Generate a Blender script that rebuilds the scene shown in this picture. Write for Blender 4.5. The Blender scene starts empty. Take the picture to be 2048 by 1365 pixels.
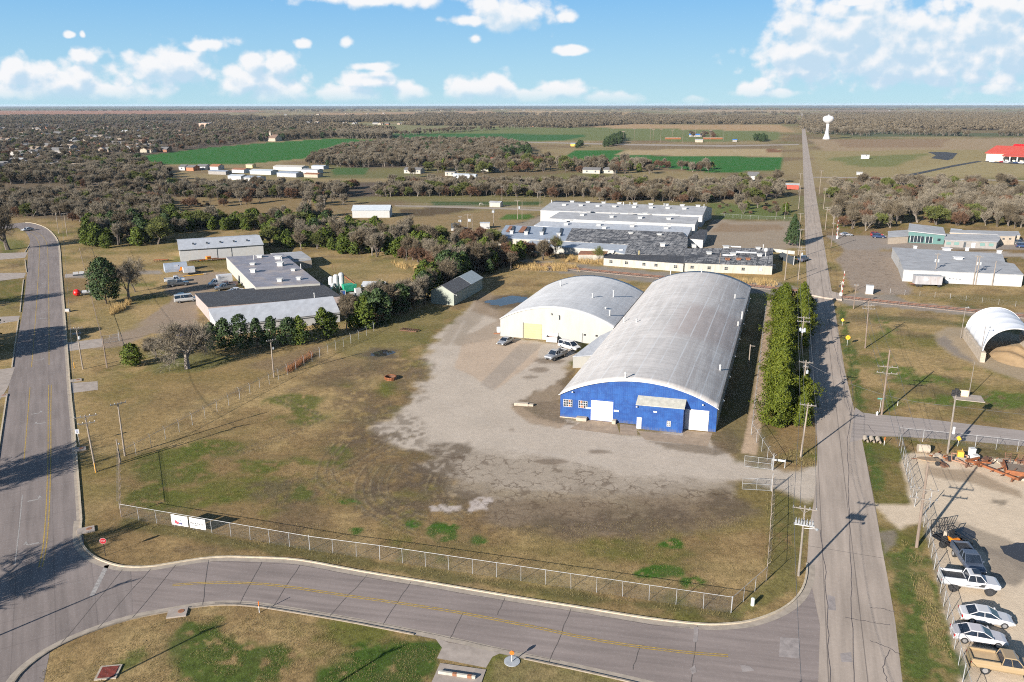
import bpy, bmesh, math, random
import numpy as np
from mathutils import Vector, Matrix
from mathutils.geometry import tessellate_polygon
PI = math.pi
rad = math.radians
SC = bpy.context.scene
COL = SC.collection
RNG = random.Random(7)

# ---------------------------------------------------------------- survey of the site
# The drone hovers 50 m above flat ground.  at() is the survey tool: it turns a sighting
# (column,row of the photograph) into a ground point in metres.
FPX, CAMH, HOR, ROLL = 1593.0, 50.0, 208.5, 0.0013
PITCH = math.atan((682.5 - HOR) / FPX)
CP, SP, CR, SR = math.cos(PITCH), math.sin(PITCH), math.cos(ROLL), math.sin(ROLL)

def sight(px, py):
    u, v = px - 1024.0, py - 682.5
    u, v = u * CR - v * SR, u * SR + v * CR
    x, y = u / FPX, -v / FPX
    return (x, CP + y * SP, -SP + y * CP)

def at(px, py, z=0.0):
    d = sight(px, py)
    t = (z - CAMH) / d[2]
    return (d[0] * t, d[1] * t)

def hgt(base, top):
    g = at(*base)
    d = sight(*top)
    t = (d[0] * g[0] + d[1] * g[1]) / (d[0] ** 2 + d[1] ** 2)
    return CAMH + d[2] * t

AZ = rad(19.2)          # bearing of the long straight road; the works beside it are square to it
AZB = rad(-29.5)        # bearing of the three-lane road on the other side
def RW(e, n, az=AZ):    # road frame -> world
    return (e * math.cos(az) + n * math.sin(az), -e * math.sin(az) + n * math.cos(az))
def WR(x, y, az=AZ):
    return (x * math.cos(az) - y * math.sin(az), x * math.sin(az) + y * math.cos(az))

# ---------------------------------------------------------------- numpy noise
_lat = np.random.RandomState(3).rand(256, 256)
def vnoise(x, y):
    xi = np.floor(x).astype(int); yi = np.floor(y).astype(int)
    fx = x - xi; fy = y - yi
    fx = fx * fx * (3 - 2 * fx); fy = fy * fy * (3 - 2 * fy)
    a = _lat[xi & 255, yi & 255]; b = _lat[(xi + 1) & 255, yi & 255]
    c = _lat[xi & 255, (yi + 1) & 255]; d = _lat[(xi + 1) & 255, (yi + 1) & 255]
    return (a * (1 - fx) + b * fx) * (1 - fy) + (c * (1 - fx) + d * fx) * fy
def fbm(x, y, o=4):
    s = 0; a = .5; t = 0
    for i in range(o):
        s = s + a * vnoise(x + 17.3 * i, y + 9.1 * i); t += a; a *= .5; x = x * 2.03; y = y * 2.03
    return s / t

# ---------------------------------------------------------------- materials
MATS = {}
def _nt(name):
    m = bpy.data.materials.new(name); m.use_nodes = True
    return m, m.node_tree, m.node_tree.nodes['Principled BSDF']

def mth(nt, op, a, b=None, c=None, clamp=False):
    n = nt.nodes.new('ShaderNodeMath'); n.operation = op; n.use_clamp = clamp
    for i, v in enumerate((a, b, c)):
        if v is None: continue
        if isinstance(v, (int, float)): n.inputs[i].default_value = v
        else: nt.links.new(v, n.inputs[i])
    return n.outputs[0]

def noise(nt, vec, scale, detail=4, rough=.55, dist=0, flat=False):
    n = nt.nodes.new('ShaderNodeTexNoise')
    n.inputs['Scale'].default_value = scale; n.inputs['Detail'].default_value = detail
    if flat: n.noise_dimensions = '2D'
    n.inputs['Roughness'].default_value = rough; n.inputs['Distortion'].default_value = dist
    if vec is not None: nt.links.new(vec, n.inputs['Vector'])
    return n.outputs['Fac']

def maprange(nt, v, a, b, c=0., d=1., smooth=True):
    n = nt.nodes.new('ShaderNodeMapRange'); n.interpolation_type = 'SMOOTHSTEP' if smooth else 'LINEAR'
    nt.links.new(v, n.inputs[0])
    for i, x in enumerate((a, b, c, d)): n.inputs[1 + i].default_value = x
    return n.outputs[0]

def mixc(nt, f, a, b, mode='MIX'):
    n = nt.nodes.new('ShaderNodeMix'); n.data_type = 'RGBA'; n.blend_type = mode
    if isinstance(f, (int, float)): n.inputs[0].default_value = f
    else: nt.links.new(f, n.inputs[0])
    for i, v in ((6, a), (7, b)):
        if isinstance(v, (tuple, list)): n.inputs[i].default_value = (*v[:3], 1)
        else: nt.links.new(v, n.inputs[i])
    return n.outputs[2]

def mapping(nt, vec, scale=(1, 1, 1), rot=(0, 0, 0)):
    n = nt.nodes.new('ShaderNodeMapping')
    n.inputs['Scale'].default_value = scale; n.inputs['Rotation'].default_value = rot
    nt.links.new(vec, n.inputs['Vector'])
    return n.outputs[0]

def objco(nt):
    return nt.nodes.new('ShaderNodeTexCoord').outputs['Object']

def bump(nt, b, h, strength=.3, dist=.05):
    n = nt.nodes.new('ShaderNodeBump'); n.inputs['Strength'].default_value = strength
    n.inputs['Distance'].default_value = dist
    nt.links.new(h, n.inputs['Height']); nt.links.new(n.outputs[0], b.inputs['Normal'])

def M(name, rgb, rough=.75, var=.25, scale=1.5, metal=0., stretch=(1, 1, 1), dirt=None, dirt_amt=.35, corr=None, coat=0.):
    """a painted, weathered surface: base colour, mottling, optional grime and corrugation (axis, pitch)"""
    if name in MATS: return MATS[name]
    m, nt, b = _nt(name)
    co = objco(nt); mp = mapping(nt, co, stretch)
    n1 = noise(nt, mp, scale, 5, .6)
    f = maprange(nt, n1, .3, .7, 1 - var, 1 + var * .5, False)
    c = mixc(nt, 1., rgb, f, 'MULTIPLY')
    if dirt:
        n2 = noise(nt, mapping(nt, co, (stretch[0] * 1.0, stretch[1], stretch[2] * .35)), scale * .45, 6, .65)
        c = mixc(nt, maprange(nt, n2, .5, .75, 0, dirt_amt), c, dirt)
    nt.links.new(c, b.inputs['Base Color'])
    b.inputs['Roughness'].default_value = rough; b.inputs['Metallic'].default_value = metal
    b.inputs['Coat Weight'].default_value = coat
    if corr:
        sx = nt.nodes.new('ShaderNodeSeparateXYZ'); nt.links.new(co, sx.inputs[0])
        v = sx.outputs['XYZ'.index(corr[0])]
        w = mth(nt, 'SINE', mth(nt, 'MULTIPLY', v, 2 * PI / corr[1]))
        bump(nt, b, w, .35, corr[1] * .12)
    MATS[name] = m
    return m

def leafmat(name, c1, c2, rough=.65, trans=0.0):
    if name in MATS: return MATS[name]
    m, nt, b = _nt(name)
    g = nt.nodes.new('ShaderNodeNewGeometry'); oi = nt.nodes.new('ShaderNodeObjectInfo')
    f = mth(nt, 'ADD', mth(nt, 'MULTIPLY', g.outputs['Random Per Island'], .75), mth(nt, 'MULTIPLY', oi.outputs['Random'], .25))
    c = mixc(nt, f, c1, c2)
    nt.links.new(c, b.inputs['Base Color']); b.inputs['Roughness'].default_value = rough
    b.inputs['Specular IOR Level'].default_value = .2
    MATS[name] = m
    return m

def glassmat(name, rgb=(.02, .03, .04), rough=.08):
    if name in MATS: return MATS[name]
    m, nt, b = _nt(name)
    n1 = noise(nt, objco(nt), 2., 2)
    nt.links.new(mixc(nt, 1., rgb, maprange(nt, n1, .3, .7, .7, 1.2, False), 'MULTIPLY'), b.inputs['Base Color'])
    b.inputs['Roughness'].default_value = rough; b.inputs['Specular IOR Level'].default_value = .6
    MATS[name] = m
    return m

# ---------------------------------------------------------------- mesh builder
class MB:
    def __init__(self): self.v = []; self.f = []; self.mi = []
    def add(self, vs, fs, mi=0):
        o = len(self.v); self.v += [tuple(p) for p in vs]
        self.f += [tuple(i + o for i in f) for f in fs]; self.mi += [mi] * len(fs)
        return self
    def box(self, x0, x1, y0, y1, z0, z1, mi=0):
        vs = [(x, y, z) for z in (z0, z1) for y in (y0, y1) for x in (x0, x1)]
        return self.add(vs, [(0, 2, 3, 1), (4, 5, 7, 6), (0, 1, 5, 4), (2, 6, 7, 3), (0, 4, 6, 2), (1, 3, 7, 5)], mi)
    def obox(self, c, half, ax, ay, az, mi=0):
        c = Vector(c); ax, ay, az = Vector(ax).normalized(), Vector(ay).normalized(), Vector(az).normalized()
        vs = [c + ax * half[0] * sx + ay * half[1] * sy + az * half[2] * sz for sz in (-1, 1) for sy in (-1, 1) for sx in (-1, 1)]
        return self.add(vs, [(0, 2, 3, 1), (4, 5, 7, 6), (0, 1, 5, 4), (2, 6, 7, 3), (0, 4, 6, 2), (1, 3, 7, 5)], mi)
    def bar(self, p0, p1, w, h=None, mi=0):
        p0, p1 = Vector(p0), Vector(p1); d = p1 - p0; h = h or w
        up = Vector((0, 0, 1)) if abs(d.normalized().z) < .95 else Vector((1, 0, 0))
        s = d.cross(up).normalized(); u = s.cross(d).normalized()
        return self.obox((p0 + p1) / 2, (w / 2, d.length / 2, h / 2), s, d, u, mi)
    def tube(self, p0, p1, r0, r1=None, n=8, mi=0, cap=True):
        p0, p1 = Vector(p0), Vector(p1); r1 = r0 if r1 is None else r1
        d = (p1 - p0).normalized()
        up = Vector((0, 0, 1)) if abs(d.z) < .95 else Vector((1, 0, 0))
        s = d.cross(up).normalized(); u = s.cross(d)
        vs = []
        for p, r in ((p0, r0), (p1, r1)):
            for i in range(n):
                a = 2 * PI * i / n
                vs.append(p + (s * math.cos(a) + u * math.sin(a)) * r)
        fs = [(i, (i + 1) % n, n + (i + 1) % n, n + i) for i in range(n)]
        if cap: fs += [tuple(range(n - 1, -1, -1)), tuple(range(n, 2 * n))]
        return self.add(vs, fs, mi)
    def lathe(self, prof, c=(0, 0, 0), n=20, mi=0):
        vs = []; fs = []
        for r, z in prof:
            for i in range(n):
                a = 2 * PI * i / n; vs.append((c[0] + r * math.cos(a), c[1] + r * math.sin(a), c[2] + z))
        for j in range(len(prof) - 1):
            for i in range(n):
                k = (i + 1) % n
                fs.append((j * n + i, j * n + k, (j + 1) * n + k, (j + 1) * n + i))
        fs.append(tuple(range(n - 1, -1, -1))); fs.append(tuple((len(prof) - 1) * n + i for i in range(n)))
        return self.add(vs, fs, mi)
    def prism(self, poly, z0, z1, mi=0):
        n = len(poly)
        vs = [(p[0], p[1], z0) for p in poly] + [(p[0], p[1], z1) for p in poly]
        fs = [(i, (i + 1) % n, n + (i + 1) % n, n + i) for i in range(n)]
        a = sum(poly[i][0] * poly[(i + 1) % n][1] - poly[(i + 1) % n][0] * poly[i][1] for i in range(n))
        tri = tessellate_polygon([[Vector((p[0], p[1], 0)) for p in poly]])
        for t in tri:
            q = [poly[i] for i in t]
            s = (q[1][0] - q[0][0]) * (q[2][1] - q[0][1]) - (q[2][0] - q[0][0]) * (q[1][1] - q[0][1])
            t = t if s > 0 else t[::-1]
            fs.append(tuple(i + n for i in t)); fs.append(tuple(t[::-1]))
        return self.add(vs, fs, mi)
    def slabx(self, prof, y0, y1, mi=0):
        """closed (x,z) outline extruded along y"""
        n = len(prof)
        vs = [(p[0], y0, p[1]) for p in prof] + [(p[0], y1, p[1]) for p in prof]
        fs = [(i, n + i, n + (i + 1) % n, (i + 1) % n) for i in range(n)]
        for t in tessellate_polygon([[Vector((p[0], p[1], 0)) for p in prof]]):
            fs.append(tuple(t)); fs.append(tuple(i + n for i in t[::-1]))
        return self.add(vs, fs, mi)
    def slaby(self, prof, x0, x1, mi=0):
        n = len(prof)
        vs = [(x0, p[0], p[1]) for p in prof] + [(x1, p[0], p[1]) for p in prof]
        fs = [(i, (i + 1) % n, n + (i + 1) % n, n + i) for i in range(n)]
        for t in tessellate_polygon([[Vector((p[0], p[1], 0)) for p in prof]]):
            fs.append(tuple(t)); fs.append(tuple(i + n for i in t[::-1]))
        return self.add(vs, fs, mi)
    def sheet(self, poly, z=0., mi=0):
        vs = [(p[0], p[1], z) for p in poly]; fs = []
        for t in tessellate_polygon([[Vector((p[0], p[1], 0)) for p in poly]]):
            q = [poly[i] for i in t]
            s = (q[1][0] - q[0][0]) * (q[2][1] - q[0][1]) - (q[2][0] - q[0][0]) * (q[1][1] - q[0][1])
            fs.append(tuple(t) if s > 0 else tuple(t[::-1]))
        return self.add(vs, fs, mi)
    def strip(self, line, w, z=0., mi=0, off=0.):
        """flat ribbon along a ground polyline"""
        L = [Vector((p[0], p[1])) for p in line]; a = []; b = []
        for i, p in enumerate(L):
            d = (L[min(i + 1, len(L) - 1)] - L[max(i - 1, 0)]).normalized(); s = Vector((d.y, -d.x))
            a.append(p + s * (off - w / 2)); b.append(p + s * (off + w / 2))
        vs = [(p.x, p.y, z) for p in a] + [(p.x, p.y, z) for p in b]; n = len(L)
        return self.add(vs, [(i, n + i, n + i + 1, i + 1) for i in range(n - 1)], mi)
    def rib(self, line, w, z0, z1, mi=0, off=0.):
        """raised kerb along a ground polyline"""
        L = [Vector((p[0], p[1])) for p in line]; vs = []
        for i, p in enumerate(L):
            d = (L[min(i + 1, len(L) - 1)] - L[max(i - 1, 0)]).normalized(); s = Vector((d.y, -d.x))
            a = p + s * (off - w / 2); b = p + s * (off + w / 2)
            vs += [(a.x, a.y, z0), (a.x, a.y, z1), (b.x, b.y, z1), (b.x, b.y, z0)]
        fs = []
        for i in range(len(L) - 1):
            o = 4 * i
            for k in range(3): fs.append((o + k, o + k + 1, o + k + 5, o + k + 4))
        fs += [(0, 3, 2, 1), tuple(4 * (len(L) - 1) + k for k in (0, 1, 2, 3))]
        return self.add(vs, fs, mi)
    def build(self, name, mats, parent=None, smooth=False, loc=None, rz=0.):
        me = bpy.data.meshes.new(name); me.from_pydata(self.v, [], self.f)
        if not isinstance(mats, (list, tuple)): mats = [mats]
        for m in mats: me.materials.append(m)
        if len(mats) > 1: me.polygons.foreach_set('material_index', self.mi)
        if smooth: me.polygons.foreach_set('use_smooth', [True] * len(me.polygons))
        o = bpy.data.objects.new(name, me); COL.objects.link(o)
        if parent: o.parent = parent
        if loc: o.location = loc
        if rz: o.rotation_euler = (0, 0, rz)
        return o

def tag(o, label=None, cat=None, group=None, kind=None):
    if label: o['label'] = label
    if cat: o['category'] = cat
    if group: o['group'] = group
    if kind: o['kind'] = kind
    return o
def thing(name, label, cat, loc=(0, 0, 0), rz=0., group=None):
    o = bpy.data.objects.new(name, None); COL.objects.link(o)
    o.empty_display_size = .5
    o.location = (loc[0], loc[1], loc[2] if len(loc) > 2 else 0); o.rotation_euler = (0, 0, rz)
    return tag(o, label, cat, group)
def struct(name, mb, mat, **k):
    return tag(mb.build(name, mat, **k), kind='structure')
def dup(root, loc, rz, s=1., label=None, group=None):
    r = root.copy(); COL.objects.link(r); r.location = (loc[0], loc[1], loc[2] if len(loc) > 2 else 0); r.rotation_euler = (0, 0, rz); r.scale = (s, s, s) if isinstance(s, (int, float)) else s
    if label: r['label'] = label
    if group: r['group'] = group
    for ch in list(root.children):
        c = ch.copy(); COL.objects.link(c); c.parent = r
        for g in list(ch.children):
            d = g.copy(); COL.objects.link(d); d.parent = c
    return r
def P(*pts): return [at(*p) for p in pts]

# ---------------------------------------------------------------- camera
cam = bpy.data.cameras.new('camera'); camo = bpy.data.objects.new('camera', cam); COL.objects.link(camo)
X0, Y0, FW = Vector((1, 0, 0)), Vector((0, SP, CP)), Vector((0, CP, -SP))
Xc = X0 * CR - Y0 * SR; Yc = X0 * SR + Y0 * CR
mt = Matrix((Xc, Yc, -FW)).transposed().to_4x4(); mt.translation = (0, 0, CAMH)
camo.matrix_world = mt
cam.sensor_width = 36.; cam.lens = FPX / 2048 * 36; cam.clip_end = 60000; cam.clip_start = .5
SC.camera = camo
SC.view_settings.view_transform = 'Standard'; SC.view_settings.look = 'None'
SC.view_settings.gamma = 1.; SC.view_settings.exposure = EXPOSURE if 'EXPOSURE' in globals() else 1.12
SC.cycles.use_denoising = False; SC.cycles.filter_width = 1.05; SC.cycles.pixel_filter_type = 'BLACKMAN_HARRIS'
SC.cycles.max_bounces = 5; SC.cycles.diffuse_bounces = 2; SC.cycles.glossy_bounces = 2
SC.cycles.transparent_max_bounces = 8; SC.cycles.volume_bounces = 0
SC.cycles.use_adaptive_sampling = True; SC.cycles.adaptive_threshold = .02
SC.cycles.caustics_reflective = False; SC.cycles.caustics_refractive = False
SC.cycles.sample_clamp_indirect = 3; SC.cycles.sample_clamp_direct = 4

# ---------------------------------------------------------------- sun and sky
SUN_AZ, SUN_EL = rad(222.), rad(20.5)
sl = bpy.data.lights.new('sun', 'SUN'); slo = bpy.data.objects.new('sun', sl); COL.objects.link(slo)
sl.energy = 5.0; sl.angle = rad(.5); sl.color = (1., .93, .845)
sd = Vector((math.sin(SUN_AZ) * math.cos(SUN_EL), math.cos(SUN_AZ) * math.cos(SUN_EL), math.sin(SUN_EL)))
slo.rotation_euler = sd.to_track_quat('Z', 'Y').to_euler()
slo.location = (-60, -60, 90)

W = bpy.data.worlds.new('World'); SC.world = W; W.use_nodes = True
wt = W.node_tree; bg = wt.nodes['Background']
sky = wt.nodes.new('ShaderNodeTexSky'); sky.sky_type = 'NISHITA'; sky.sun_disc = False
sky.sun_elevation = SUN_EL; sky.sun_rotation = SUN_AZ; sky.altitude = 400; sky.air_density = 1.; sky.dust_density = .2; sky.ozone_density = 1.6
SKY_STR = .058
# cumulus: each cloud is a soft ellipse in direction space (tan azimuth, tan elevation), broken up by noise
CL = """60,150,85,32 165,113,28,18 120,165,120,35 230,185,90,28 30,190,120,25 335,138,80,34 415,87,50,12 395,92,25,9 505,130,25,22 565,132,32,25
500,165,85,28 545,188,60,22 735,160,50,17 700,190,75,16 820,185,40,18 745,133,40,9 925,180,35,22 985,178,42,28 1050,195,60,14 1125,182,45,18
1215,200,55,14 1030,28,75,30 940,42,45,10 1135,33,22,11 1147,100,33,8 952,77,14,8 1395,203,22,8 1512,176,30,16 1540,187,60,8 1590,45,42,42
1600,98,85,38 1700,60,95,52 1760,25,65,42 1690,112,150,48 1830,90,125,62 1950,60,115,52 2000,112,110,60 1850,140,210,28 1600,135,60,22
2030,8,95,26 1720,3,60,12 602,87,15,8 693,86,13,8 750,-2,130,14 1990,178,70,10 140,70,10,6 165,70,6,7 2100,100,90,90""".split()
def cl_dir(px, py):
    d = sight(px, py); return d[0] / d[1], d[2] / d[1]
grp = bpy.data.node_groups.new('cloud_cover', 'ShaderNodeTree')
grp.interface.new_socket('P', in_out='INPUT', socket_type='NodeSocketVector')
grp.interface.new_socket('F', in_out='OUTPUT', socket_type='NodeSocketFloat')
gi = grp.nodes.new('NodeGroupInput'); go = grp.nodes.new('NodeGroupOutput')
acc = None
for c in CL:
    cx, cy, rx, ry = map(float, c.split(','))
    u, w_ = cl_dir(cx, cy)
    vm = grp.nodes.new('ShaderNodeVectorMath'); vm.operation = 'MULTIPLY_ADD'
    sx_, sy_ = FPX / (rx * 1.12), FPX / (ry * 1.1)
    grp.links.new(gi.outputs[0], vm.inputs[0]); vm.inputs[1].default_value = (sx_, sy_, 0); vm.inputs[2].default_value = (-u * sx_, -w_ * sy_, 0)
    ln = grp.nodes.new('ShaderNodeVectorMath'); ln.operation = 'LENGTH'; grp.links.new(vm.outputs[0], ln.inputs[0])
    acc = ln.outputs['Value'] if acc is None else mth(grp, 'MINIMUM', acc, ln.outputs['Value'])
v1 = mapping(grp, gi.outputs[0], (1, 1.25, 1))
big = noise(grp, v1, 24, 7, .56, 0., True)
vr = grp.nodes.new('ShaderNodeTexVoronoi'); vr.voronoi_dimensions = '2D'; vr.feature = 'F1'; vr.inputs['Scale'].default_value = 44; vr.inputs['Detail'].default_value = .6; vr.inputs['Roughness'].default_value = .5
wv_ = grp.nodes.new('ShaderNodeVectorMath'); wv_.operation = 'MULTIPLY_ADD'; nn_ = grp.nodes.new('ShaderNodeTexNoise'); nn_.noise_dimensions = '2D'; nn_.inputs['Scale'].default_value = 75; nn_.inputs['Detail'].default_value = 4; grp.links.new(v1, nn_.inputs['Vector'])
grp.links.new(nn_.outputs['Color'], wv_.inputs[0]); wv_.inputs[1].default_value = (.008, .008, 0); grp.links.new(v1, wv_.inputs[2]); grp.links.new(wv_.outputs[0], vr.inputs['Vector'])
puff = mth(grp, 'MULTIPLY', mth(grp, 'SUBTRACT', .55, vr.outputs['Distance']), .62)
f = mth(grp, 'ADD', mth(grp, 'ADD', mth(grp, 'SUBTRACT', 1.24, acc), puff), mth(grp, 'MULTIPLY', mth(grp, 'SUBTRACT', big, .5), 1.6))
grp.links.new(f, go.inputs[0])
tc = wt.nodes.new('ShaderNodeTexCoord'); sp = wt.nodes.new('ShaderNodeSeparateXYZ'); wt.links.new(tc.outputs['Generated'], sp.inputs[0])
yy = mth(wt, 'MAXIMUM', sp.outputs['Y'], .02)
cb = wt.nodes.new('ShaderNodeCombineXYZ')
wt.links.new(mth(wt, 'DIVIDE', sp.outputs['X'], yy), cb.inputs[0]); wt.links.new(mth(wt, 'DIVIDE', sp.outputs['Z'], yy), cb.inputs[1])
g1 = wt.nodes.new('ShaderNodeGroup'); g1.node_tree = grp; wt.links.new(cb.outputs[0], g1.inputs[0])
off = wt.nodes.new('ShaderNodeVectorMath'); off.operation = 'ADD'; wt.links.new(cb.outputs[0], off.inputs[0]); off.inputs[1].default_value = (-.007, .013, 0)
g2 = wt.nodes.new('ShaderNodeGroup'); g2.node_tree = grp; wt.links.new(off.outputs[0], g2.inputs[0])
dens = maprange(wt, g1.outputs[0], .0, .70)
dens = mth(wt, 'MULTIPLY', dens, maprange(wt, sp.outputs['Z'], -.006, .022))
shade = maprange(wt, mth(wt, 'SUBTRACT', g2.outputs[0], mth(wt, 'MULTIPLY', g1.outputs[0], .45)), -.10, .75)
ccol = mixc(wt, shade, (.43, .435, .445), (.255, .335, .405))
sk = mixc(wt, 1., sky.outputs[0], (SKY_STR,) * 3, 'MULTIPLY')
low = mixc(wt, maprange(wt, sp.outputs['Z'], -.01, .13, 0., 1., False), (.215, .345, .40), (.087, .225, .40))
sk = mixc(wt, maprange(wt, sp.outputs['Z'], .12, .32, .92, 0.), sk, low)
out = mixc(wt, dens, sk, ccol)
wt.links.new(out, bg.inputs['Color']); bg.inputs['Strength'].default_value = 1.
# ================================================================ GROUND
TAN, TAN2, OLIVE = (.310, .220, .103), (.205, .138, .064), (.150, .125, .040)
GREEN, LUSH, DIRT = (.078, .100, .014), (.036, .078, .010), (.095, .070, .047)
GRAVEL, CONC, WHEAT = (.425, .365, .30), (.40, .32, .24), (.028, .125, .022)

rows = []
py = 1500.
while py > 217.5:
    rows.append(at(1024, py)[1]); py -= 3.6 if py > 330 else (2.4 if py > 250 else 1.3)
d0 = rows[-1]
while d0 < 26500: d0 *= 1.06; rows.append(min(d0, 26500.))
rows = [12., 24., 36.] + [r for r in rows if r > 40]
us = [-3.0, -2.2, -1.7, -1.3, -1.05, -.9]
u_ = -.80
while u_ < .8: us.append(u_); u_ += 3.6 / FPX
us += [.9, 1.05, 1.3, 1.7, 2.2, 3.0]
Yg = np.array(rows); Ug = np.array(us)
GY, GX = np.meshgrid(Yg, Ug, indexing='ij'); GX = GX * GY
gx, gy = GX.ravel(), GY.ravel()
NV = gx.size

ge, gn = gx * math.cos(AZ) - gy * math.sin(AZ), gx * math.sin(AZ) + gy * math.cos(AZ)
n_a = fbm(gx / 14, gy / 14, 5); n_b = fbm(gx / 45 + 50, gy / 45, 4); n_c = fbm(gx / 4.5, gy / 4.5, 4); n_d = fbm(gx / 1.6 + 7, gy / 1.6, 3)
n_s = fbm(gx / 30 + 11, gy / 9, 4)
def sst(x, a, b):
    t = np.clip((x - a) / (b - a), 0, 1); return t * t * (3 - 2 * t)
def lerp(c, rgb, w): return c + (np.array(rgb) - c) * w[:, None]
col = np.tile(np.array(TAN), (NV, 1))
col = lerp(col, TAN2, sst(n_b * .6 + n_c * .4, .42, .62))
col = lerp(col, GREEN, sst(n_a * .55 + n_c * .3 + n_d * .15, .50, .66) * .75)
col = lerp(col, OLIVE, sst(n_s, .5, .68) * .6)
col = lerp(col, DIRT, sst(fbm(gx / 9 + 90, gy / 9, 5), .60, .74) * .5)
grass = np.ones(NV); crack = np.zeros(NV)

def pdist(poly, idx):
    """signed distance (m), positive inside"""
    x, y = gx[idx], gy[idx]; n = len(poly)
    dm = np.full(x.shape, 1e18); ins = np.zeros(x.shape, bool)
    for i in range(n):
        x0, y0 = poly[i]; x1, y1 = poly[(i + 1) % n]
        dx, dy = x1 - x0, y1 - y0; L = dx * dx + dy * dy + 1e-9
        t = np.clip(((x - x0) * dx + (y - y0) * dy) / L, 0, 1)
        dm = np.minimum(dm, (x - x0 - t * dx) ** 2 + (y - y0 - t * dy) ** 2)
        c = (y0 > y) != (y1 > y)
        if dy != 0: ins ^= c & (x < x0 + (y - y0) * dx / dy)
    return np.where(ins, 1, -1) * np.sqrt(dm)

def paint(px, rgb, soft=1., amp=1.5, sc=3., strength=1., gr=None, ck=None, world=False, thin=0.):
    global col, grass, crack
    poly = px if world else P(*px)
    xs = [p[0] for p in poly]; ys = [p[1] for p in poly]; mg = soft + amp * 1.2
    idx = np.nonzero((gx > min(xs) - mg) & (gx < max(xs) + mg) & (gy > min(ys) - mg) & (gy < max(ys) + mg))[0]
    if not len(idx): return
    d = pdist(poly, idx)
    if amp: d = d + (fbm(gx[idx] / sc + 31, gy[idx] / sc + 5, 4) - .5) * 2.4 * amp
    w = sst(d, -soft, soft) * strength
    if thin: w = w * sst(fbm(gx[idx] / 1.1 + 3, gy[idx] / 1.1, 3), thin - .14, thin + .1)
    col[idx] = col[idx] + (np.array(rgb) - col[idx]) * w[:, None]
    if gr is not None: grass[idx] = grass[idx] + (gr - grass[idx]) * w
    if ck is not None: crack[idx] = np.maximum(crack[idx], ck * w)

def ell(cx, cy, rx, ry, n=14):
    return [(cx + rx * math.cos(2 * PI * i / n), cy + ry * math.sin(2 * PI * i / n)) for i in range(n)]

# --- the far country: fields, pasture and the floor of the woods
farw = sst(gy, 330, 420)
fc = np.tile(np.array((.255, .195, .10)), (NV, 1))
fc = lerp(fc, (.14, .135, .052), sst(fbm(gx / 130, gy / 130, 4), .45, .62) * .8)
fc = lerp(fc, (.16, .105, .065), sst(fbm(gx / 60 + 40, gy / 60, 4), .5, .68) * .7)
col = col + (fc - col) * farw[:, None]
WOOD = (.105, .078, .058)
def far(px, rgb, soft=6., amp=0., sc=60., **k): paint(px, rgb, soft, amp, sc, **k)
far([(-900, 218), (3000, 218), (3000, 211.3), (1400, 211.5), (-900, 213.5)], (.060, .068, .060), 60, 0)
far([(-600, 217), (420, 217.5), (470, 221), (-600, 222.5)], (.085, .10, .055), 30)
far([(-600, 222.3), (250, 221.5), (430, 221), (560, 222), (400, 227), (150, 231), (-600, 234)], (.30, .14, .08), 12, 10, 120)
far([(640, 226.5), (980, 223), (1005, 227), (900, 231), (640, 234)], (.33, .21, .115), 10, 6)
far([(1010, 224), (1060, 221.8), (1290, 225), (1250, 230), (1070, 231)], (.35, .24, .125), 10, 6)
far([(1330, 224), (1420, 220), (1600, 221), (1600, 226)], (.33, .23, .13), 10, 6)
far([(1608, 221), (1720, 220), (1850, 223), (1700, 226)], (.23, .16, .10), 10, 6)
far([(1700, 215.5), (2300, 214.8), (2300, 217), (1800, 218)], (.15, .155, .10), 10, 0)
far([(1420, 213.8), (1600, 214.5), (1600, 217.5), (1450, 218)], (.11, .12, .07), 10, 0)
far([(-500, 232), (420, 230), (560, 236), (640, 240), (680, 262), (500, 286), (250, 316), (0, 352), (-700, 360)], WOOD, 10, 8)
far([(520, 247), (760, 247), (1000, 253), (1170, 256), (900, 262), (700, 262), (520, 256)], (.19, .18, .09), 6)
far([(490, 243), (700, 247), (680, 252), (500, 249)], (.24, .17, .095), 5)
far([(830, 246), (960, 241), (990, 246), (900, 252)], (.06, .12, .05), 5)
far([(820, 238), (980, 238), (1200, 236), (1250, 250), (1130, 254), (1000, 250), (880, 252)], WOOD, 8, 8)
far([(1230, 249), (1560, 250), (1590, 264), (1300, 258), (1160, 258)], (.36, .24, .13), 4)
far([(780, 266), (1000, 254), (1180, 256), (1330, 258), (1560, 264), (1560, 280), (1420, 284), (1230, 281), (1040, 284), (800, 272)], (.14, .16, .06), 4, 3, 30)
far([(785, 268), (1150, 269), (1178, 272), (1130, 281), (1010, 283), (900, 281), (785, 277)], (.035, .115, .032), 3)
far([(246, 317), (415, 296), (520, 287), (672, 277), (752, 280.5), (735, 285), (680, 297), (612, 317), (500, 328), (330, 329)], WHEAT, 2)
far([(1132, 312), (1152, 300), (1246, 302), (1229, 310.5), (1400, 313), (1566, 314.5), (1561, 341), (1430, 346), (1300, 333), (1150, 322)], WHEAT, 1.5)
far([(1229, 310), (1262, 299), (1420, 296), (1562, 298), (1563, 314), (1400, 312.5)], (.36, .275, .155), 2)
far([(1200, 290), (1560, 288), (1575, 298), (1262, 300)], (.20, .145, .085), 2, 3, 20)
far([(1530, 298), (1567, 300), (1560, 305), (1535, 305)], (.20, .10, .055), 1.5, 1)
far([(1615, 278), (1760, 278), (2300, 276), (2300, 306), (1930, 303), (1650, 305)], (.30, .22, .135), 2, 4, 40)
far([(1660, 279), (1900, 279), (1880, 296), (1690, 296)], (.25, .17, .105), 4, 8, 30)
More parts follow.
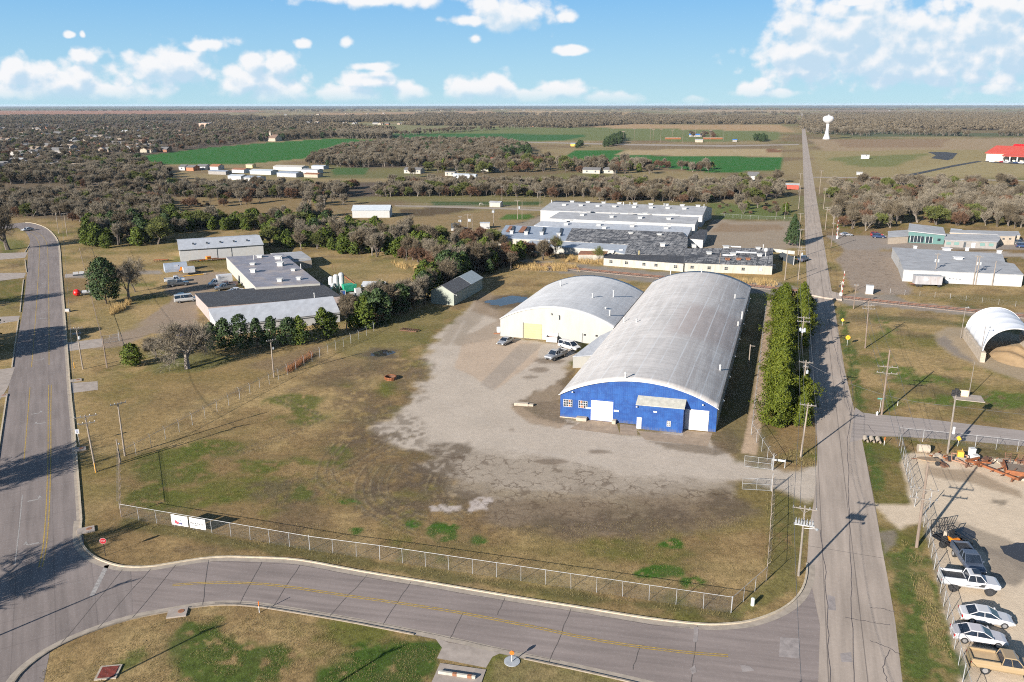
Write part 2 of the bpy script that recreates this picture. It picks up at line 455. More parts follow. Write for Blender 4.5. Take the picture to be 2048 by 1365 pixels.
far([(1618, 303), (1900, 300), (2300, 308), (2300, 360), (1650, 352)], (.27, .215, .105), 2, 4, 30)
far([(1660, 315), (1850, 308), (1790, 335), (1690, 332)], (.16, .165, .06), 6, 10, 25)
far([(1815, 342), (1900, 322), (2300, 322), (2300, 358), (1820, 350)], (.29, .235, .12), 2)
far([(1615, 262), (1720, 263), (2010, 266), (2300, 262), (2300, 274), (1720, 275)], (.09, .105, .055), 3)
far([(1615, 236), (2300, 234), (2300, 262), (1615, 262)], WOOD, 5, 5)
far([(640, 318), (780, 276), (1000, 283), (1060, 296), (1000, 320), (900, 336), (700, 336)], WOOD, 4, 4)
far([(0, 352), (250, 320), (345, 335), (350, 400), (300, 440), (120, 440), (0, 430)], (.14, .105, .07), 3, 4, 20)
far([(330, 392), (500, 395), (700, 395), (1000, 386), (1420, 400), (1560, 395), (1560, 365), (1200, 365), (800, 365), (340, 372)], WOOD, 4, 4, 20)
far([(340, 397), (620, 399), (700, 402), (690, 420), (520, 432), (380, 424)], (.22, .155, .075), 3, 6, 14)
far([(560, 345), (740, 345), (900, 350), (800, 358), (600, 358)], (.15, .14, .06), 2, 3)
far([(660, 338), (740, 335), (730, 350), (670, 352)], (.06, .115, .035), 1.5)
# pasture ponds and paddocks between the woods and the works
far([(860, 404), (1085, 402), (1080, 411), (940, 412), (865, 411)], (.05, .085, .03), 1.2, 1, 8)
far([(800, 418), (935, 414), (950, 420), (860, 434), (805, 432)], (.105, .075, .045), 1.5, 2, 8)
far([(770, 440), (1000, 420), (1080, 432), (1010, 468), (900, 472), (800, 462)], (.245, .175, .090), 2, 3, 10)
far([(1010, 428), (1070, 428), (1060, 440), (1000, 439)], (.07, .13, .025), 1, 1.5, 5)
far([(930, 412.5), (1090, 416), (1090, 420), (790, 413), (790, 410.5)], (.28, .24, .18), .8, 0)
far([(990, 462), (1090, 430), (1090, 450), (1010, 475)], (.25, .215, .175), 1, 1, 5)
far([(1420, 405), (1580, 415), (1590, 440), (1430, 438)], (.11, .135, .04), 2, 4, 12)
paint([(1425, 440), (1580, 444), (1602, 496), (1540, 502), (1380, 498)], (.28, .225, .165), .6, .4, gr=0)
paint([(1440, 448), (1560, 450), (1570, 462), (1420, 466)], (.235, .165, .105), .6, 1.2, 5, .8)
# right of the road: parking, lots, verges
paint([(1652, 472), (1700, 470), (2300, 486), (2300, 500), (1800, 500), (1782, 498), (1690, 500)], (.26, .22, .185), .4, .2, gr=0)
paint([(1690, 500), (1784, 502), (1800, 545), (1822, 578), (1820, 590), (1720, 588), (1700, 570), (1672, 520)], (.275, .218, .168), .8, .6, 4, gr=0, ck=.55)
paint([(1770, 498), (2048, 516), (2300, 530), (2300, 515), (2048, 506)], (.31, .27, .23), .3, .1, gr=0)
paint([(1668, 600), (1720, 585), (1790, 592), (1830, 608), (1700, 612)], (.24, .205, .165), .8, .8, 4, gr=0)
paint([(1868, 668), (1895, 655), (1940, 655), (2060, 672), (2300, 700), (2300, 790), (2048, 763), (1985, 742), (1915, 716), (1880, 693)], (.31, .245, .165), .8, .8, 5, gr=0)
paint([(1870, 680), (1890, 672), (1925, 705), (1945, 722), (1910, 712)], (.19, .165, .145), .8, .8, 3, .8, gr=0)
paint([(1978, 700), (2048, 690), (2200, 700), (2200, 745), (2048, 735)], (.36, .235, .10), 1.2, .8, 3, .7, gr=0)
paint([(1800, 908), (1850, 905), (2300, 945), (2300, 1700), (1960, 1500), (1925, 1365), (1845, 1045), (1800, 1062), (1770, 1040), (1752, 1010), (1820, 1008)], (.53, .435, .325), .5, .6, 3, gr=0)
paint([(1860, 1050), (1905, 1040), (1960, 1060), (2040, 1090), (2200, 1120), (2200, 1180), (2060, 1150), (1985, 1110), (1900, 1085)], (.26, .215, .165), .5, .9, 3, .8, gr=0)
paint([(1965, 1095), (2060, 1110), (2060, 1150), (2030, 1175), (1985, 1160)], (.22, .185, .15), .4, .6, 3, .8, gr=0)
paint([(1985, 998), (2015, 1003), (2010, 1012), (1980, 1006)], (.19, .155, .115), .3, .4, 2, .8, gr=0)
paint([(1850, 930), (1950, 945), (2048, 985), (2048, 1000), (1930, 965), (1850, 950)], (.24, .175, .115), .5, .8, 3, .7, gr=0)
paint([(1755, 1070), (1790, 1062), (1795, 1090), (1770, 1108)], (.21, .175, .145), .4, .5, 2, .8, gr=0)
for pl in ([(1676, 620), (1690, 618), (1715, 720), (1732, 800), (1728, 828), (1705, 800), (1690, 720)],
           [(1726, 885), (1745, 884), (1768, 970), (1775, 1000), (1742, 968)],
           [(1775, 1110), (1830, 1090), (1862, 1150), (1930, 1365), (1940, 1420), (1812, 1420), (1795, 1240)]):
    paint(pl, (.062, .095, .020), .5, 1.0, 2.5, .9, thin=.38)
paint([(1820, 1130), (1846, 1110), (1880, 1220), (1905, 1330), (1872, 1320)], TAN, .4, .8, 2, .7, thin=.5)
for e in ((1775, 665, 22, 10), (1790, 742, 40, 10), (1835, 760, 60, 10), (1900, 800, 80, 10), (1760, 640, 20, 6), (2020, 800, 60, 16), (1765, 720, 14, 16), (1780, 800, 14, 25)):
    paint(ell(*e), (.075, .115, .018), .8, 1.6, 3, .85, thin=.35)
paint([(1720, 628), (1900, 640), (1940, 652), (1850, 650), (1740, 640)], (.10, .095, .04), 1, 1, 4, .7)
# railway corridor
paint([(1000, 515), (1560, 566), (1600, 580), (1560, 592), (1040, 538)], (.23, .20, .165), .8, .8, 4, gr=0)
paint([(1690, 592), (2300, 652), (2300, 668), (1690, 606)], (.25, .215, .18), .6, .6, 4, gr=0)
for e in ((1080, 532, 70, 7), (1180, 520, 60, 6), (1500, 552, 70, 6), (1400, 538, 70, 5)):
    paint(ell(*e), (.33, .21, .085), .8, 1.2, 3, .8)
# --- the works yard
paint([(1003, 612), (1003, 640), (1000, 675), (1150, 690), (1142, 740), (1120, 790), (1122, 838), (1240, 862), (1412, 872), (1460, 905), (1500, 935), (1650, 938), (1650, 985), (1610, 1003), (1560, 985),
       (1500, 965), (1440, 970), (1390, 985), (1210, 985), (1050, 990), (930, 968), (870, 940), (850, 905), (775, 893), (742, 862), (790, 828), (840, 775), (855, 735), (862, 700), (880, 665), (925, 625), (950, 605)],
      GRAVEL, 1.2, 2.2, 4, gr=0)
for e in ((720, 830, 60, 50), (700, 900, 70, 40), (780, 960, 90, 40), (840, 1010, 90, 30), (1000, 1050, 110, 25), (1180, 1060, 120, 22), (1420, 1030, 80, 26), (690, 760, 60, 30), (780, 735, 60, 18)):
    paint(ell(*e), (.105, .074, .046), 2.5, 3.5, 5., .6, thin=.42)
for e in ((775, 850, 60, 40), (800, 890, 50, 25), (870, 950, 60, 40), (1000, 1000, 120, 30), (1300, 985, 160, 25), (840, 760, 22, 45)):
    paint(ell(*e), (.125, .095, .066), 1.5, 3.0, 3., .6, thin=.52)
paint([(860, 890), (1010, 905), (1190, 940), (1330, 955), (1480, 965), (1470, 1005), (1330, 1040), (1200, 1060), (1000, 1045), (905, 985), (850, 930)], (.29, .24, .185), 1.6, 2.2, 4, .75, gr=.15, ck=1.)
paint([(930, 1000), (1060, 990), (1250, 1000), (1450, 985), (1520, 1030), (1400, 1060), (1240, 1075), (1090, 1068), (960, 1040)], (.17, .125, .082), 1.4, 2.5, 4, .75, gr=.5, ck=.8)
for e in ((900, 905, 55, 20), (870, 945, 45, 30), (835, 965, 60, 18), (790, 1010, 70, 22), (910, 1000, 45, 20), (1110, 1050, 60, 22), (1280, 1040, 100, 25), (1450, 1010, 60, 22), (560, 985, 80, 25), (740, 985, 60, 18)):
    paint(ell(*e), (.105, .078, .052), 1.2, 2.2, 4, .7, thin=.40)
paint([(858, 1012), (925, 1010), (925, 1018), (890, 1024), (862, 1025)], (.46, .40, .36), .3, .7, 1.5, .9, gr=0, thin=.38)
paint([(935, 1005), (965, 992), (985, 1000), (972, 1018), (940, 1022)], (.46, .40, .36), .3, .7, 1.5, .9, gr=0, thin=.38)
# concrete hardstanding before the cream shed and the darker strip across it
paint([(908, 735), (925, 690), (1000, 675), (1082, 690), (1075, 720), (990, 780), (930, 745)], (.42, .325, .24), .35, .3, 4, .85, gr=0)
paint([(1040, 688), (1085, 690), (985, 782), (960, 768)], (.31, .265, .22), .25, .15, 4, .75, gr=0)
paint([(905, 682), (1000, 640), (1003, 674), (920, 692)], (.29, .225, .165), .5, .5, 4, .7, gr=0)
paint([(1020, 808), (1110, 768), (1150, 738), (1120, 800), (1125, 836), (1150, 850), (1100, 848), (1040, 830)], (.145, .105, .068), .5, 1.0, 2, .85, gr=.7)
paint([(1060, 790), (1120, 765), (1120, 800), (1050, 808)], (.32, .25, .18), .4, .5, 3, .5, gr=0)
paint([(1020, 815), (1045, 815), (1075, 835), (1130, 848), (1120, 858), (1060, 848)], (.31, .235, .165), .3, .2, 3, .85, gr=0)
paint([(1300, 884), (1420, 888), (1430, 912), (1330, 898)], (.14, .105, .07), .5, .8, 2, .7)
for e in ((1100, 722, 30, 5), (1080, 740, 20, 5), (1060, 755, 18, 4), (1200, 904, 25, 4), (1105, 923, 35, 6), (1023, 860, 8, 4)):
    paint(ell(*e), (.17, .13, .095), .4, .5, 2, .75, gr=0)
# strip between blue warehouse and the hedge of evergreens
paint([(1440, 862), (1500, 700), (1532, 590), (1552, 590), (1545, 720), (1535, 930), (1470, 925)], (.15, .125, .06), .6, .8, 3, .7)
paint([(1482, 906), (1505, 800), (1522, 690), (1535, 600), (1545, 600), (1540, 690), (1532, 800), (1513, 912)], (.44, .325, .225), .25, .15, 3, .9, gr=0, ck=.35)
paint([(1415, 870), (1460, 860), (1480, 880), (1470, 905), (1430, 910)], (.12, .09, .06), .5, .8, 2, .7)
# upper yard and the rutted turf west of it
paint([(1003, 600), (985, 590), (960, 612), (905, 640), (880, 690), (920, 690), (960, 640)], (.30, .25, .195), .8, .8, 4, .8, gr=0)
paint([(960, 585), (1060, 598), (1003, 640), (940, 622)], (.25, .185, .125), 1, 1, 4, .8, gr=0)
paint([(650, 690), (860, 610), (900, 625), (850, 690), (740, 720), (690, 712)], (.135, .125, .045), 1.5, 1.5, 6, .6)
for e in ((595, 803, 48, 20), (610, 835, 40, 14), (680, 905, 25, 16), (350, 935, 90, 45), (320, 1000, 60, 35), (420, 900, 60, 20), (520, 930, 60, 14), (600, 985, 18, 12), (470, 1000, 40, 12), (640, 925, 50, 10)):
    paint(ell(*e), (.078, .098, .018), 1., 2.4, 4, .8, thin=.36)
for e in ((885, 1066, 34, 19), (1341, 1087, 26, 10), (1330, 1143, 40, 13), (1385, 1166, 32, 7), (965, 1082, 16, 8), (708, 1062, 14, 6), (830, 1050, 14, 6), (1290, 1145, 22, 6), (700, 1004, 18, 6)):
    paint(ell(*e), (.035, .095, .010), .35, .9, 1.6, .95, thin=.32)
# verge strips
paint([(243, 1036), (700, 1112), (1060, 1170), (1462, 1226), (1480, 1243), (1040, 1186), (720, 1135), (240, 1060)], (.085, .08, .028), .6, .9, 2.5, .75)
paint([(1540, 980), (1600, 1000), (1610, 1100), (1590, 1190), (1500, 1230), (1470, 1228), (1530, 1165)], (.12, .115, .035), .6, 1.0, 2.5, .75, thin=.3)
paint([(160, 780), (480, 700), (640, 690), (600, 740), (400, 800), (240, 900), (180, 900)], (.215, .148, .064), 2, 2.5, 7, .6)
paint([(300, 730), (420, 700), (480, 720), (400, 745), (310, 750)], (.10, .11, .035), 1.2, 1.5, 5, .7)
paint([(500, 730), (640, 690), (650, 710), (560, 745)], (.16, .115, .075), 1.2, 1.5, 5, .6)
# lower grass island
paint([(640, 1345), (720, 1290), (880, 1290), (872, 1318), (860, 1400), (640, 1400)], LUSH, .7, 1.2, 2.5, .95, thin=.3)
paint([(330, 1300), (370, 1240), (440, 1250), (520, 1290), (600, 1300), (560, 1365), (450, 1400), (350, 1350)], LUSH, .7, 1.4, 2.5, .85, thin=.38)
paint([(220, 1330), (290, 1290), (300, 1310), (240, 1345)], LUSH, .5, 1., 2.5, .7, thin=.4)
paint([(980, 1320), (1060, 1320), (1290, 1370), (1290, 1420), (980, 1420)], (.205, .16, .08), .6, 1., 2.5, .6)
# left side: dirt yard and its drive
paint([(135, 692), (205, 680), (290, 640), (345, 600), (330, 575), (350, 548), (450, 545), (455, 575), (400, 590), (395, 640), (415, 668), (380, 668), (300, 668), (250, 692), (200, 698)], (.265, .205, .155), .8, 1., 4, .9, gr=0)
paint([(130, 548), (320, 540), (325, 548), (130, 556)], (.25, .215, .18), .4, .2, gr=0)
paint([(0, 478), (45, 480), (60, 492), (0, 520)], (.10, .12, .03), 1, 1, 4, .7)
for e in ((700, 545, 60, 14), (780, 530, 60, 10), (230, 640, 50, 25), (90, 470, 8, 4), (320, 490, 30, 8)):
    paint(ell(*e), (.24, .185, .08), 1.5, 2, 6, .7)
# wheel ruts swept round on the soft turf
RUT = (.105, .08, .055)
RUT2 = (.27, .215, .125)
def rut(pts, offs, rgb=RUT, w=.22, k=.75):
    L = [Vector(at(*p)) for p in pts]; Q = []
    for i in range(len(L) - 1):
        a = L[max(i - 1, 0)]; b = L[i]; c = L[i + 1]; d = L[min(i + 2, len(L) - 1)]
        for s in range(6):
            t = s / 6
            Q.append(.5 * ((2 * b) + (c - a) * t + (2 * a - 5 * b + 4 * c - d) * t * t + (3 * b - a - 3 * c + d) * t ** 3))
    Q.append(L[-1])
    for o in offs:
        A_, B_ = [], []
        for i, p in enumerate(Q):
            t = (Q[min(i + 1, len(Q) - 1)] - Q[max(i - 1, 0)]).normalized(); s = Vector((t.y, -t.x))
            A_.append(tuple(p + s * (o - w / 2))); B_.append(tuple(p + s * (o + w / 2)))
        paint(A_ + B_[::-1], rgb, .14, .15, .8, k, world=True)
for pts, offs in (([(765, 930), (745, 965), (750, 1000), (790, 1030), (850, 1055)], (-2.2, -1.2, 0, 1.1, 2.1)),
                  ([(690, 885), (660, 920), (655, 960), (690, 985)], (-1., 0, 1.2)),
                  ([(880, 950), (870, 980), (890, 1010), (930, 1035)], (-1.2, 0, 1.0)),
                  ([(560, 790), (640, 830), (700, 840), (770, 820)], (0, 1.4)),
                  ([(620, 960), (700, 920), (760, 880), (800, 860)], (0, 1.3, 3.)),
                  ([(470, 905), (560, 870), (640, 835)], (0, 1.3))):
    rut(pts, offs); rut(pts, [o + .3 for o in offs], RUT2, .14, .5)
for a, b in (((900, 870), (1240, 935)), ((880, 800), (1000, 860)), ((1000, 870), (1400, 925)), ((930, 640), (860, 760)), ((1000, 900), (1500, 950))):
    A_, B_ = at(*a), at(*b); dx, dy = B_[0] - A_[0], B_[1] - A_[1]; L_ = math.hypot(dx, dy); sx, sy = dy / L_ * .35, -dx / L_ * .35
    paint([(A_[0] - sx, A_[1] - sy), (B_[0] - sx, B_[1] - sy), (B_[0] + sx, B_[1] + sy), (A_[0] + sx, A_[1] + sy)], (.43, .375, .315), .4, .4, 3, .5, world=True)

for q in ([(960, 606), (1000, 590), (1062, 588), (1070, 604), (1035, 614), (990, 620)], [(700, 712), (750, 697), (800, 700), (790, 716), (740, 722)]):
    paint(q, (.10, .078, .055), 1.2, 1.8, 3, .85, gr=.2)
me = bpy.data.meshes.new('ground')
nr, nc = len(rows), len(us)
ii, jj = np.meshgrid(np.arange(nr - 1), np.arange(nc - 1), indexing='ij')
q = (ii * nc + jj).ravel()
faces = np.stack([q, q + 1, q + nc + 1, q + nc], 1).astype(np.int32)
me.vertices.add(NV); me.vertices.foreach_set('co', np.stack([gx, gy, np.zeros(NV)], 1).astype(np.float32).ravel())
me.loops.add(faces.size); me.loops.foreach_set('vertex_index', faces.ravel())
me.polygons.add(len(faces)); me.polygons.foreach_set('loop_start', np.arange(0, faces.size, 4, dtype=np.int32))
me.polygons.foreach_set('loop_total', np.full(len(faces), 4, dtype=np.int32))
me.update(calc_edges=True)
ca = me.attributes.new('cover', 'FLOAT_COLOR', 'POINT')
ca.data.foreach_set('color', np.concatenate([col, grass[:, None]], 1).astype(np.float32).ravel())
cka = me.attributes.new('crazing', 'FLOAT', 'POINT'); cka.data.foreach_set('value', crack.astype(np.float32))
ground = bpy.data.objects.new('ground', me); COL.objects.link(ground); tag(ground, kind='structure')
m, nt, b = _nt('ground')
A1 = nt.nodes.new('ShaderNodeAttribute'); A1.attribute_name = 'cover'
A2 = nt.nodes.new('ShaderNodeAttribute'); A2.attribute_name = 'crazing'
co = objco(nt)
gm = A1.outputs['Alpha']
t1 = noise(nt, co, 1.1, 6, .72); t2 = noise(nt, mapping(nt, co, (1, .55, 1), (0, 0, .5)), 5.5, 3, .7); t3 = noise(nt, co, .16, 4, .6)
t4 = noise(nt, co, 14., 2, .6)
tuft = mth(nt, 'ADD', mth(nt, 'MULTIPLY', t1, .42), mth(nt, 'ADD', mth(nt, 'MULTIPLY', t2, .36), mth(nt, 'MULTIPLY', t4, .22)))
fg = maprange(nt, tuft, .36, .64, .38, 1.60, False)
fv = maprange(nt, mth(nt, 'ADD', mth(nt, 'MULTIPLY', t1, .45), mth(nt, 'ADD', mth(nt, 'MULTIPLY', t3, .3), mth(nt, 'MULTIPLY', t2, .25))), .36, .64, .82, 1.12, False)
fm = nt.nodes.new('ShaderNodeMix'); nt.links.new(gm, fm.inputs[0]); nt.links.new(fv, fm.inputs[2]); nt.links.new(fg, fm.inputs[3])
c = mixc(nt, 1., A1.outputs['Color'], fm.outputs[0], 'MULTIPLY')
c = mixc(nt, mth(nt, 'MULTIPLY', maprange(nt, t3, .45, .7, 0, .35), gm), c, (.115, .10, .045))
vo = nt.nodes.new('ShaderNodeTexVoronoi'); vo.feature = 'DISTANCE_TO_EDGE'; vo.inputs['Scale'].default_value = .62
dn = nt.nodes.new('ShaderNodeTexNoise'); dn.inputs['Scale'].default_value = 1.3; dn.inputs['Detail'].default_value = 4; nt.links.new(co, dn.inputs['Vector'])
va = nt.nodes.new('ShaderNodeVectorMath'); va.operation = 'MULTIPLY_ADD'; nt.links.new(dn.outputs['Color'], va.inputs[0]); va.inputs[1].default_value = (1.6, 1.6, 0); nt.links.new(co, va.inputs[2])
nt.links.new(va.outputs[0], vo.inputs['Vector'])
ck = mth(nt, 'MULTIPLY', maprange(nt, vo.outputs['Distance'], .03, .085, 1, 0), mth(nt, 'MULTIPLY', A2.outputs['Fac'], maprange(nt, noise(nt, co, .35, 4), .42, .58)))
c = mixc(nt, mth(nt, 'MULTIPLY', ck, .75), c, (.085, .058, .038))
nt.links.new(c, b.inputs['Base Color']); b.inputs['Roughness'].default_value = .95; b.inputs['Specular IOR Level'].default_value = .1
bump(nt, b, tuft, .55, .14)
me.materials.append(m)

# ================================================================ ROADS
def roadmat(name, rgb, az, panel=None, tar=.5, track=None):
    m, nt, b = _nt(name)
    co = objco(nt)
    rt = mapping(nt, co, (1, 1, 1), (0, 0, az))     # x across, y along the road
    n1 = noise(nt, mapping(nt, rt, (1.2, .07, 1)), 1.0, 5, .6)
    n2 = noise(nt, co, 2.6, 5, .65); n3 = noise(nt, co, .12, 3, .5)
    f = mth(nt, 'ADD', mth(nt, 'MULTIPLY', n1, .55), mth(nt, 'ADD', mth(nt, 'MULTIPLY', n2, .2), mth(nt, 'MULTIPLY', n3, .25)))
    c = mixc(nt, 1., rgb, maprange(nt, f, .33, .67, .70, 1.22, False), 'MULTIPLY')
    if panel:
        s = nt.nodes.new('ShaderNodeSeparateXYZ'); nt.links.new(rt, s.inputs[0])
        for k, (pw, off) in enumerate(panel):
            fr = mth(nt, 'FRACT', mth(nt, 'DIVIDE', mth(nt, 'ADD', s.outputs[k], off), pw))
            ln = mth(nt, 'LESS_THAN', mth(nt, 'ABSOLUTE', mth(nt, 'SUBTRACT', fr, .5)), .05 / pw)
            c = mixc(nt, mth(nt, 'MULTIPLY', ln, tar), c, (.07, .06, .058))
    nt.links.new(c, b.inputs['Base Color']); b.inputs['Roughness'].default_value = .85; b.inputs['Specular IOR Level'].default_value = .25
    bump(nt, b, n2, .2, .02)
    return m
ROADC = (.205, .176, .172)
m_left = roadmat('left_road_concrete', (.212, .180, .166), AZB, [(3.7, .6), (4.6, 0)], .24)
m_front = roadmat('front_road_concrete', (.232, .194, .178), rad(100), None)
m_right = roadmat('right_road_chipseal', (.345, .288, .240), AZ, [(3.35, 1.2), (60, 0)], .55)
m_side = roadmat('side_road_asphalt', (.31, .27, .245), rad(104), None)
m_kerb = M('kerb_concrete', (.46, .39, .29), .85, .25, 2., dirt=(.2, .17, .13))
m_pan = M('gutter_concrete', (.34, .29, .235), .85, .25, 1.2, dirt=(.17, .14, .12), dirt_amt=.5)
m_pad = M('pad_concrete', (.335, .285, .245), .85, .25, .9, dirt=(.2, .16, .13), dirt_amt=.5)

R_edge = [(163, 1040), (157, 960), (149, 860), (141, 780), (135, 700), (129, 620), (123, 545), (119, 492), (108, 470), (90, 455), (60, 446), (25, 448), (-60, 456)]
L_edge = [(-60, 466), (25, 457), (40, 459), (52, 466), (60, 482), (57, 495), (54, 545), (46, 620), (34, 680), (22, 745), (10, 830), (-10, 960), (-60, 1200), (-150, 1500)]
N_curve = [(163, 1040), (161, 1070), (165, 1090), (185, 1112), (215, 1126), (250, 1134), (300, 1134), (345, 1127), (430, 1115), (520, 1116), (600, 1121), (720, 1143), (860, 1166), (1000, 1190), (1150, 1214), (1300, 1238), (1400, 1249), (1450, 1249), (1500, 1243), (1550, 1226), (1585, 1204), (1605, 1178), (1613, 1150), (1614, 1128)]
S_curve = [(10, 1400), (40, 1350), (100, 1303), (180, 1266), (260, 1240), (330, 1226), (420, 1212), (500, 1213), (600, 1228), (720, 1249), (880, 1281), (1000, 1308), (1150, 1340), (1290, 1372), (1420, 1405)]
def smooth(line, k=3):
    L = [Vector((*p, 0)) for p in line]; Q = []
    for i in range(len(L) - 1):
        a = L[max(i - 1, 0)]; b_ = L[i]; c_ = L[i + 1]; d = L[min(i + 2, len(L) - 1)]
        for s in range(k):
            t = s / k
            v = .5 * ((2 * b_) + (c_ - a) * t + (2 * a - 5 * b_ + 4 * c_ - d) * t * t + (3 * b_ - a - 3 * c_ + d) * t ** 3)
            Q.append((v.x, v.y))
    return Q + [tuple(line[-1])]
Rw, Lw, Nw, Sw = smooth(P(*R_edge)), smooth(P(*L_edge)), smooth(P(*N_curve)), smooth(P(*S_curve))
mb = MB(); mb.sheet(Rw + Lw + P((60, 1500), (100, 1303), (265, 1225), (262, 1140), (232, 1136), (196, 1122), (170, 1098), (160, 1070)), .008)
struct('left_road', mb, m_left)
mb = MB(); mb.sheet(Nw + P((1640, 1150), (1690, 1300), (1700, 1420)) + Sw[::-1] + P((180, 1200)), .004)
struct('front_road', mb, m_front)
# the straight country road, kept in the road frame out to the horizon
re_l = [(1635, 1420), (1640, 1250), (1614, 1128), (1618, 1060), (1628, 1000), (1634, 940), (1634, 880)]
re_r = [(1724, 880), (1742, 968), (1752, 1020), (1764, 1097), (1776, 1160), (1790, 1240), (1805, 1365), (1812, 1440)]
far_l = [RW(6.4, n) for n in (150, 200, 260, 340, 480, 700, 1000, 1500, 2200, 3200, 4600)]
far_r = [RW(12.9, n) for n in (4600, 3200, 2200, 1500, 1000, 700, 480, 340, 260, 200, 160)]
mb = MB(); mb.sheet(P(*re_l) + far_l + far_r + P((1713, 838)) + P(*re_r), .012)
struct('right_road', mb, m_right)
mb = MB(); mb.sheet(P((1710, 815), (1726, 826), (1760, 830), (1850, 838), (2048, 862), (2300, 895), (2300, 925), (2048, 893), (1900, 880), (1800, 874), (1745, 873), (1724, 880), (1700, 885)), .016)
struct('side_road', mb, m_side)
mb = MB()
for pl in ([(0, 507), (0, 520), (50, 516), (56, 505)], [(-200, 548), (-200, 566), (0, 562), (48, 556), (52, 546)], [(-200, 645), (-200, 668), (0, 648), (36, 642), (40, 632)], [(-200, 770), (-200, 830), (0, 800), (16, 775), (30, 735)]):
    mb.sheet(P(*pl), .012)
struct('side_street', mb, m_pad)
mb = MB()
mb.sheet(P((134, 686), (205, 677), (205, 694), (137, 703)), .012); mb.sheet(P((138, 767), (195, 763), (196, 780), (141, 787)), .012)
mb.sheet(P((130, 549), (165, 546), (165, 552), (130, 556)), .012)
mb.sheet(P((868, 1274), (895, 1285), (1005, 1305), (985, 1314), (972, 1336), (874, 1317), (884, 1296)), .006)
struct('driveway', mb, m_pad)
mb = MB()
mb.sheet(P((1170, 840), (1232, 843), (1240, 870), (1140, 858)), .006); mb.sheet(P((1240, 848), (1272, 852), (1275, 872), (1240, 870)), .006)
mb.sheet(P((1275, 862), (1365, 872), (1368, 862), (1425, 866), (1415, 893), (1290, 880)), .010)
struct('loading_apron', mb, M('apron_concrete', (.31, .235, .165), .85, .25, .8, dirt=(.19, .14, .10), dirt_amt=.5))
# kerbs and gutters
mb = MB()
mb.rib(Rw, .22, 0, .13); mb.rib(Nw, .22, 0, .13); mk = MB(); mk.rib([p for p in Sw if p[0] < -7.6], .16, 0, .12); mk.rib([p for p in Sw if p[0] > -.3], .16, 0, .12); struct('kerb', mk, M('shaded_kerb', (.25, .21, .165), .85, .3, 2., dirt=(.13, .11, .09), dirt_amt=.6))  # south kerb: shade on its sunless face is put into the darker colour
for a, b_ in (((58, 492), (50, 505)), ((50, 520), (53, 545)), ((47, 560), (40, 625)), ((37, 640), (24, 735)), ((14, 790), (-12, 960))):
    mb.rib(P(a, b_), .22, 0, .13)
struct('kerb', mb, m_kerb)
mb = MB(); mb.strip(Nw, .75, .0125, off=.48); mb.strip(Sw, .75, .0085, off=-.45); mb.strip(Rw, .45, .0165, off=-.32)
struct('gutter', mb, m_pan)
# joints and tar-sealed cracks of the front road
mb = MB(); jr = random.Random(4)
def wig(a, b, n=6, k=.08):
    A_, B_ = Vector(a), Vector(b); s = (B_ - A_).normalized(); s = Vector((s.y, -s.x))
    return [A_ + (B_ - A_) * i / n + s * (jr.uniform(-k, k) if 0 < i < n else 0) for i in range(n + 1)]
for a, b_ in (((245, 1140), (120, 1290)), ((302, 1138), (195, 1258)), ((352, 1130), (265, 1236)), ((418, 1120), (405, 1210)), ((524, 1124), (480, 1208)), ((600, 1130), (545, 1215)), ((735, 1150), (660, 1232)), ((822, 1164), (766, 1250)), ((926, 1226), (900, 1277)), ((1142, 1218), (1098, 1325)), ((1280, 1290), (1266, 1340)), ((1395, 1252), (1381, 1372)), ((1010, 1196), (995, 1230))):
    mb.strip(wig(at(*a), at(*b_)), .07, .014)
for ln in ([(420, 1124), (520, 1126), (600, 1131), (720, 1153), (860, 1176), (1000, 1200), (1150, 1224), (1300, 1250), (1400, 1258)], [(430, 1206), (500, 1206), (600, 1220), (720, 1240), (880, 1272), (1000, 1298), (1150, 1329)]):
    L = P(*ln); Q = []
    for i in range(len(L) - 1): Q += wig(L[i], L[i + 1], 5, .05)[:-1]
    mb.strip(Q, .05, .0145)
struct('road_joint', mb, M('joint_tar', (.105, .09, .082), .8, .3, 3))
mb = MB()
for ln in ([(1702, 760), (1707, 800), (1694, 880), (1697, 960), (1700, 1060), (1702, 1160), (1706, 1280), (1712, 1420)], [(1640, 1060), (1650, 1130), (1655, 1230), (1660, 1365)], [(1655, 620), (1668, 690), (1685, 760), (1702, 830)],
           [(1790, 1225), (1765, 1218), (1740, 1215)], [(1780, 1300), (1765, 1335), (1775, 1365)], [(1740, 1282), (1775, 1295), (1800, 1310)], [(1735, 850), (1750, 868)], [(1806, 850), (1808, 868)], [(1855, 857), (1882, 876)], [(1890, 860), (1893, 878)], [(2000, 873), (2012, 890)], [(1690, 1235), (1740, 1245), (1780, 1250)]):
    L = P(*ln); Q = []
    for i in range(len(L) - 1): Q += wig(L[i], L[i + 1], 6, .10)[:-1]
    mb.strip(Q + [L[-1]], .075, .0205)
struct('road_crack', mb, M('crack_tar', (.10, .085, .085), .8, .3, 3))
mb = MB()
for pl in ([(1560, 1275), (1600, 1278), (1598, 1318), (1558, 1314)], [(1388, 1255), (1397, 1255), (1395, 1284), (1386, 1285)], [(1480, 1330), (1500, 1333), (1510, 1342), (1485, 1345)], [(1380, 1338), (1390, 1330), (1393, 1345), (1384, 1350)], [(1680, 1308), (1702, 1305), (1705, 1325), (1683, 1325)], [(1655, 1190), (1670, 1195), (1672, 1222), (1655, 1220)]):
    mb.sheet(P(*pl), .0165)
struct('road_patch', mb, M('patch_concrete', (.285, .25, .235), .85, .3, 1.5))
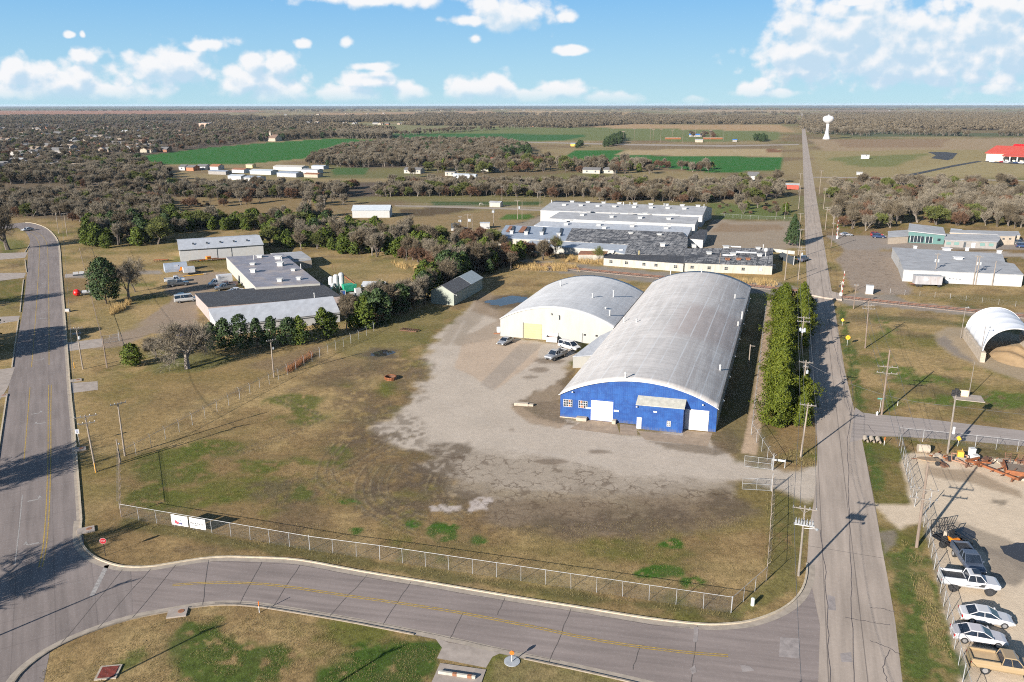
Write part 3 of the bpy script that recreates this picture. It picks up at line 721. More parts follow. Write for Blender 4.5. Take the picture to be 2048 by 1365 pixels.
# painted lines
YEL, WHT = M('yellow_paint', (.40, .27, .06), .7, .5, 3., dirt=(.20, .17, .155), dirt_amt=1.), M('white_paint', (.33, .31, .29), .7, .4, 3., dirt=(.2, .18, .17), dirt_amt=.8)
mb = MB()
c0 = smooth(P((345, 1171), (400, 1167), (470, 1166), (560, 1172), (680, 1190), (820, 1210), (925, 1227), (1060, 1253), (1200, 1282), (1350, 1303), (1456, 1312)))
mb.strip(c0, .13, .0185, off=-.14); mb.strip(c0, .13, .0185, off=.14)
yl = smooth(P((99, 850), (104, 760), (101, 700), (103, 640), (101, 560), (99, 500), (93, 478), (80, 465), (50, 455)))
yr = P((95, 940), (99, 850))
mb.strip(smooth(P((80, 1135), (88, 1095), (93, 1040), (96, 980), (98, 900), (98, 830), (99, 770))), .13, .0125, off=-.12)
mb.strip(smooth(P((82, 1135), (90, 1095), (95, 1040), (98, 980), (100, 900), (100, 830), (101, 770))), .13, .0125, off=.12)
mb.strip(smooth(P((98, 730), (98, 650), (97, 560), (95, 500), (90, 480), (76, 467), (50, 458))), .14, .0125)
mb.strip(smooth(P((48, 920), (54, 850), (60, 775))), .13, .0125); mb.strip(smooth(P((63, 735), (70, 650), (76, 560), (79, 500), (76, 482), (66, 470), (45, 461))), .14, .0125)
struct('road_marking', mb, YEL)
mb = MB()
mb.strip(P((45, 990), (38, 1060), (30, 1130)), .12, .0125); mb.strip(P((184, 1192), (214, 1131)), .5, .0125)
mb.strip(P((138, 859), (146, 859)), .3, .0185)
def turn_arrow(px, py, flip, s=.85):
    g = at(px, py); f = -1 if flip else 1
    for q in ([(-1.5, -.1), (.3, -.1), (.6, .15), (.6, .35), (.2, .12), (-1.5, .12)], [(.3, .3), (1.1, .25), (.65, .95)]):
        pts = []
        for x, y in q:
            x *= f * s * .75; y *= s * 1.5
            pts.append((g[0] + x * math.cos(AZB) + y * math.sin(AZB), g[1] - x * math.sin(AZB) + y * math.cos(AZB)))
        mb.sheet(pts, .013)
for a in ((82, 720, 0), (76, 827, 0), (78, 848, 1), (72, 1000, 0), (60, 1090, 1), (86, 626, 0), (85, 638, 1), (88, 568, 1), (89, 528, 0), (87, 575, 0)):
    turn_arrow(*a)
struct('lane_arrow', mb, WHT)
# standing water
m, nt, b = _nt('puddle_water'); b.inputs['Base Color'].default_value = (.035, .032, .03, 1); b.inputs['Roughness'].default_value = .04
nn = noise(nt, objco(nt), 3., 3); bump(nt, b, nn, .05, .02)
mw = m
mb = MB()
def blob(px, amp=.5, z=.006, seed=1):
    S = smooth(P(*px) + [at(*px[0])], 8)[:-1]; c = np.mean(np.array(S), 0); out = []
    for i, p in enumerate(S):
        k = 1 + amp * (float(fbm(np.array([p[0] * .55 + seed * 7]), np.array([p[1] * .55]), 4)[0]) - .5) * 2
        out.append((c[0] + (p[0] - c[0]) * k, c[1] + (p[1] - c[1]) * k))
    return out
PUD = ([(978, 603), (1000, 595), (1040, 592), (1062, 596), (1055, 604), (1030, 607), (1000, 612)], [(738, 708), (755, 702), (775, 700), (788, 705), (775, 711), (750, 714)], [(1905, 1062), (1925, 1052), (1950, 1062), (1955, 1076), (1925, 1074)],
       [(2000, 1092), (2035, 1085), (2080, 1095), (2080, 1125), (2030, 1116)], [(350, 588), (362, 585), (368, 589), (358, 593)])
for i, q in enumerate(PUD):
    paint_q = q
    mb.sheet(blob(q, .55, seed=i), .006)
struct('puddle', mb, mw)
# railway
m_bal = M('ballast', (.22, .175, .145), .95, .4, 3.); m_tie = M('sleeper_timber', (.11, .065, .045), .9, .4, 2.); m_rail = M('rail_steel', (.20, .105, .07), .5, .2, 2., metal=.5)
ra, rb = Vector(at(980, 522)), Vector(at(1560, 579)); rc, rd_ = Vector(at(1697, 597)), Vector(at(2048, 634)); re_ = rd_ + (rd_ - rc) * 2
r0 = ra - (rb - ra) * .9
rail = smooth([tuple(r0), tuple(ra), tuple((ra + rb) / 2), tuple(rb), tuple(rc), tuple(rd_), tuple(re_)], 8)
mb = MB()
for w, z0, z1 in ((3.9, 0, .16),): mb.rib(rail, w, z0, z1)
struct('railway_ballast', mb, m_bal)
mb = MB(); acc_d = 0
for i in range(len(rail) - 1):
    p, q_ = Vector(rail[i]), Vector(rail[i + 1]); L = (q_ - p).length; d = (q_ - p) / L; t = acc_d
    while t < L:
        c_ = p + d * t; s = Vector((d.y, -d.x))
        mb.obox((c_.x, c_.y, .20), (1.3, .12, .06), (s.x, s.y, 0), (d.x, d.y, 0), (0, 0, 1)); t += .85
    acc_d = t - L
struct('railway_sleepers', mb, m_tie)
mb = MB()
for o in (-.72, .72): mb.rib(rail, .09, .26, .40, off=o)
struct('railway_rails', mb, m_rail)
mb = MB(); mb.sheet(P((1606, 577), (1655, 585), (1690, 590), (1692, 604), (1655, 600), (1606, 592)), .42); mb.v = [(x, y, .405) for x, y, z in mb.v]
mb2 = MB(); mb2.prism(P((1612, 578), (1648, 582), (1680, 590), (1684, 602), (1650, 598), (1610, 590)), 0, .402)
struct('level_crossing', mb2, m_right)
# ================================================================ TREES
m_bark = M('bark_grey_brown', (.12, .098, .082), .95, .35, 6., stretch=(1, 1, .25))
m_bark_pale = M('bark_pale', (.21, .18, .15), .95, .35, 6., stretch=(1, 1, .25))
m_bark_dark = M('bark_dark', (.09, .07, .055), .95, .35, 6., stretch=(1, 1, .25))
m_twig = leafmat('twigs_brown', (.085, .068, .046), (.180, .146, .098), .9)
m_twig_pale = leafmat('twigs_pale', (.135, .114, .084), (.255, .218, .162), .9)
m_twig_red = leafmat('twigs_russet', (.10, .058, .036), (.18, .105, .066), .9)
m_bud = leafmat('buds_yellow_green', (.07, .085, .022), (.14, .15, .045), .8)
m_cedar = leafmat('cedar_foliage', (.030, .050, .008), (.092, .118, .014), .7)
m_cedar_dk = leafmat('dark_conifer_needles', (.018, .035, .012), (.050, .078, .026), .7)
m_arbor = leafmat('arborvitae_foliage', (.034, .054, .004), (.112, .126, .011), .7)
m_shrub = leafmat('leaf_olive', (.07, .075, .028), (.15, .14, .05), .8)
m_reed = leafmat('reed_stems', (.30, .20, .08), (.46, .33, .15), .9)
m_dead = leafmat('dead_red_stems', (.16, .06, .03), (.30, .14, .06), .9)

def perp(d, r):
    a = Vector((r.uniform(-1, 1), r.uniform(-1, 1), r.uniform(-1, 1)))
    p = a - d * a.dot(d)
    return p.normalized() if p.length > 1e-3 else Vector((1, 0, 0))

def bare_tree(seed, h, spread, trunk_r, levels=4, kids=(5, 5, 4, 5), twig=(.9, .035), nt_=6, trunkfrac=.28, up=.25, forks=1):
    """winter tree: forked tapering limbs, ending in sprays of fine twigs -> (trunk MB, twig MB)"""
    r = random.Random(seed); tr = MB(); tw = MB()
    def limb(p, d, L, rad_, lev):
        n = 3 if lev < 2 else 2
        pts = [p]; q = p; dd = d
        for i in range(n):
            dd = (dd + perp(dd, r) * r.uniform(.05, .22) + Vector((0, 0, up * .3 * (1 if lev else 0)))).normalized()
            q = q + dd * (L / n); pts.append(q)
        for i in range(n):
            tr.tube(pts[i], pts[i + 1], rad_ * (1 - .55 * i / n), rad_ * (1 - .55 * (i + 1) / n), 6 if lev == 0 else (4 if lev < 2 else 3), cap=False)
        if lev >= levels:
            spray(pts[-1], dd, L); spray(pts[len(pts) // 2], dd, L); return
        k = kids[min(lev, len(kids) - 1)]
        for j in range(k):
            t = r.uniform(.45 if lev == 0 else .25, 1.0) if j < k - 1 else 1.0
            s = min(int(t * n), n - 1); b_ = pts[s] + (pts[s + 1] - pts[s]) * (t * n - s)
            ang = r.uniform(.45, .95) * (spread if lev < 2 else 1.)
            nd = (dd * math.cos(ang) + perp(dd, r) * math.sin(ang) + Vector((0, 0, up * .5))).normalized()
            limb(b_, nd, L * r.uniform(.58, .82), rad_ * r.uniform(.38, .55), lev + 1)
    def spray(p, d, L):
        for i in range(nt_):
            nd = (d + perp(d, r) * r.uniform(.3, 1.1) + Vector((0, 0, .15))).normalized()
            e = p + nd * twig[0] * r.uniform(.5, 1.2) ; s = perp(nd, r) * twig[1]
            tw.add([p - s, p + s, e], [(0, 1, 2)])
            b_ = p + (e - p) * .45; nd2 = (nd + perp(nd, r) * .8).normalized(); e2 = b_ + nd2 * twig[0] * .5
            tw.add([b_ - s * .7, b_ + s * .7, e2], [(0, 1, 2)])
    for k in range(forks):
        d = Vector((r.uniform(-.25, .25) * (2 if forks > 1 else .4), r.uniform(-.25, .25) * (2 if forks > 1 else .4), 1)).normalized()
        limb(Vector((r.uniform(-.3, .3) * (forks > 1), r.uniform(-.3, .3) * (forks > 1), 0)), d, h * trunkfrac * (1.25 if forks > 1 else 1), trunk_r, 0)
    zm = max([v[2] for v in tw.v] + [v[2] for v in tr.v]); k = h / zm
    for b_ in (tr, tw): b_.v = [tuple(Vector(v) * k) for v in b_.v]
    return tr, tw

def crown(seed, h, prof, n_cl, per, leaf, z0=.08, lump=.28, droop=0., shape=(1, 1)):
    """foliage crown: clumps of leaf faces spread through an uneven envelope; prof(t) = radius at height fraction t"""
    r = random.Random(seed); mb = MB(); lob = [(r.uniform(0, 6.28), r.uniform(0, 1), r.uniform(.5, 1)) for _ in range(16)]
    for i in range(n_cl):
        t = r.random() ** .9 * (1 - z0) + z0; a = r.uniform(0, 2 * PI)
        R = prof(t); k = 1.
        for la, lt, ls in lob:
            da = math.atan2(math.sin(a - la), math.cos(a - la))
            k += lump * ls * math.exp(-(da / .55) ** 2 - ((t - lt) / .13) ** 2) - lump * .03
        rr = R * k * math.sqrt(r.uniform(.35, 1.))
        c = Vector((math.cos(a) * rr * shape[0], math.sin(a) * rr * shape[1], t * h - droop * rr))
        cs = (R * .16 + .16) * r.uniform(.7, 1.3)
        for j in range(per):
            d = Vector((r.gauss(0, 1), r.gauss(0, 1), r.gauss(0, .8))) * cs * .55
            p = c + d; out_ = (Vector((p.x, p.y, 0)) * .8 + Vector((0, 0, .5 * R))).normalized()
            nrm = (out_ + Vector((r.gauss(0, .6), r.gauss(0, .6), r.gauss(0, .6)))).normalized()
            s = perp(nrm, r); u = nrm.cross(s); l = leaf * r.uniform(.6, 1.3)
            mb.add([p - s * l * .6, p + u * l * .35 + s * .1 * l, p + s * l * .75, p - u * l * .4], [(0, 1, 2, 3)])
    return mb

def trunk_mb(h, r0, lean=0., n=6, seed=0):
    r = random.Random(seed); mb = MB(); p = Vector((0, 0, 0))
    for i in range(3):
        q = p + Vector((r.uniform(-.1, .1) + lean, r.uniform(-.1, .1), h / 3)); mb.tube(p, q, r0 * (1 - i * .28), r0 * (1 - (i + 1) * .28), n, cap=False); p = q
    return mb

def plant(name, label, cat, px, parts, rz=None, group=None, loc=None, s=1.):
    g = loc or at(*px)
    t = thing(name, label, cat, g, RNG.uniform(0, 6.28) if rz is None else rz, group)
    t.scale = (s, s, s)
    for nm, mb, mt_ in parts: mb.build(nm, mt_, t)
    return t

# ---- single trees, seen well
def big_bare(seed, h, tr=.35, sp=1.0, lv=4, pale=False, kids=(5, 5, 4, 4), forks=1, twig=(.9, .02), tf=.26, up=.2):
    a, b_ = bare_tree(seed, h, sp, tr, lv, kids, twig, 6, forks=forks, trunkfrac=tf, up=up)
    return [('trunk', a, m_bark_pale if pale else m_bark), ('crown', b_, m_twig_pale if pale else m_twig)]
plant('bare_tree', 'wide spreading bare tree with a thick trunk left of the row of conifers', 'tree', (375, 738), big_bare(11, 10.8, .42, 1.45, 4, True, (6, 5, 4, 4), twig=(1., .017), tf=.25, up=.1), .4)
plant('bare_tree', 'tall bare tree on the grass inside the curve of the three-lane road', 'tree', (16, 500), big_bare(12, 17, .62, .95, 4, False, (6, 5, 4, 4), twig=(1.1, .03)), 1.)
plant('bare_tree', 'slim bare tree with russet twigs behind the big round conifer', 'tree', (258, 601), big_bare(13, 12.5, .3, .75, 4, True, (5, 4, 4, 4)))
plant('bare_tree', 'small dark bare tree, lower of the two beside the round conifer', 'tree', (270, 584), big_bare(14, 6.5, .16, .8, 3))
plant('bare_tree', 'dense pale bare tree between the carport and the dark shed hedge', 'tree', (820, 618), big_bare(15, 8.2, .3, 1.2, 4, True, (6, 5, 4, 4)))
plant('bare_tree', 'bare tree with a pale domed crown behind the flat-roofed workshop', 'tree', (612, 452), big_bare(16, 11, .3, 1.1, 4, True, (6, 5, 4, 4), twig=(1., .035)))
plant('budding_tree', 'thin budding tree, left of two before the tin-roofed wing of the factory', 'tree', (1112, 515), [(n, m_, (m_bud if n == 'crown' else mm)) for n, m_, mm in big_bare(17, 7.5, .13, .6, 3)])
plant('budding_tree', 'thin budding tree, right of two before the tin-roofed wing of the factory', 'tree', (1196, 528), [(n, m_, (m_bud if n == 'crown' else mm)) for n, m_, mm in big_bare(18, 6.6, .12, .6, 3)])
plant('bare_tree', 'small shrubby bare tree beside the left drive gate', 'tree', (312, 716), big_bare(19, 5.2, .16, 1.2, 4, True, (5, 5, 4, 3)))
# trees off to the west whose long shadows fall across the three-lane road
def off_sun(px, py, h):
    """foot of something h tall whose top throws its shadow on this sighted spot"""
    g = at(px, py); L = h / math.tan(SUN_EL); return g[0] + math.sin(SUN_AZ) * L, g[1] + math.cos(SUN_AZ) * L
for i, (px, py, hh) in enumerate(((150, 915, 9.5), (215, 1085, 9.), (95, 590, 9))):
    plant('bare_tree', 'bare tree on the far verge of the three-lane road', 'tree', None, big_bare(30 + i, hh * 1.35, .5, 1.1, 4, twig=(1., .03)), loc=off_sun(px, py, hh), group='bare trees beyond the three-lane road')
cone = lambda R, p=1.: (lambda t: R * (1 - t) ** p * min(1, t * 9 + .15))
egg = lambda R, tm=.4: (lambda t: R * math.sqrt(max(0, 1 - ((t - tm) / (tm if t < tm else 1 - tm)) ** 2)) + .05)
def conifer(seed, h, R, mat, kind='cone', n=240, per=16, leaf=.34, z0=.1, **k):
    pf = cone(R, .8) if kind == 'cone' else (cone(R * 1.15, .5) if kind == 'fir' else egg(R, .42))
    return [('trunk', trunk_mb(h * (.85 if kind == 'cone' else .6), .09 + h * .012, seed=seed), m_bark_dark), ('crown', crown(seed, h, pf, n, per, leaf, z0, **k), mat)]
plant('conifer', 'big round dark conifer standing alone on the lawn by the three-lane road', 'tree', (213, 608), conifer(41, 12.2, 3.6, m_cedar_dk, 'egg', 420, 18, .4, .12))
plant('cedar', 'small green cedar beside the bare tree at the left drive', 'tree', (265, 733), conifer(42, 4.6, 1.9, m_cedar, 'egg', 220, 16, .26))
pl = conifer(43, 11.5, 3.6, m_cedar_dk, 'cone', 380, 18, .4, .12)
plant('conifer', 'leaning dark conifer on the corner of the empty concrete lot', 'tree', (1585, 492), pl)
for i, (px, h_, R_) in enumerate((((425, 700), 6.4, 2.0), ((452, 700), 6.8, 1.9), ((482, 697), 6.9, 1.9), ((515, 695), 6.6, 1.9), ((545, 692), 6.3, 1.7), ((580, 690), 6.6, 2.1), ((600, 688), 6.2, 1.9), ((648, 677), 6.4, 1.9), ((662, 672), 5.6, 1.5))):
    plant('conifer', 'dark open conifer in the row along the white metal building', 'tree', px, conifer(50 + i, h_ * (.92 + .2 * (i * 7 % 5) / 5), R_ * 1.15, m_cedar_dk if i < 6 else m_cedar, 'egg' if i % 3 == 2 else 'fir', 190, 13, .33, .1, lump=.7), group='conifers along the white metal building')
for i, (px, py) in enumerate(((30, 705), (75, 692), (118, 672), (60, 668))):
    g = off_sun(px, py, 6.); plant('conifer', 'dense evergreen beyond the three-lane road', 'tree', None, conifer(90 + i, 10. - i * .5, 4.4, m_cedar_dk, 'egg', 300, 18, .45, .05), loc=g, group='dense evergreens beyond the three-lane road')
# the hedge of arborvitae beside the country road: two ranks
hd = [(8.6, 1.), (9.2, 1.08), (8.3, .95), (9.0, 1.05), (8.8, 1.), (8.2, 1.02), (9.3, 1.), (8.7, 1.)]
protos = [conifer(70 + i, h_ * (1, .9, 1.08, .97)[i], 2.75 * k, m_arbor, 'egg' if i % 2 else 'fir', 430, 22, .27, .03, lump=.9) for i, (h_, k) in enumerate(hd[:4])]
hroot = []
for i, pr in enumerate(protos):
    hroot.append(pr)
first = {}
def hedge(k, e, n, s, rank):
    lab = {'w': 'tall yellow-green evergreen in the rank on the warehouse side of the hedge', 'e': 'yellow-green evergreen in the rank of the hedge nearest the country road'}[rank]
    g = RW(e, n)
    if k not in first:
        first[k] = plant('arborvitae', lab, 'tree', None, protos[k], loc=g, group='evergreens in the roadside hedge', s=s)
    else:
        dup(first[k], g, RNG.uniform(0, 6.28), s, lab, 'evergreens in the roadside hedge')
for i, n in enumerate((126.5, 131.5, 137, 143, 149, 155, 161.5, 168, 175, 182, 189, 196.5, 204)):
    hedge(i % 4, 1.5 - (n - 126) * .012 + RNG.uniform(-.3, .3), n + RNG.uniform(-1, 1), .80 + .22 * RNG.random(), 'w')
for i, (n, s) in enumerate(((129, .62), (135, .70), (141, .55), (147, .48), (175, .62), (182, .76), (189, .86), (196, .92), (203, .92))):
    hedge((i + 2) % 4, 5.0, n, s, 'e')

# ---- woodland prototypes: whole trees as single meshes (too small in view to show their parts)
def one(tr, tw, mats):
    mb = MB(); mb.add(tr.v, tr.f, 0); mb.add(tw.v, tw.f, 1)
    return mb, mats
PRO = {}
def proto(kind, mb, mats): PRO.setdefault(kind, []).append((mb, mats))
for i in range(4):
    a, b_ = bare_tree(100 + i, 10, (.62, .8, .55, .7)[i], .22, 3, (7, 5, 5), (1.3, .045), 7, forks=1 + (i % 3), trunkfrac=(.30, .22, .28, .2)[i], up=(.5, .35, .65, .5)[i])
    proto('bare', *one(a, b_, [m_bark, (m_twig, m_twig, m_twig_pale, m_twig)[i]]))
for i in range(3):
    a, b_ = bare_tree(110 + i, 10, .75, .2, 3, (7, 5, 5), (1.3, .042), 7, forks=2, trunkfrac=(.3, .22, .26)[i], up=.5)
    proto('pale', *one(a, b_, [m_bark_pale, m_twig_pale]))
for i in range(2):
    a, b_ = bare_tree(120 + i, 8, 1.2, .2, 3, (6, 5, 5), (1.1, .05), 7, forks=3, trunkfrac=.2)
    proto('russet', *one(a, b_, [m_bark_dark, m_twig_red]))
for i in range(2):
    a, b_ = bare_tree(130 + i, 9, 1.1, .2, 3, (6, 5, 4), (1.1, .09), 8, forks=2, trunkfrac=.2)
    proto('bud', *one(a, b_, [m_bark, m_bud]))
for i in range(3):
    c_ = crown(140 + i, 7.5, egg(2.6, .38), 170, 12, .5, .03, lump=.4)
    proto('cedar', *one(trunk_mb(4, .16), c_, [m_bark_dark, m_cedar]))
for i in range(2):
    c_ = crown(150 + i, 9, egg(2.8, .4), 150, 12, .55, .06, lump=.4)
    proto('dark', *one(trunk_mb(5, .18), c_, [m_bark_dark, m_cedar_dk]))
for i in range(2):
    a, b_ = bare_tree(160 + i, 2.6, 1.3, .05, 2, (6, 5, 4), (.7, .05), 7, forks=6, trunkfrac=.4)
    proto('brush', *one(a, b_, [m_bark_dark, m_twig if i else m_twig_red]))
# distant clumps: a stand of several crowns as one light mesh
for i in range(3):
    r = random.Random(170 + i); mb = MB()
    for k in range(7):
        ox, oy, hh, R = r.uniform(-13, 13), r.uniform(-8, 8), r.uniform(6, 10), r.uniform(3, 5)
        cr_ = crown(180 + i * 10 + k, hh, egg(R, .5), 45, 7, 1.2, .1, lump=.4)
        mb.add([(x + ox, y + oy, z) for x, y, z in cr_.v], cr_.f, 0)
        mb.tube((ox, oy, 0), (ox, oy, hh * .5), .3, .15, 4, 1)
    proto('clump', mb, [m_twig, m_bark_dark])

MESH = {}
def place(kind, k, loc, rz, s, label, cat, group, nm):
    key = (kind, k % len(PRO[kind])); mb, mats = PRO[kind][key[1]]
    if key not in MESH:
        o = mb.build(nm, mats); MESH[key] = o
    else:
        o = MESH[key].copy(); o.name = nm; COL.objects.link(o)
    o.location = (*loc, 0); o.rotation_euler = (0, 0, rz); o.scale = s if isinstance(s, tuple) else (s, s, s)
    return tag(o, label, cat, group)

def fill(px, spacing, seed, world=False, thin=0., cell=30.):
    poly = px if world else P(*px); r = random.Random(seed); out = []
    xs = [p[0] for p in poly]; ys = [p[1] for p in poly]
    x = min(xs)
    while x < max(xs):
        y = min(ys)
        while y < max(ys):
            X, Y = x + r.uniform(-.48, .48) * spacing, y + r.uniform(-.48, .48) * spacing
            ins = False
            for i in range(len(poly)):
                (ax, ay), (bx, by) = poly[i], poly[(i + 1) % len(poly)]
                if (ay > Y) != (by > Y) and X < ax + (Y - ay) * (bx - ax) / (by - ay): ins = not ins
            if ins and (not thin or float(vnoise(np.array([X / cell + 9]), np.array([Y / cell]))[0]) > thin): out.append((X, Y))
            y += spacing
        x += spacing
    return out

WOODS = []   # (x, y, kind, scale)
def wood(px, spacing, mix, sc=(.7, 1.15), seed=1, thin=0., **k):
    r = random.Random(seed); ks = list(mix); ws = [mix[q] for q in ks]
    for X, Y in fill(px, spacing, seed, thin=thin, **k):
        WOODS.append((X, Y, r.choices(ks, ws)[0], (sc[0] + (sc[1] - sc[0]) * r.random() ** 1.4) * (1.12 if r.random() < .2 else 1)))
B_ = dict(bare=6, pale=3, russet=1.2, bud=.6)
# the long belt of trees behind the works
wood([(330, 397), (480, 398), (640, 399), (700, 396), (860, 395), (1000, 394), (1200, 403), (1420, 408), (1470, 400), (1440, 374), (1200, 374), (1000, 371), (800, 372), (640, 379), (480, 380), (340, 380)], 4.3, dict(bare=5, pale=3, russet=1.8, bud=.9, dark=.15), (.45, .88), 2, thin=.2, cell=22)
wood([(1430, 372), (1560, 366), (1575, 400), (1480, 410)], 7, dict(bare=3, pale=2, bud=1, cedar=.6, brush=2), (.6, 1.), 3)
# thickets west
wood([(-120, 440), (0, 432), (120, 438), (170, 448), (330, 452), (345, 430), (330, 404), (200, 396), (0, 390), (-150, 392)], 4.8, dict(bare=5, pale=4, russet=1.2, bud=1.2), (.5, .8), 4)
wood([(-160, 388), (0, 384), (200, 390), (340, 394), (345, 362), (330, 345), (200, 348), (0, 356), (-200, 360)], 6.2, dict(bare=5, pale=4, russet=1.2, bud=1., cedar=.35), (.5, .95), 5, thin=.36)
wood([(350, 430), (520, 440), (620, 450), (700, 436), (690, 405), (560, 405), (380, 405)], 7.5, dict(bare=3, pale=3, russet=2, bud=1, brush=5, cedar=.6), (.5, .85), 6, thin=.42)
# cedars behind the white building, merging into brush towards the railway
wood([(160, 492), (235, 500), (330, 488), (345, 470), (330, 455), (200, 450), (165, 470)], 5.6, dict(cedar=3, bare=3, dark=1.6, bud=.6), (.75, 1.1), 7)
wood([(335, 468), (520, 462), (545, 500), (640, 505), (720, 512), (800, 520), (870, 532), (890, 510), (840, 480), (700, 462), (600, 450), (345, 444)], 5.0, dict(cedar=7, bare=2.2, pale=1, dark=.5, bud=.7), (.6, .95), 8)
wood([(780, 520), (900, 530), (1000, 540), (1050, 520), (1010, 488), (900, 470), (840, 478)], 4.8, dict(bare=3, russet=3, brush=4, cedar=.8, bud=.5), (.45, .75), 9)
wood([(860, 545), (900, 555), (980, 550), (1040, 540), (1000, 520), (900, 525)], 4.2, dict(bare=3, russet=2, brush=2, dark=1.2), (.5, .8), 10)
wood([(990, 480), (1050, 505), (1140, 515), (1120, 525), (1010, 515)], 4.5, dict(brush=5, russet=2, bare=1), (.5, .8), 11)
# hedge between the yard and the workshops
wood([(684, 664), (740, 660), (820, 628), (862, 604), (856, 590), (800, 612), (745, 628), (690, 644)], 3.3, dict(dark=1.2, cedar=1.8, bare=3.6, pale=1, russet=2), (.62, .95), 12)
wood([(845, 600), (880, 585), (930, 560), (985, 548), (1000, 535), (960, 525), (900, 535), (850, 560)], 4.2, dict(cedar=3, dark=2.6, bare=1.6, russet=1), (.85, 1.15), 13)
# right of the country road
wood([(1660, 455), (1760, 466), (1830, 448), (2048, 462), (2260, 470), (2260, 425), (2048, 400), (1880, 392), (1760, 398), (1670, 412)], 6.2, dict(bare=4, pale=5, russet=1.6, bud=.5), (.6, 1.05), 14, thin=.24)
wood([(1655, 398), (2048, 418), (2260, 425), (2260, 378), (2048, 372), (1850, 368), (1660, 372)], 7.5, dict(bare=3, pale=3, russet=2, brush=4, bud=.8), (.55, .95), 15, thin=.38)
wood([(1425, 432), (1580, 436), (1575, 405), (1440, 405)], 9, dict(brush=4, bare=1, cedar=.5), (.5, .9), 16)
# houses' trees, centre woods
wood([(760, 360), (900, 352), (1060, 345), (1250, 350), (1420, 352), (1420, 338), (1260, 332), (1060, 322), (1000, 324), (880, 338), (760, 345)], 10, dict(bare=4, pale=2, russet=1, cedar=.8, bud=1.2), (.7, 1.1), 17, thin=.35)
wood([(612, 331), (700, 337), (880, 332), (1000, 322), (1062, 298), (1003, 286), (860, 284), (770, 287), (690, 299), (622, 319)], 6.5, dict(bare=5, pale=2.4, russet=1.4, dark=.3), (.6, 1.0), 18)
wood([(985, 315), (1060, 318), (1062, 300), (1035, 300)], 9, dict(dark=4), (.8, 1.1), 19)
wood([(500, 285), (672, 276), (672, 266), (500, 268)], 9, dict(bare=5, dark=.8), (.9, 1.2), 20)
wood([(676, 278), (784, 279), (784, 271), (676, 270)], 8, dict(pale=6, bare=1), (1., 1.3), 21)
wood([(-300, 352), (0, 344), (240, 318), (330, 340), (345, 350), (200, 360), (0, 366)], 8, dict(bare=5, pale=3, bud=.6, dark=.2), (.6, .95), 22, thin=.2)
# the town under its trees
wood([(-400, 352), (0, 342), (250, 314), (410, 294), (500, 285), (560, 272), (560, 262), (430, 262), (0, 264), (-400, 268)], 12.5, dict(bare=5, pale=3, russet=1.6, bud=.7, dark=.5), (.6, .95), 23, thin=.34, cell=38)
wood([(-500, 266), (0, 262), (480, 262), (560, 256), (430, 246), (0, 247), (-500, 250)], 19, dict(bare=6, pale=2, russet=1.2, dark=.7), (.7, 1.05), 24, thin=.34, cell=55)
# belts further out
wood([(780, 270), (1010, 256), (1180, 255), (1010, 259), (800, 273)], 12, dict(bare=5, pale=1), (.7, 1.1), 25, thin=.3)
wood([(1615, 268), (1740, 273), (1740, 269), (1940, 274), (1940, 270), (1720, 263), (1615, 264)], 12, dict(bare=5, pale=1), (.8, 1.2), 26)
wood([(1995, 273), (2200, 273), (2200, 268), (1995, 268)], 12, dict(bare=5), (.8, 1.2), 27)
wood([(1208, 295), (1240, 289), (1250, 277), (1232, 276), (1205, 292)], 9, dict(dark=5), (.8, 1.2), 28)
wood([(1140, 298), (1160, 291), (1170, 291), (1150, 300)], 8, dict(dark=2, bare=1), (.5, .9), 29)
wood([(1508, 284), (1532, 284), (1532, 279), (1508, 279)], 9, dict(dark=5), (.8, 1.1), 30)
wood([(1380, 277), (1440, 277), (1440, 271), (1380, 271)], 16, dict(bare=3, russet=1), (.7, 1.), 31)
CLP = []
def clump(px, spacing, seed, thin=0., cell=200., sc=(.9, 1.3)):
    r = random.Random(seed)
    for X, Y in fill(px, spacing, seed, thin=thin, cell=cell): CLP.append((X, Y, r.uniform(*sc)))
clump([(430, 262), (560, 262), (680, 266), (790, 268), (760, 262), (560, 249), (430, 247)], 26, 40)
clump([(820, 252), (1000, 252), (1130, 256), (1235, 251), (1235, 238), (1000, 237), (830, 239)], 30, 41)
clump([(540, 245), (700, 246), (1000, 236), (1000, 231), (700, 235), (540, 236)], 34, 42, .2)
clump([(-500, 248), (430, 246), (540, 238), (430, 232), (-500, 236)], 34, 43, .3)
clump([(1235, 249), (1590, 249), (1590, 236), (1250, 233), (1000, 236)], 36, 44, .3)
clump([(1612, 262), (1800, 262), (1990, 263), (2300, 258), (2300, 236), (1900, 233), (1612, 236)], 30, 45, .36)
clump([(1612, 235), (2300, 233), (2300, 226), (1612, 227)], 55, 46, .48)
clump([(640, 231), (1000, 230), (1100, 232), (1600, 230), (1600, 226), (1290, 228), (1000, 228), (700, 228)], 60, 47, .5)
clump([(-500, 224), (400, 222), (640, 224), (1000, 222), (1600, 221), (2300, 219), (2300, 217.5), (1000, 218.5), (-500, 220)], 120, 48, .62, 500)
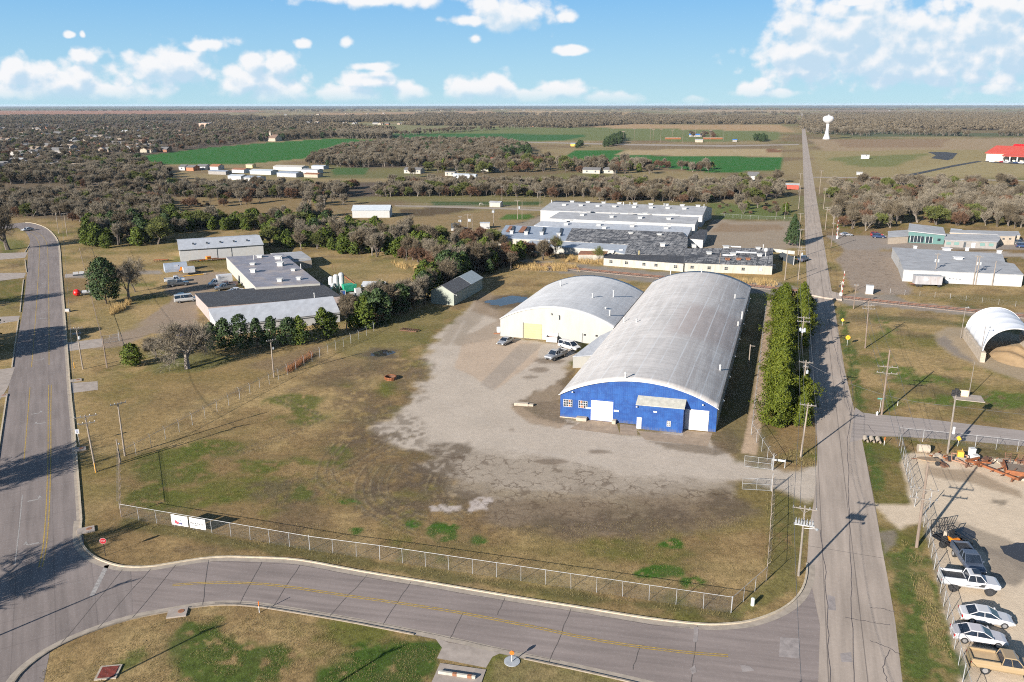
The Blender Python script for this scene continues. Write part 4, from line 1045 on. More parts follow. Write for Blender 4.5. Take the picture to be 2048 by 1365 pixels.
# ================================================================ BUILDINGS
m_white = M('white_metal_cladding', (.385, .385, .38), .55, .12, 1.2, dirt=(.40, .36, .30), dirt_amt=.35, corr='X.45')if False else M('white_metal_cladding', (.385, .385, .38), .55, .12, 1.2, dirt=(.40, .36, .30), dirt_amt=.4)
m_white_old = M('old_white_paint', (.385, .365, .315), .8, .2, 1.5, dirt=(.30, .20, .11), dirt_amt=.45, stretch=(1, 1, .3))
m_cream = M('cream_cladding', (.355, .348, .318), .7, .10, .8, dirt=(.42, .36, .25), dirt_amt=.3, stretch=(1, 1, .25))
m_cream_dk = M('cream_door', (.40, .34, .185), .6, .1, 1.)
m_door = M('white_door', (.52, .515, .515), .5, .06, 2., dirt=(.55, .53, .50), dirt_amt=.2)
m_bgreen = M('pale_green_cladding', (.27, .295, .25), .7, .12, 1., dirt=(.25, .25, .19), dirt_amt=.3)
m_tanwall = M('tan_wall', (.36, .30, .235), .8, .15, 1.)
m_pinkwall = M('pink_block_wall', (.33, .27, .25), .85, .15, 1.2)
m_greywall = M('grey_block_wall', (.25, .235, .22), .85, .2, 1.)
m_teal = M('teal_panels', (.07, .155, .145), .55, .08, .8)
m_teal_dk = M('teal_shutters', (.13, .23, .21), .6, .1, .8)
m_metalroof = M('pale_metal_roof', (.42, .435, .46), .5, .16, .8, dirt=(.30, .29, .29), dirt_amt=.4, stretch=(1, .4, 1))
m_greyroof = M('grey_membrane_roof', (.33, .335, .345), .75, .22, .35, dirt=(.22, .21, .21), dirt_amt=.5)
m_blueroof = M('blue_grey_tin_roof', (.27, .31, .37), .55, .2, .6, dirt=(.18, .19, .21), dirt_amt=.4)
m_purproof = M('ponded_flat_roof', (.235, .225, .25), .5, .25, .3, dirt=(.42, .34, .27), dirt_amt=.75)
m_blackroof = M('black_membrane_roof', (.045, .046, .052), .8, .25, .5, dirt=(.09, .085, .085), dirt_amt=.4)
m_shingle = M('grey_shingle_roof', (.13, .127, .128), .9, .3, 2.)
m_rust = M('rusty_tin', (.26, .115, .06), .85, .35, 2., dirt=(.13, .06, .035), dirt_amt=.6)
m_red = M('red_roof_metal', (.48, .070, .040), .5, .12, 1.)
m_red2 = M('bright_red_roof_metal', (.62, .012, .014), .5, .08, 1.)
m_redwall = M('red_painted_boards', (.42, .06, .035), .7, .15, 1.)
m_dark = M('dark_opening', (.02, .02, .022), .7, .2, 1.)
m_conc = M('weathered_concrete', (.40, .34, .27), .85, .25, 1.5, dirt=(.2, .16, .13), dirt_amt=.5)
m_steel = M('galvanised_steel', (.42, .43, .44), .45, .15, 3., metal=.5)
m_galv = M('weathered_zinc', (.47, .47, .46), .6, .15, 3.)
m_trimdk = M('dark_trim', (.05, .06, .07), .6, .2, 2.)
m_brick = M('red_brick', (.38, .15, .075), .9, .2, 2.)
m_yel = M('faded_yellow_wall', (.60, .49, .22), .8, .1, 1.)
m_glass = glassmat('window_glass')
m_orange_glass = M('orange_board', (.45, .10, .03), .8, .2, 2.)

def blackpatch():
    """black roof sheets whose white coating has flaked away in a grid"""
    m, nt, b = _nt('flaking_black_roof'); co = mapping(nt, objco(nt), (1, 1, 1), (0, 0, AZ))
    s = nt.nodes.new('ShaderNodeSeparateXYZ'); nt.links.new(co, s.inputs[0])
    n1 = noise(nt, mapping(nt, co, (.30, 1.9, 1)), 1., 5, .7); n2 = noise(nt, co, .12, 3); n3 = noise(nt, mapping(nt, co, (.9, .25, 1)), 1.2, 4, .7)
    f = mth(nt, 'MULTIPLY', maprange(nt, n1, .44, .56), mth(nt, 'MULTIPLY', maprange(nt, n2, .34, .50), maprange(nt, n3, .38, .52)))
    ln = mth(nt, 'LESS_THAN', mth(nt, 'FRACT', mth(nt, 'DIVIDE', s.outputs[0], 3.05)), .07)
    f = mth(nt, 'MULTIPLY', f, mth(nt, 'SUBTRACT', 1., ln))
    c = mixc(nt, mth(nt, 'MULTIPLY', f, .8), (.043, .045, .052), (.40, .39, .38))
    nt.links.new(c, b.inputs['Base Color']); b.inputs['Roughness'].default_value = .8
    return m
m_flake = blackpatch()

def barrelmat(name, rgb, pitch, brown):
    m, nt, b = _nt(name); uv = nt.nodes.new('ShaderNodeUVMap').outputs[0]
    s = nt.nodes.new('ShaderNodeSeparateXYZ'); nt.links.new(uv, s.inputs[0]); u, v = s.outputs[0], s.outputs[1]
    n1 = noise(nt, mapping(nt, uv, (.9, .06, 1)), 1., 6, .65); n2 = noise(nt, uv, .07, 4, .6); n3 = noise(nt, mapping(nt, uv, (.06, 1.6, 1)), 1., 5, .65)
    f = mth(nt, 'ADD', mth(nt, 'MULTIPLY', n1, .35), mth(nt, 'ADD', mth(nt, 'MULTIPLY', n3, .4), mth(nt, 'MULTIPLY', n2, .25)))
    c = mixc(nt, 1., rgb, maprange(nt, f, .34, .66, .66, 1.16, False), 'MULTIPLY')
    # sheets laid in courses: each sheet weathers a little differently
    cell = nt.nodes.new('ShaderNodeCombineXYZ'); nt.links.new(mth(nt, 'FLOOR', mth(nt, 'DIVIDE', u, pitch)), cell.inputs[0]); nt.links.new(mth(nt, 'FLOOR', mth(nt, 'DIVIDE', v, .9)), cell.inputs[1])
    wn = nt.nodes.new('ShaderNodeTexWhiteNoise'); wn.noise_dimensions = '2D'; nt.links.new(cell.outputs[0], wn.inputs['Vector'])
    c = mixc(nt, 1., c, maprange(nt, wn.outputs['Value'], 0, 1, .93, 1.05, False), 'MULTIPLY')
    if brown:
        bx = mth(nt, 'MULTIPLY', maprange(nt, u, 11., 16.5), maprange(nt, v, 27, 33)); bx = mth(nt, 'MULTIPLY', bx, mth(nt, 'SUBTRACT', 1., maprange(nt, v, 52, 58)))
        bx = mth(nt, 'MULTIPLY', bx, maprange(nt, n2, .36, .5))
        c = mixc(nt, mth(nt, 'MULTIPLY', bx, .5), c, (.33, .25, .215))
        up = maprange(nt, u, 12, 22); c = mixc(nt, mth(nt, 'MULTIPLY', mth(nt, 'MULTIPLY', up, maprange(nt, n1, .38, .58)), .55), c, (.27, .235, .215))
    seam = mth(nt, 'LESS_THAN', mth(nt, 'ABSOLUTE', mth(nt, 'SUBTRACT', mth(nt, 'FRACT', mth(nt, 'DIVIDE', u, pitch)), .5)), .11 / pitch)
    seam = mth(nt, 'MULTIPLY', seam, maprange(nt, noise(nt, mapping(nt, uv, (.5, .16, 1)), 1., 3), .32, .50))
    c = mixc(nt, mth(nt, 'MULTIPLY', seam, .75), c, (.56, .56, .555))
    nt.links.new(c, b.inputs['Base Color']); b.inputs['Roughness'].default_value = .62
    w = mth(nt, 'SINE', mth(nt, 'MULTIPLY', v, 2 * PI / .45)); bump(nt, b, w, .18, .03)
    return m

def bluemat():
    m, nt, b = _nt('blue_painted_cladding'); co = objco(nt)
    n1 = noise(nt, co, .7, 6, .65); n2 = noise(nt, mapping(nt, co, (2., 2., .35)), 1.3, 5, .7); n3 = noise(nt, co, 5., 3)
    c = mixc(nt, maprange(nt, n1, .38, .64), (.005, .044, .190), (.012, .072, .255))
    c = mixc(nt, maprange(nt, n2, .56, .74, 0, .45), c, (.028, .085, .165))
    c = mixc(nt, maprange(nt, n3, .70, .76, 0, .45), c, (.30, .36, .42))
    s = nt.nodes.new('ShaderNodeSeparateXYZ'); nt.links.new(co, s.inputs[0])
    for ax, pw in ((0, 1.22), (2, 1.6)):
        c = mixc(nt, mth(nt, 'MULTIPLY', mth(nt, 'LESS_THAN', mth(nt, 'FRACT', mth(nt, 'DIVIDE', s.outputs[ax], pw)), .05), .35), c, (.004, .03, .12))
    c = mixc(nt, mth(nt, 'MULTIPLY', maprange(nt, s.outputs[2], .1, .7, .6, 0.), maprange(nt, n2, .35, .6)), c, (.10, .10, .12))
    nt.links.new(c, b.inputs['Base Color']); b.inputs['Roughness'].default_value = .55
    bump(nt, b, mth(nt, 'SINE', mth(nt, 'MULTIPLY', s.outputs[0], 2 * PI / .3)), .12, .02)
    return m
m_blue = bluemat()

def shear(mb, k):
    mb.v = [(x, y + k * x, z) for x, y, z in mb.v]; return mb

def arch_pts(w, zb, rise, n=28):
    """segmental arch of span w springing at zb: (x, z, arc length)"""
    R = (w * w / 4 + rise * rise) / (2 * rise); a = math.asin(w / 2 / R); out = []
    for i in range(n + 1):
        t = -a + 2 * a * i / n; out.append((w / 2 + R * math.sin(t), zb + R * math.cos(t) - (R - rise), R * (t + a)))
    return out

def barrel_roof(name, w, zb, rise, y0, y1, mat, parent, k, over=.3, th=.14, ny=40):
    pts = arch_pts(w + 2 * over, zb - over * 4 * rise / w * .9, rise + over * 4 * rise / w * .9, 30); n = len(pts)
    mb = MB(); vs = []; uvs = []
    for j in range(ny + 1):
        y = y0 + (y1 - y0) * j / ny
        for x, z, s in pts: vs.append((x - over, y, z + th)); uvs.append((s, y - y0))
    fs = [(j * n + i, j * n + i + 1, (j + 1) * n + i + 1, (j + 1) * n + i) for j in range(ny) for i in range(n - 1)]
    nt_ = len(vs)
    for y in (y0, y1):
        for x, z, s in pts: vs.append((x - over, y, z)); uvs.append((s, y - y0))
    last = ny * n
    for i in range(n - 1):
        fs.append((i, nt_ + i, nt_ + i + 1, i + 1)); fs.append((last + i + 1, nt_ + n + i + 1, nt_ + n + i, last + i))
        fs.append((nt_ + i, nt_ + n + i, nt_ + n + i + 1, nt_ + i + 1))
    fs.append((0, last, nt_ + n, nt_)); fs.append((n - 1, nt_ + n - 1, nt_ + 2 * n - 1, last + n - 1))
    mb.add(vs, fs); shear(mb, k); o = mb.build(name, mat, parent, smooth=False)
    uvl = o.data.uv_layers.new(name='UVMap')
    lp = np.zeros(len(o.data.loops), dtype=np.int32); o.data.loops.foreach_get('vertex_index', lp)
    uvl.data.foreach_set('uv', np.array(uvs, dtype=np.float32)[lp].ravel())
    sm = [len(p.vertices) == 4 and i < ny * (n - 1) for i, p in enumerate(o.data.polygons)]
    o.data.polygons.foreach_set('use_smooth', sm)
    return o

def muntin_window(parent, x0, x1, z0, z1, y, nx, nz, k=0., frame=None, pane=None, boards=()):
    mb = MB(); mb.box(x0, x1, y - .03, y + .02, z0, z1); shear(mb, k); w = mb.build('window', pane or m_glass, parent)
    fr = MB(); t = .05
    for i in range(nx + 1):
        x = x0 + (x1 - x0) * i / nx; fr.box(x - t / 2, x + t / 2, y - .065, y - .034, z0 - t / 2, z1 + t / 2)
    for j in range(nz + 1):
        z = z0 + (z1 - z0) * j / nz; fr.box(x0 - t / 2, x1 + t / 2, y - .062, y - .0345, z - t / 2, z + t / 2)
    shear(fr, k).build('window_frame', frame or m_door, w)
    if boards:
        for i, j in boards:
            bb = MB(); bb.box(x0 + (x1 - x0) * i / nx, x0 + (x1 - x0) * (i + 1) / nx, y - .04, y - .031, z0 + (z1 - z0) * j / nz, z0 + (z1 - z0) * (j + 1) / nz)
            shear(bb, k).build('window_pane', m_orange_glass, w)
    return w

def vent_pipe(parent, x, y, z, h=1., r=.16, mat=None, name='vent'):
    mb = MB(); mb.tube((x, y, z - .3), (x, y, z + h), r, r, 8); mb.lathe([(r * 1.5, 0), (r * 1.6, .12), (.02, .22)], (x, y, z + h), 8)
    return mb.build(name, mat or m_galv, parent)
def roof_box(parent, x, y, z, w=1.2, d=1.2, h=.8, mat=None, cap=True, name='vent'):
    mb = MB(); mb.box(x - w / 2, x + w / 2, y - d / 2, y + d / 2, z - .4, z + h)
    if cap: mb.box(x - w * .68, x + w * .68, y - d * .68, y + d * .68, z + h + .02, z + h + .14)
    return mb.build(name, mat or m_galv, parent)
def plate(parent, x0, x1, z0, z1, y, mat, name='sign', k=0., th=.03):
    mb = MB(); mb.box(x0, x1, y - th, y, z0, z1); return shear(mb, k).build(name, mat, parent)
def lamp_head(parent, x, y, z, k=0.):
    mb = MB(); mb.box(x - .03, x + .03, y - .25, y, z, z + .05); mb.lathe([(.05, .12), (.16, 0), (.14, -.1)], (x, y - .3, z), 8); return shear(mb, k).build('wall_lamp', m_door, parent)

def text_mesh(name, s, size, mat, parent, loc, rot):
    cu = bpy.data.curves.new(name, 'FONT'); cu.body = s; cu.size = size; cu.extrude = .004; cu.align_x = 'CENTER'; cu.align_y = 'CENTER'
    o = bpy.data.objects.new(name, cu); COL.objects.link(o); dg = bpy.context.evaluated_depsgraph_get()
    me = bpy.data.meshes.new_from_object(o.evaluated_get(dg)); bpy.data.objects.remove(o); o = bpy.data.objects.new(name, me); COL.objects.link(o)
    me.materials.clear(); me.materials.append(mat); o.parent = parent; o.location = loc; o.rotation_euler = rot
    return o

# ---- the blue-fronted barrel warehouse
K1 = .075
bw = thing('barrel_warehouse', 'long barrel-roofed warehouse with a blue painted front and two white doors', 'warehouse', RW(-33.1, 119.35), -AZ)
W1, Z1, R1, D1 = 25.1, 4.05, 3.35, 92.
ap = arch_pts(W1, Z1, R1)
mb = MB(); mb.slabx([(0, 0)] + [(x, z) for x, z, s in ap] + [(W1, 0)], 0, .3); shear(mb, K1).build('front_wall', m_blue, bw)
mb = MB(); mb.slabx([(0, 0)] + [(x, z) for x, z, s in ap] + [(W1, 0)], D1 - .3, D1); mb.box(0, .3, .302, D1 - .302, 0, Z1); mb.box(W1 - .3, W1, .302, D1 - .302, 0, Z1)
shear(mb, K1).build('side_wall', m_white, bw)
m_bar1 = barrelmat('weathered_barrel_roof', (.57, .54, .51), 2.75, True)
barrel_roof('roof', W1, Z1, R1, -.25, D1 + .2, m_bar1, bw, K1, over=.12)
X = lambda e: e + 33.1
mb = MB(); pts = arch_pts(W1 + .5, Z1 - .1, R1 + .12, 28)
mb2 = MB()
for i in range(28):
    (x0, z0, _), (x1, z1, _) = pts[i], pts[i + 1]; mb2.bar((x0 - .25, -.29, z0 + .06), (x1 - .25, -.29, z1 + .06), .05, .11)
shear(mb2, K1).build('roof_edge_trim', m_galv, bw)
plate(bw, X(-27.95), X(-24.35), .1, 3.55, -.03, m_door, 'roller_door', K1, .06)
mb = MB(); mb.box(X(-28.15), X(-27.95), -.06, 0, 0, 3.7); mb.box(X(-24.35), X(-24.2), -.06, 0, 0, 3.7); mb.box(X(-28.15), X(-24.2), -.06, 0, 3.7, 3.85); shear(mb, K1).build('door_frame', M('blue_trim', (.012, .07, .29), .6, .2, 2.), bw)
plate(bw, X(-12.15), X(-9.2), .05, 3.5, -.03, m_door, 'roller_door', K1, .06)
plate(bw, X(-12.88), X(-12.2), .05, 3.5, -.02, M('shaded_door_white', (.42, .44, .50), .6, .1, 2.), 'shade_strip', K1, .04)  # grey-blue strip paints the shade falling beside the right-hand door
muntin_window(bw, X(-32.55), X(-31.1), 2.02, 3.25, -.03, 5, 3, K1, boards=[(3, 0), (3, 2)])
muntin_window(bw, X(-30.0), X(-28.6), 2.02, 3.25, -.03, 5, 3, K1, boards=[(1, 0), (2, 0), (1, 2)])
for e0, e1, z0, z1 in ((-28.8, -28.0, 1.95, 2.25), (-24.2, -23.4, 1.9, 2.22)): plate(bw, X(e0), X(e1), z0, z1, -.062, m_door, 'sign', K1)
lamp_head(bw, X(-31.0), -.05, 4.75, K1); lamp_head(bw, X(-10.2), -.05, 4.55, K1)
for i in range(7): 
    mb = MB(); mb.lathe([(.06, .1), (.2, 0), (.17, -.12)], (W1 + .55, 5 + i * 12.5, 3.6), 8); mb.tube((W1, 5 + i * 12.5, 3.7), (W1 + .55, 5 + i * 12.5, 3.75), .03, .03, 5); shear(mb, K1).build('wall_lamp', m_galv, bw)
for e0, e1, h_ in ((-30.2, -28.5, .55), (-24.3, -23.7, .6)):
    mb = MB(); mb.box(X(e0), X(e1), -.9, -.02, 0, h_); shear(mb, K1).build('door_kerb', m_conc, bw)
mb = MB(); mb.box(-.05, 3.2, -.1, -.01, 0, .16); shear(mb, K1).build('plinth', m_conc, bw)
def on_roof1(px, py):
    """where a sighting meets the barrel roof, in the warehouse's own frame"""
    d = sight(px, py); de, dn = WR(d[0], d[1]); o = (33.1, -119.35); best = None
    for i in range(3000):
        t = 60 + i * .06; x, y, z = o[0] + de * t, o[1] + dn * t, CAMH + d[2] * t
        if 0 <= x <= W1:
            R = (W1 * W1 / 4 + R1 * R1) / (2 * R1); zr = Z1 + math.sqrt(R * R - (x - W1 / 2) ** 2) - (R - R1)
            if z < zr + .14: return x, y - K1 * x, zr + .1
    return None
for i, (px, py, h_) in enumerate(((1251, 757, .9), (1273, 645, .65), (1248, 645, 1.), (1440, 741, .9), (1470, 597, .8), (1341, 549, .9), (1403, 545, .8), (1476, 652, .8), (1477, 717, 1.6))):
    q = on_roof1(px, py)
    if q: 
        o = vent_pipe(bw, q[0], q[1] + K1 * q[0], q[2], h_, .15)
ax0, ax1, az0, az1 = X(-20.25), X(-12.95), 4.2, 4.95
mb = MB(); mb.slaby([(-1.75, 0), (0, 0), (0, az1), (-1.75, az0)], ax0, ax1); an = shear(mb, K1).build('annex', m_blue, bw)
mb = MB(); mb.slaby([(-1.95, az0 - .1), (-1.95, az0 + .02), (0.0, az1 + .12), (0., az1 + .0)], ax0 - .15, ax1 + .15); shear(mb, K1).build('annex_roof', M('chalky_tin_roof', (.38, .37, .32), .7, .25, 1.5, dirt=(.36, .33, .26), dirt_amt=.5), an)
plate(an, X(-20.15), X(-19.4), .05, 2.0, -1.76, m_door, 'door', K1); muntin_window(an, X(-15.4), X(-14.85), .95, 1.85, -1.76, 2, 3, K1, pane=M('grey_pane', (.2, .19, .18), .4, .3, 3.))
plate(an, X(-17.6), X(-17.05), 3.05, 3.3, -1.76, m_door, 'sign', K1); lamp_head(an, X(-20.2), -1.8, 3.9, K1)

# ---- the cream barrel warehouse
K2 = .04
W2, Z2, R2, D2 = 25.4, 4.0, 3.4, 35.6
cw = thing('barrel_warehouse', 'shorter cream barrel-roofed warehouse with a yellow roller door', 'warehouse', RW(-59.0, 161.5), -AZ)
ap = arch_pts(W2, Z2, R2)
mb = MB(); mb.slabx([(0, 0)] + [(x, z) for x, z, s in ap] + [(W2, 0)], 0, .3); shear(mb, K2).build('front_wall', m_cream, cw)
mb = MB(); mb.slabx([(0, 0)] + [(x, z) for x, z, s in ap] + [(W2, 0)], D2 - .3, D2); mb.box(0, .3, .302, D2 - .302, 0, Z2); mb.box(W2 - .3, W2, .302, D2 - .302, 0, Z2); shear(mb, K2).build('side_wall', m_cream, cw)
m_bar2 = barrelmat('white_coated_barrel_roof', (.60, .595, .59), 1.9, False)
barrel_roof('roof', W2, Z2, R2, -.2, D2 + .2, m_bar2, cw, K2, over=.12, ny=24)
X2 = lambda e: e + 59.0
plate(cw, X2(-53.55), X2(-49.4), .1, 3.45, -.02, m_cream_dk, 'roller_door', K2, .05)
mb = MB()
for i in range(6): mb.box(X2(-53.55), X2(-49.4), -.085, -.075, .62 + i * .55, .66 + i * .55)
shear(mb, K2).build('door_panel_joint', M('ochre_joint', (.42, .33, .16), .7, .1), cw)
mb = MB(); mb.box(X2(-53.75), X2(-53.57), -.03, 0, 0, 3.6); shear(mb, K2).build('door_frame', m_trimdk, cw)
for x, z, w_, h_ in ((13.2, 5.0, .35, .9), (11.6, 5.9, .25, .35)):
    mb = MB(); mb.box(x, x + w_, -.45, -.01, z, z + h_); shear(mb, K2).build('vent', m_cream, cw)
for x in (19.0, 21.6): plate(cw, x, x + .5, 1.7, 2.1, -.01, m_dark, 'window', K2)
mb = MB(); mb.tube((18.6, -.25, 0), (18.6, -.25, 2.3), .05, .05, 6); shear(mb, K2).build('pipe', m_galv, cw)
for x, y, h_ in ((7, 24, 1.3), (17.6, 13.5, 1.0), (21.2, 19.5, 1.6), (23.4, 5.5, 1.2), (21.8, 8.5, .4)):
    R = (W2 * W2 / 4 + R2 * R2) / (2 * R2); vent_pipe(cw, x, y + K2 * x, Z2 + math.sqrt(R * R - (x - W2 / 2) ** 2) - (R - R2), h_, .17)
# lean-to between the two
def block(name, label, cat, corners, mroof, mwall, th=.16, over=.0, group=None, wall_name='wall', extra=None, parent=None):
    """building from its sighted roof corners (col,row,height): walls dropped to the ground and a roof slab"""
    pts = [Vector((*at(px, py, z), z)) for px, py, z in corners]
    if sum(pts[i].x * pts[(i + 1) % len(pts)].y - pts[(i + 1) % len(pts)].x * pts[i].y for i in range(len(pts))) < 0: pts = pts[::-1]
    c = sum(pts, Vector()) / len(pts); c.z = 0
    t = parent or thing(name, label, cat, c, 0, group)
    o_ = Vector(t.location); L = [p - o_ for p in pts]; n = len(L); cc = sum(L, Vector()) / n
    mb = MB(); vs = [(p.x, p.y, 0) for p in L] + [(p.x, p.y, p.z - th) for p in L]
    mb.add(vs, [(i, (i + 1) % n, n + (i + 1) % n, n + i) for i in range(n)]); mb.build(wall_name, mwall, t)
    G_ = [Vector((p.x + (p.x - cc.x) / max((p - cc).length, .1) * over, p.y + (p.y - cc.y) / max((p - cc).length, .1) * over, p.z)) for p in L]
    mb = MB(); vs = [tuple(p) for p in G_] + [(p.x, p.y, p.z - th) for p in G_]
    tri = tessellate_polygon([[Vector((p.x, p.y, 0)) for p in G_]]); fs = []
    for q in tri:
        A_ = [G_[i] for i in q]; s = (A_[1].x - A_[0].x) * (A_[2].y - A_[0].y) - (A_[2].x - A_[0].x) * (A_[1].y - A_[0].y)
        q = tuple(q) if s > 0 else tuple(q[::-1]); fs.append(q); fs.append(tuple(i + n for i in q[::-1]))
    fs += [(n + i, n + (i + 1) % n, (i + 1) % n, i) for i in range(n)]
    mb.add(vs, fs); r = mb.build('roof', mroof, t)
    return t
def on(t, px, py, z):
    g = at(px, py, z); return g[0] - t.location.x, g[1] - t.location.y, z

def gable(name, label, cat, eL, eR, rL, rR, ze, zr, mroof, mwall, group=None, over=.25, th=.12):
    """gabled shed from its sighted front eave ends and ridge ends"""
    a, b_ = Vector((*at(*eL, ze), ze)), Vector((*at(*eR, ze), ze)); c, d = Vector((*at(*rL, zr), zr)), Vector((*at(*rR, zr), zr))
    u = (b_ - a); L = u.length; u.normalize(); v = Vector((-u.y, u.x, 0)); hd_ = max(.8, ((c - a).dot(v) + (d - a).dot(v)) / 2)
    return gable_at(name, label, cat, a, math.atan2(u.y, u.x), L, 2 * hd_, ze, zr, mroof, mwall, group, over, th)
def gable_at(name, label, cat, org, rz, L, D, ze, zr, mroof, mwall, group=None, over=.25, th=.12):
    t = thing(name, label, cat, (org[0], org[1], 0), rz, group)
    mb = MB(); mb.slaby([(0, 0), (D, 0), (D, ze), (D / 2, zr - .02), (0, ze)], 0, L); mb.build('wall', mwall, t)
    s = (zr - ze) / (D / 2); o = over
    mb = MB(); mb.slaby([(-o, ze - s * o + .01), (D / 2, zr + .01), (D + o, ze - s * o + .01), (D + o, ze - s * o + th), (D / 2, zr + th), (-o, ze - s * o + th)], -o, L + o); mb.build('roof', mroof, t)
    return t

ls = block('lean_to', 'low cream lean-to with a tin roof between the two barrel warehouses', 'shed', [(1146, 713, 2.45), (1188, 710, 2.6), (1235, 655, 3.9), (1200, 672, 3.3)], m_metalroof, m_cream, over=.15)

# ---- pale green shed
a, b_ = at(862, 607), at(912, 609); rz = math.atan2(b_[1] - a[1], b_[0] - a[0])
gs = gable_at('storage_shed', 'pale green gabled shed with a patched grey roof among the dark trees', 'shed', a, rz + PI / 2, 20., 6.8, 3.3, 5.1, m_shingle, m_bgreen) if False else thing('storage_shed', 'pale green gabled shed with a patched grey roof among the dark trees', 'shed', a, -AZ)
wd = math.dist(a, b_)
mb = MB(); mb.slabx([(0, 0), (wd, 0), (wd, 3.25), (wd / 2, 5.0), (0, 3.25)], 0, 20.3); shear(mb, -.06).build('wall', m_bgreen, gs)
for y0, y1, mt_, dz in ((-.25, 11.5, m_shingle, 0), (11.6, 20.5, M('blue_green_tin_roof', (.42, .46, .46), .6, .1, 1.), .02)):
    mb = MB(); mb.slabx([(-.25, 3.12 + dz), (wd / 2, 5.02 + dz), (wd + .25, 3.12 + dz), (wd + .25, 3.25 + dz), (wd / 2, 5.15 + dz), (-.25, 3.25 + dz)], y0, y1); shear(mb, -.06).build('roof', mt_, gs)
mb = MB(); mb.obox((wd * .72, 6.5, 4.25), (.5, 1.8, .02), (1, 0, -.5), (0, 1, 0), (.5, 0, 1)); mb.obox((wd * .8, 3.6, 3.95), (.3, .9, .02), (1, 0, -.5), (0, 1, 0), (.5, 0, 1)); mb.build('roof_patch', m_metalroof, gs)
mb = MB(); mb.tube((wd, -.3, 2.9), (wd + .8, -.6, 2.9), .03, .03, 5); mb.lathe([(.05, .1), (.16, 0), (.12, -.1)], (wd + .85, -.6, 2.9), 8); mb.build('wall_lamp', m_door, gs)

# ---- left works: metal buildings
wb = gable('metal_building', 'long white metal building with five roof lights and sliding doors behind the workshop', 'building', (358.5, 500.5), (526, 489.5), (350, 482), (518, 471), 3.95, 5.4, m_metalroof, m_white)
L = 26.8
for i in range(5):
    mb = MB(); x = 4.6 + i * 4.35; mb.obox((x, 5.0, 5.4 - .42 + .02), (.32, .75, .02), (1, 0, 0), (0, 1, .23), (0, -.23, 1)); mb.build('skylight', m_trimdk, wb)
for x in (11.6, 16.2):
    mb = MB(); mb.box(x, x + .18, -.06, -.002, 0, 3.6); mb.build('door_edge', m_trimdk, wb)
mb = MB(); mb.box(11.6, 21, -.14, -.002, 3.5, 3.62); mb.build('door_track', m_trimdk, wb)
mb = MB(); mb.box(-.25, L + .1, -.34, -.26, 3.78, 3.95); mb.build('gutter', m_trimdk, wb)
lt = block('metal_building', 'white metal building with a lean-to roof and faded roof lights behind the conifers', 'building', [(436, 652, 2.5), (679, 624, 2.5), (665, 593, 4.3), (417, 618, 4.3)], m_metalroof, m_white, over=.15)
for i, (px, py) in enumerate(((464, 624), (505, 620), (546, 616), (587, 612), (626, 608))):
    q = on(lt, px, py, 3.62); mb = MB(); ux = Vector((math.cos(AZB), -math.sin(AZB), 0)); uy = Vector((math.sin(AZB), math.cos(AZB), .22)); mb.obox((q[0], q[1], q[2] - .02), (.45, .9, .05), ux, uy, ux.cross(uy)); mb.build('skylight', m_greyroof, lt)
mb = MB(); q0, q1 = on(lt, 436, 653, 2.45), on(lt, 679, 625, 2.45); mb.bar((q0[0], q0[1] - .25, 2.36), (q1[0], q1[1] - .25, 2.36), .1, .16); mb.build('gutter', m_trimdk, lt)
br = block('workshop', 'cream block workshop with a flat black roof in front of the grey-roofed one', 'building', [(390, 587, 3.1), (416, 613.5, 3.6), (681, 592, 3.6), (640, 565, 3.1)], m_blackroof, m_pinkwall, over=.1)
vent_pipe(br, *on(br, 629, 596, 3.6), 1.1, .12)
for px0, px1, py0, py1 in ((396, 399, 606, 618), (403, 406, 615, 628)):
    pass
fl = block('workshop', 'flat-roofed workshop with a ponded purple-grey roof and clusters of vents', 'building', [(452, 514, 3.9), (511, 574, 3.9), (640, 566, 3.9), (566, 508, 3.9)], m_purproof, m_cream, over=.05)
for px, py, w_, h_ in ((506, 530, 1.2, .5), (507, 545, 1.3, .9), (561, 532, 1.6, 1.1), (557, 518, 1.8, .8), (587, 542, 1., .5), (560, 563, 1.2, .7), (598, 560, 1., .7), (520, 515, 1.5, .6)):
    x, y, z = on(fl, px, py, 3.9); roof_box(fl, x, y, z, w_, w_, h_)
for px, py in ((564, 524), (602, 538), (508, 520)): vent_pipe(fl, *on(fl, px, py, 3.9), 1.3, .12)
lb = block('storage_shed', 'low flat shed behind the ponded workshop roof', 'shed', [(541, 507, 3.), (603, 503, 3.), (622, 516, 3.), (566, 520, 3.)], m_greyroof, m_greywall)
lb2 = block('storage_shed', 'small grey lean-to shed with a tan wall beside the ponded workshop', 'shed', [(566, 515, 2.8), (612, 512, 2.8), (623, 520, 2.6), (585, 524, 2.6)], m_greyroof, m_tanwall)

# ---- the factory behind the railway
hall = block('factory_hall', 'big grey-roofed factory hall with a line of ridge vents, at the back of the works', 'building', [(1081, 421, 4.9), (1405, 431, 4.9), (1413, 413, 6.6), (1104, 404, 6.6)], m_greyroof, m_white, over=.2)
block('', '', '', [(1104, 404, 6.6), (1413, 413, 6.6), (1424, 416, 4.9), (1112, 401.5, 5.6)], m_blackroof, m_white, parent=hall)
for i in range(9):
    px = 1144 + i * 31.5; x, y, z = on(hall, px, 404.8 + i * 1.05, 6.6); roof_box(hall, x, y, z - .2, 1.6, 1.0, .75)
for i in range(8):
    px = 1128 + i * 33.5 + (i > 3) * 6; x, y, z = on(hall, px, 411.5 + i * 1.05, 5.9); roof_box(hall, x, y, z - .1, 1.6, 1.2, .8)
for px in (1103, 1247, 1260, 1328, 1408): vent_pipe(hall, *on(hall, px, 405 + (px - 1103) * .03, 6.6), .9, .16)
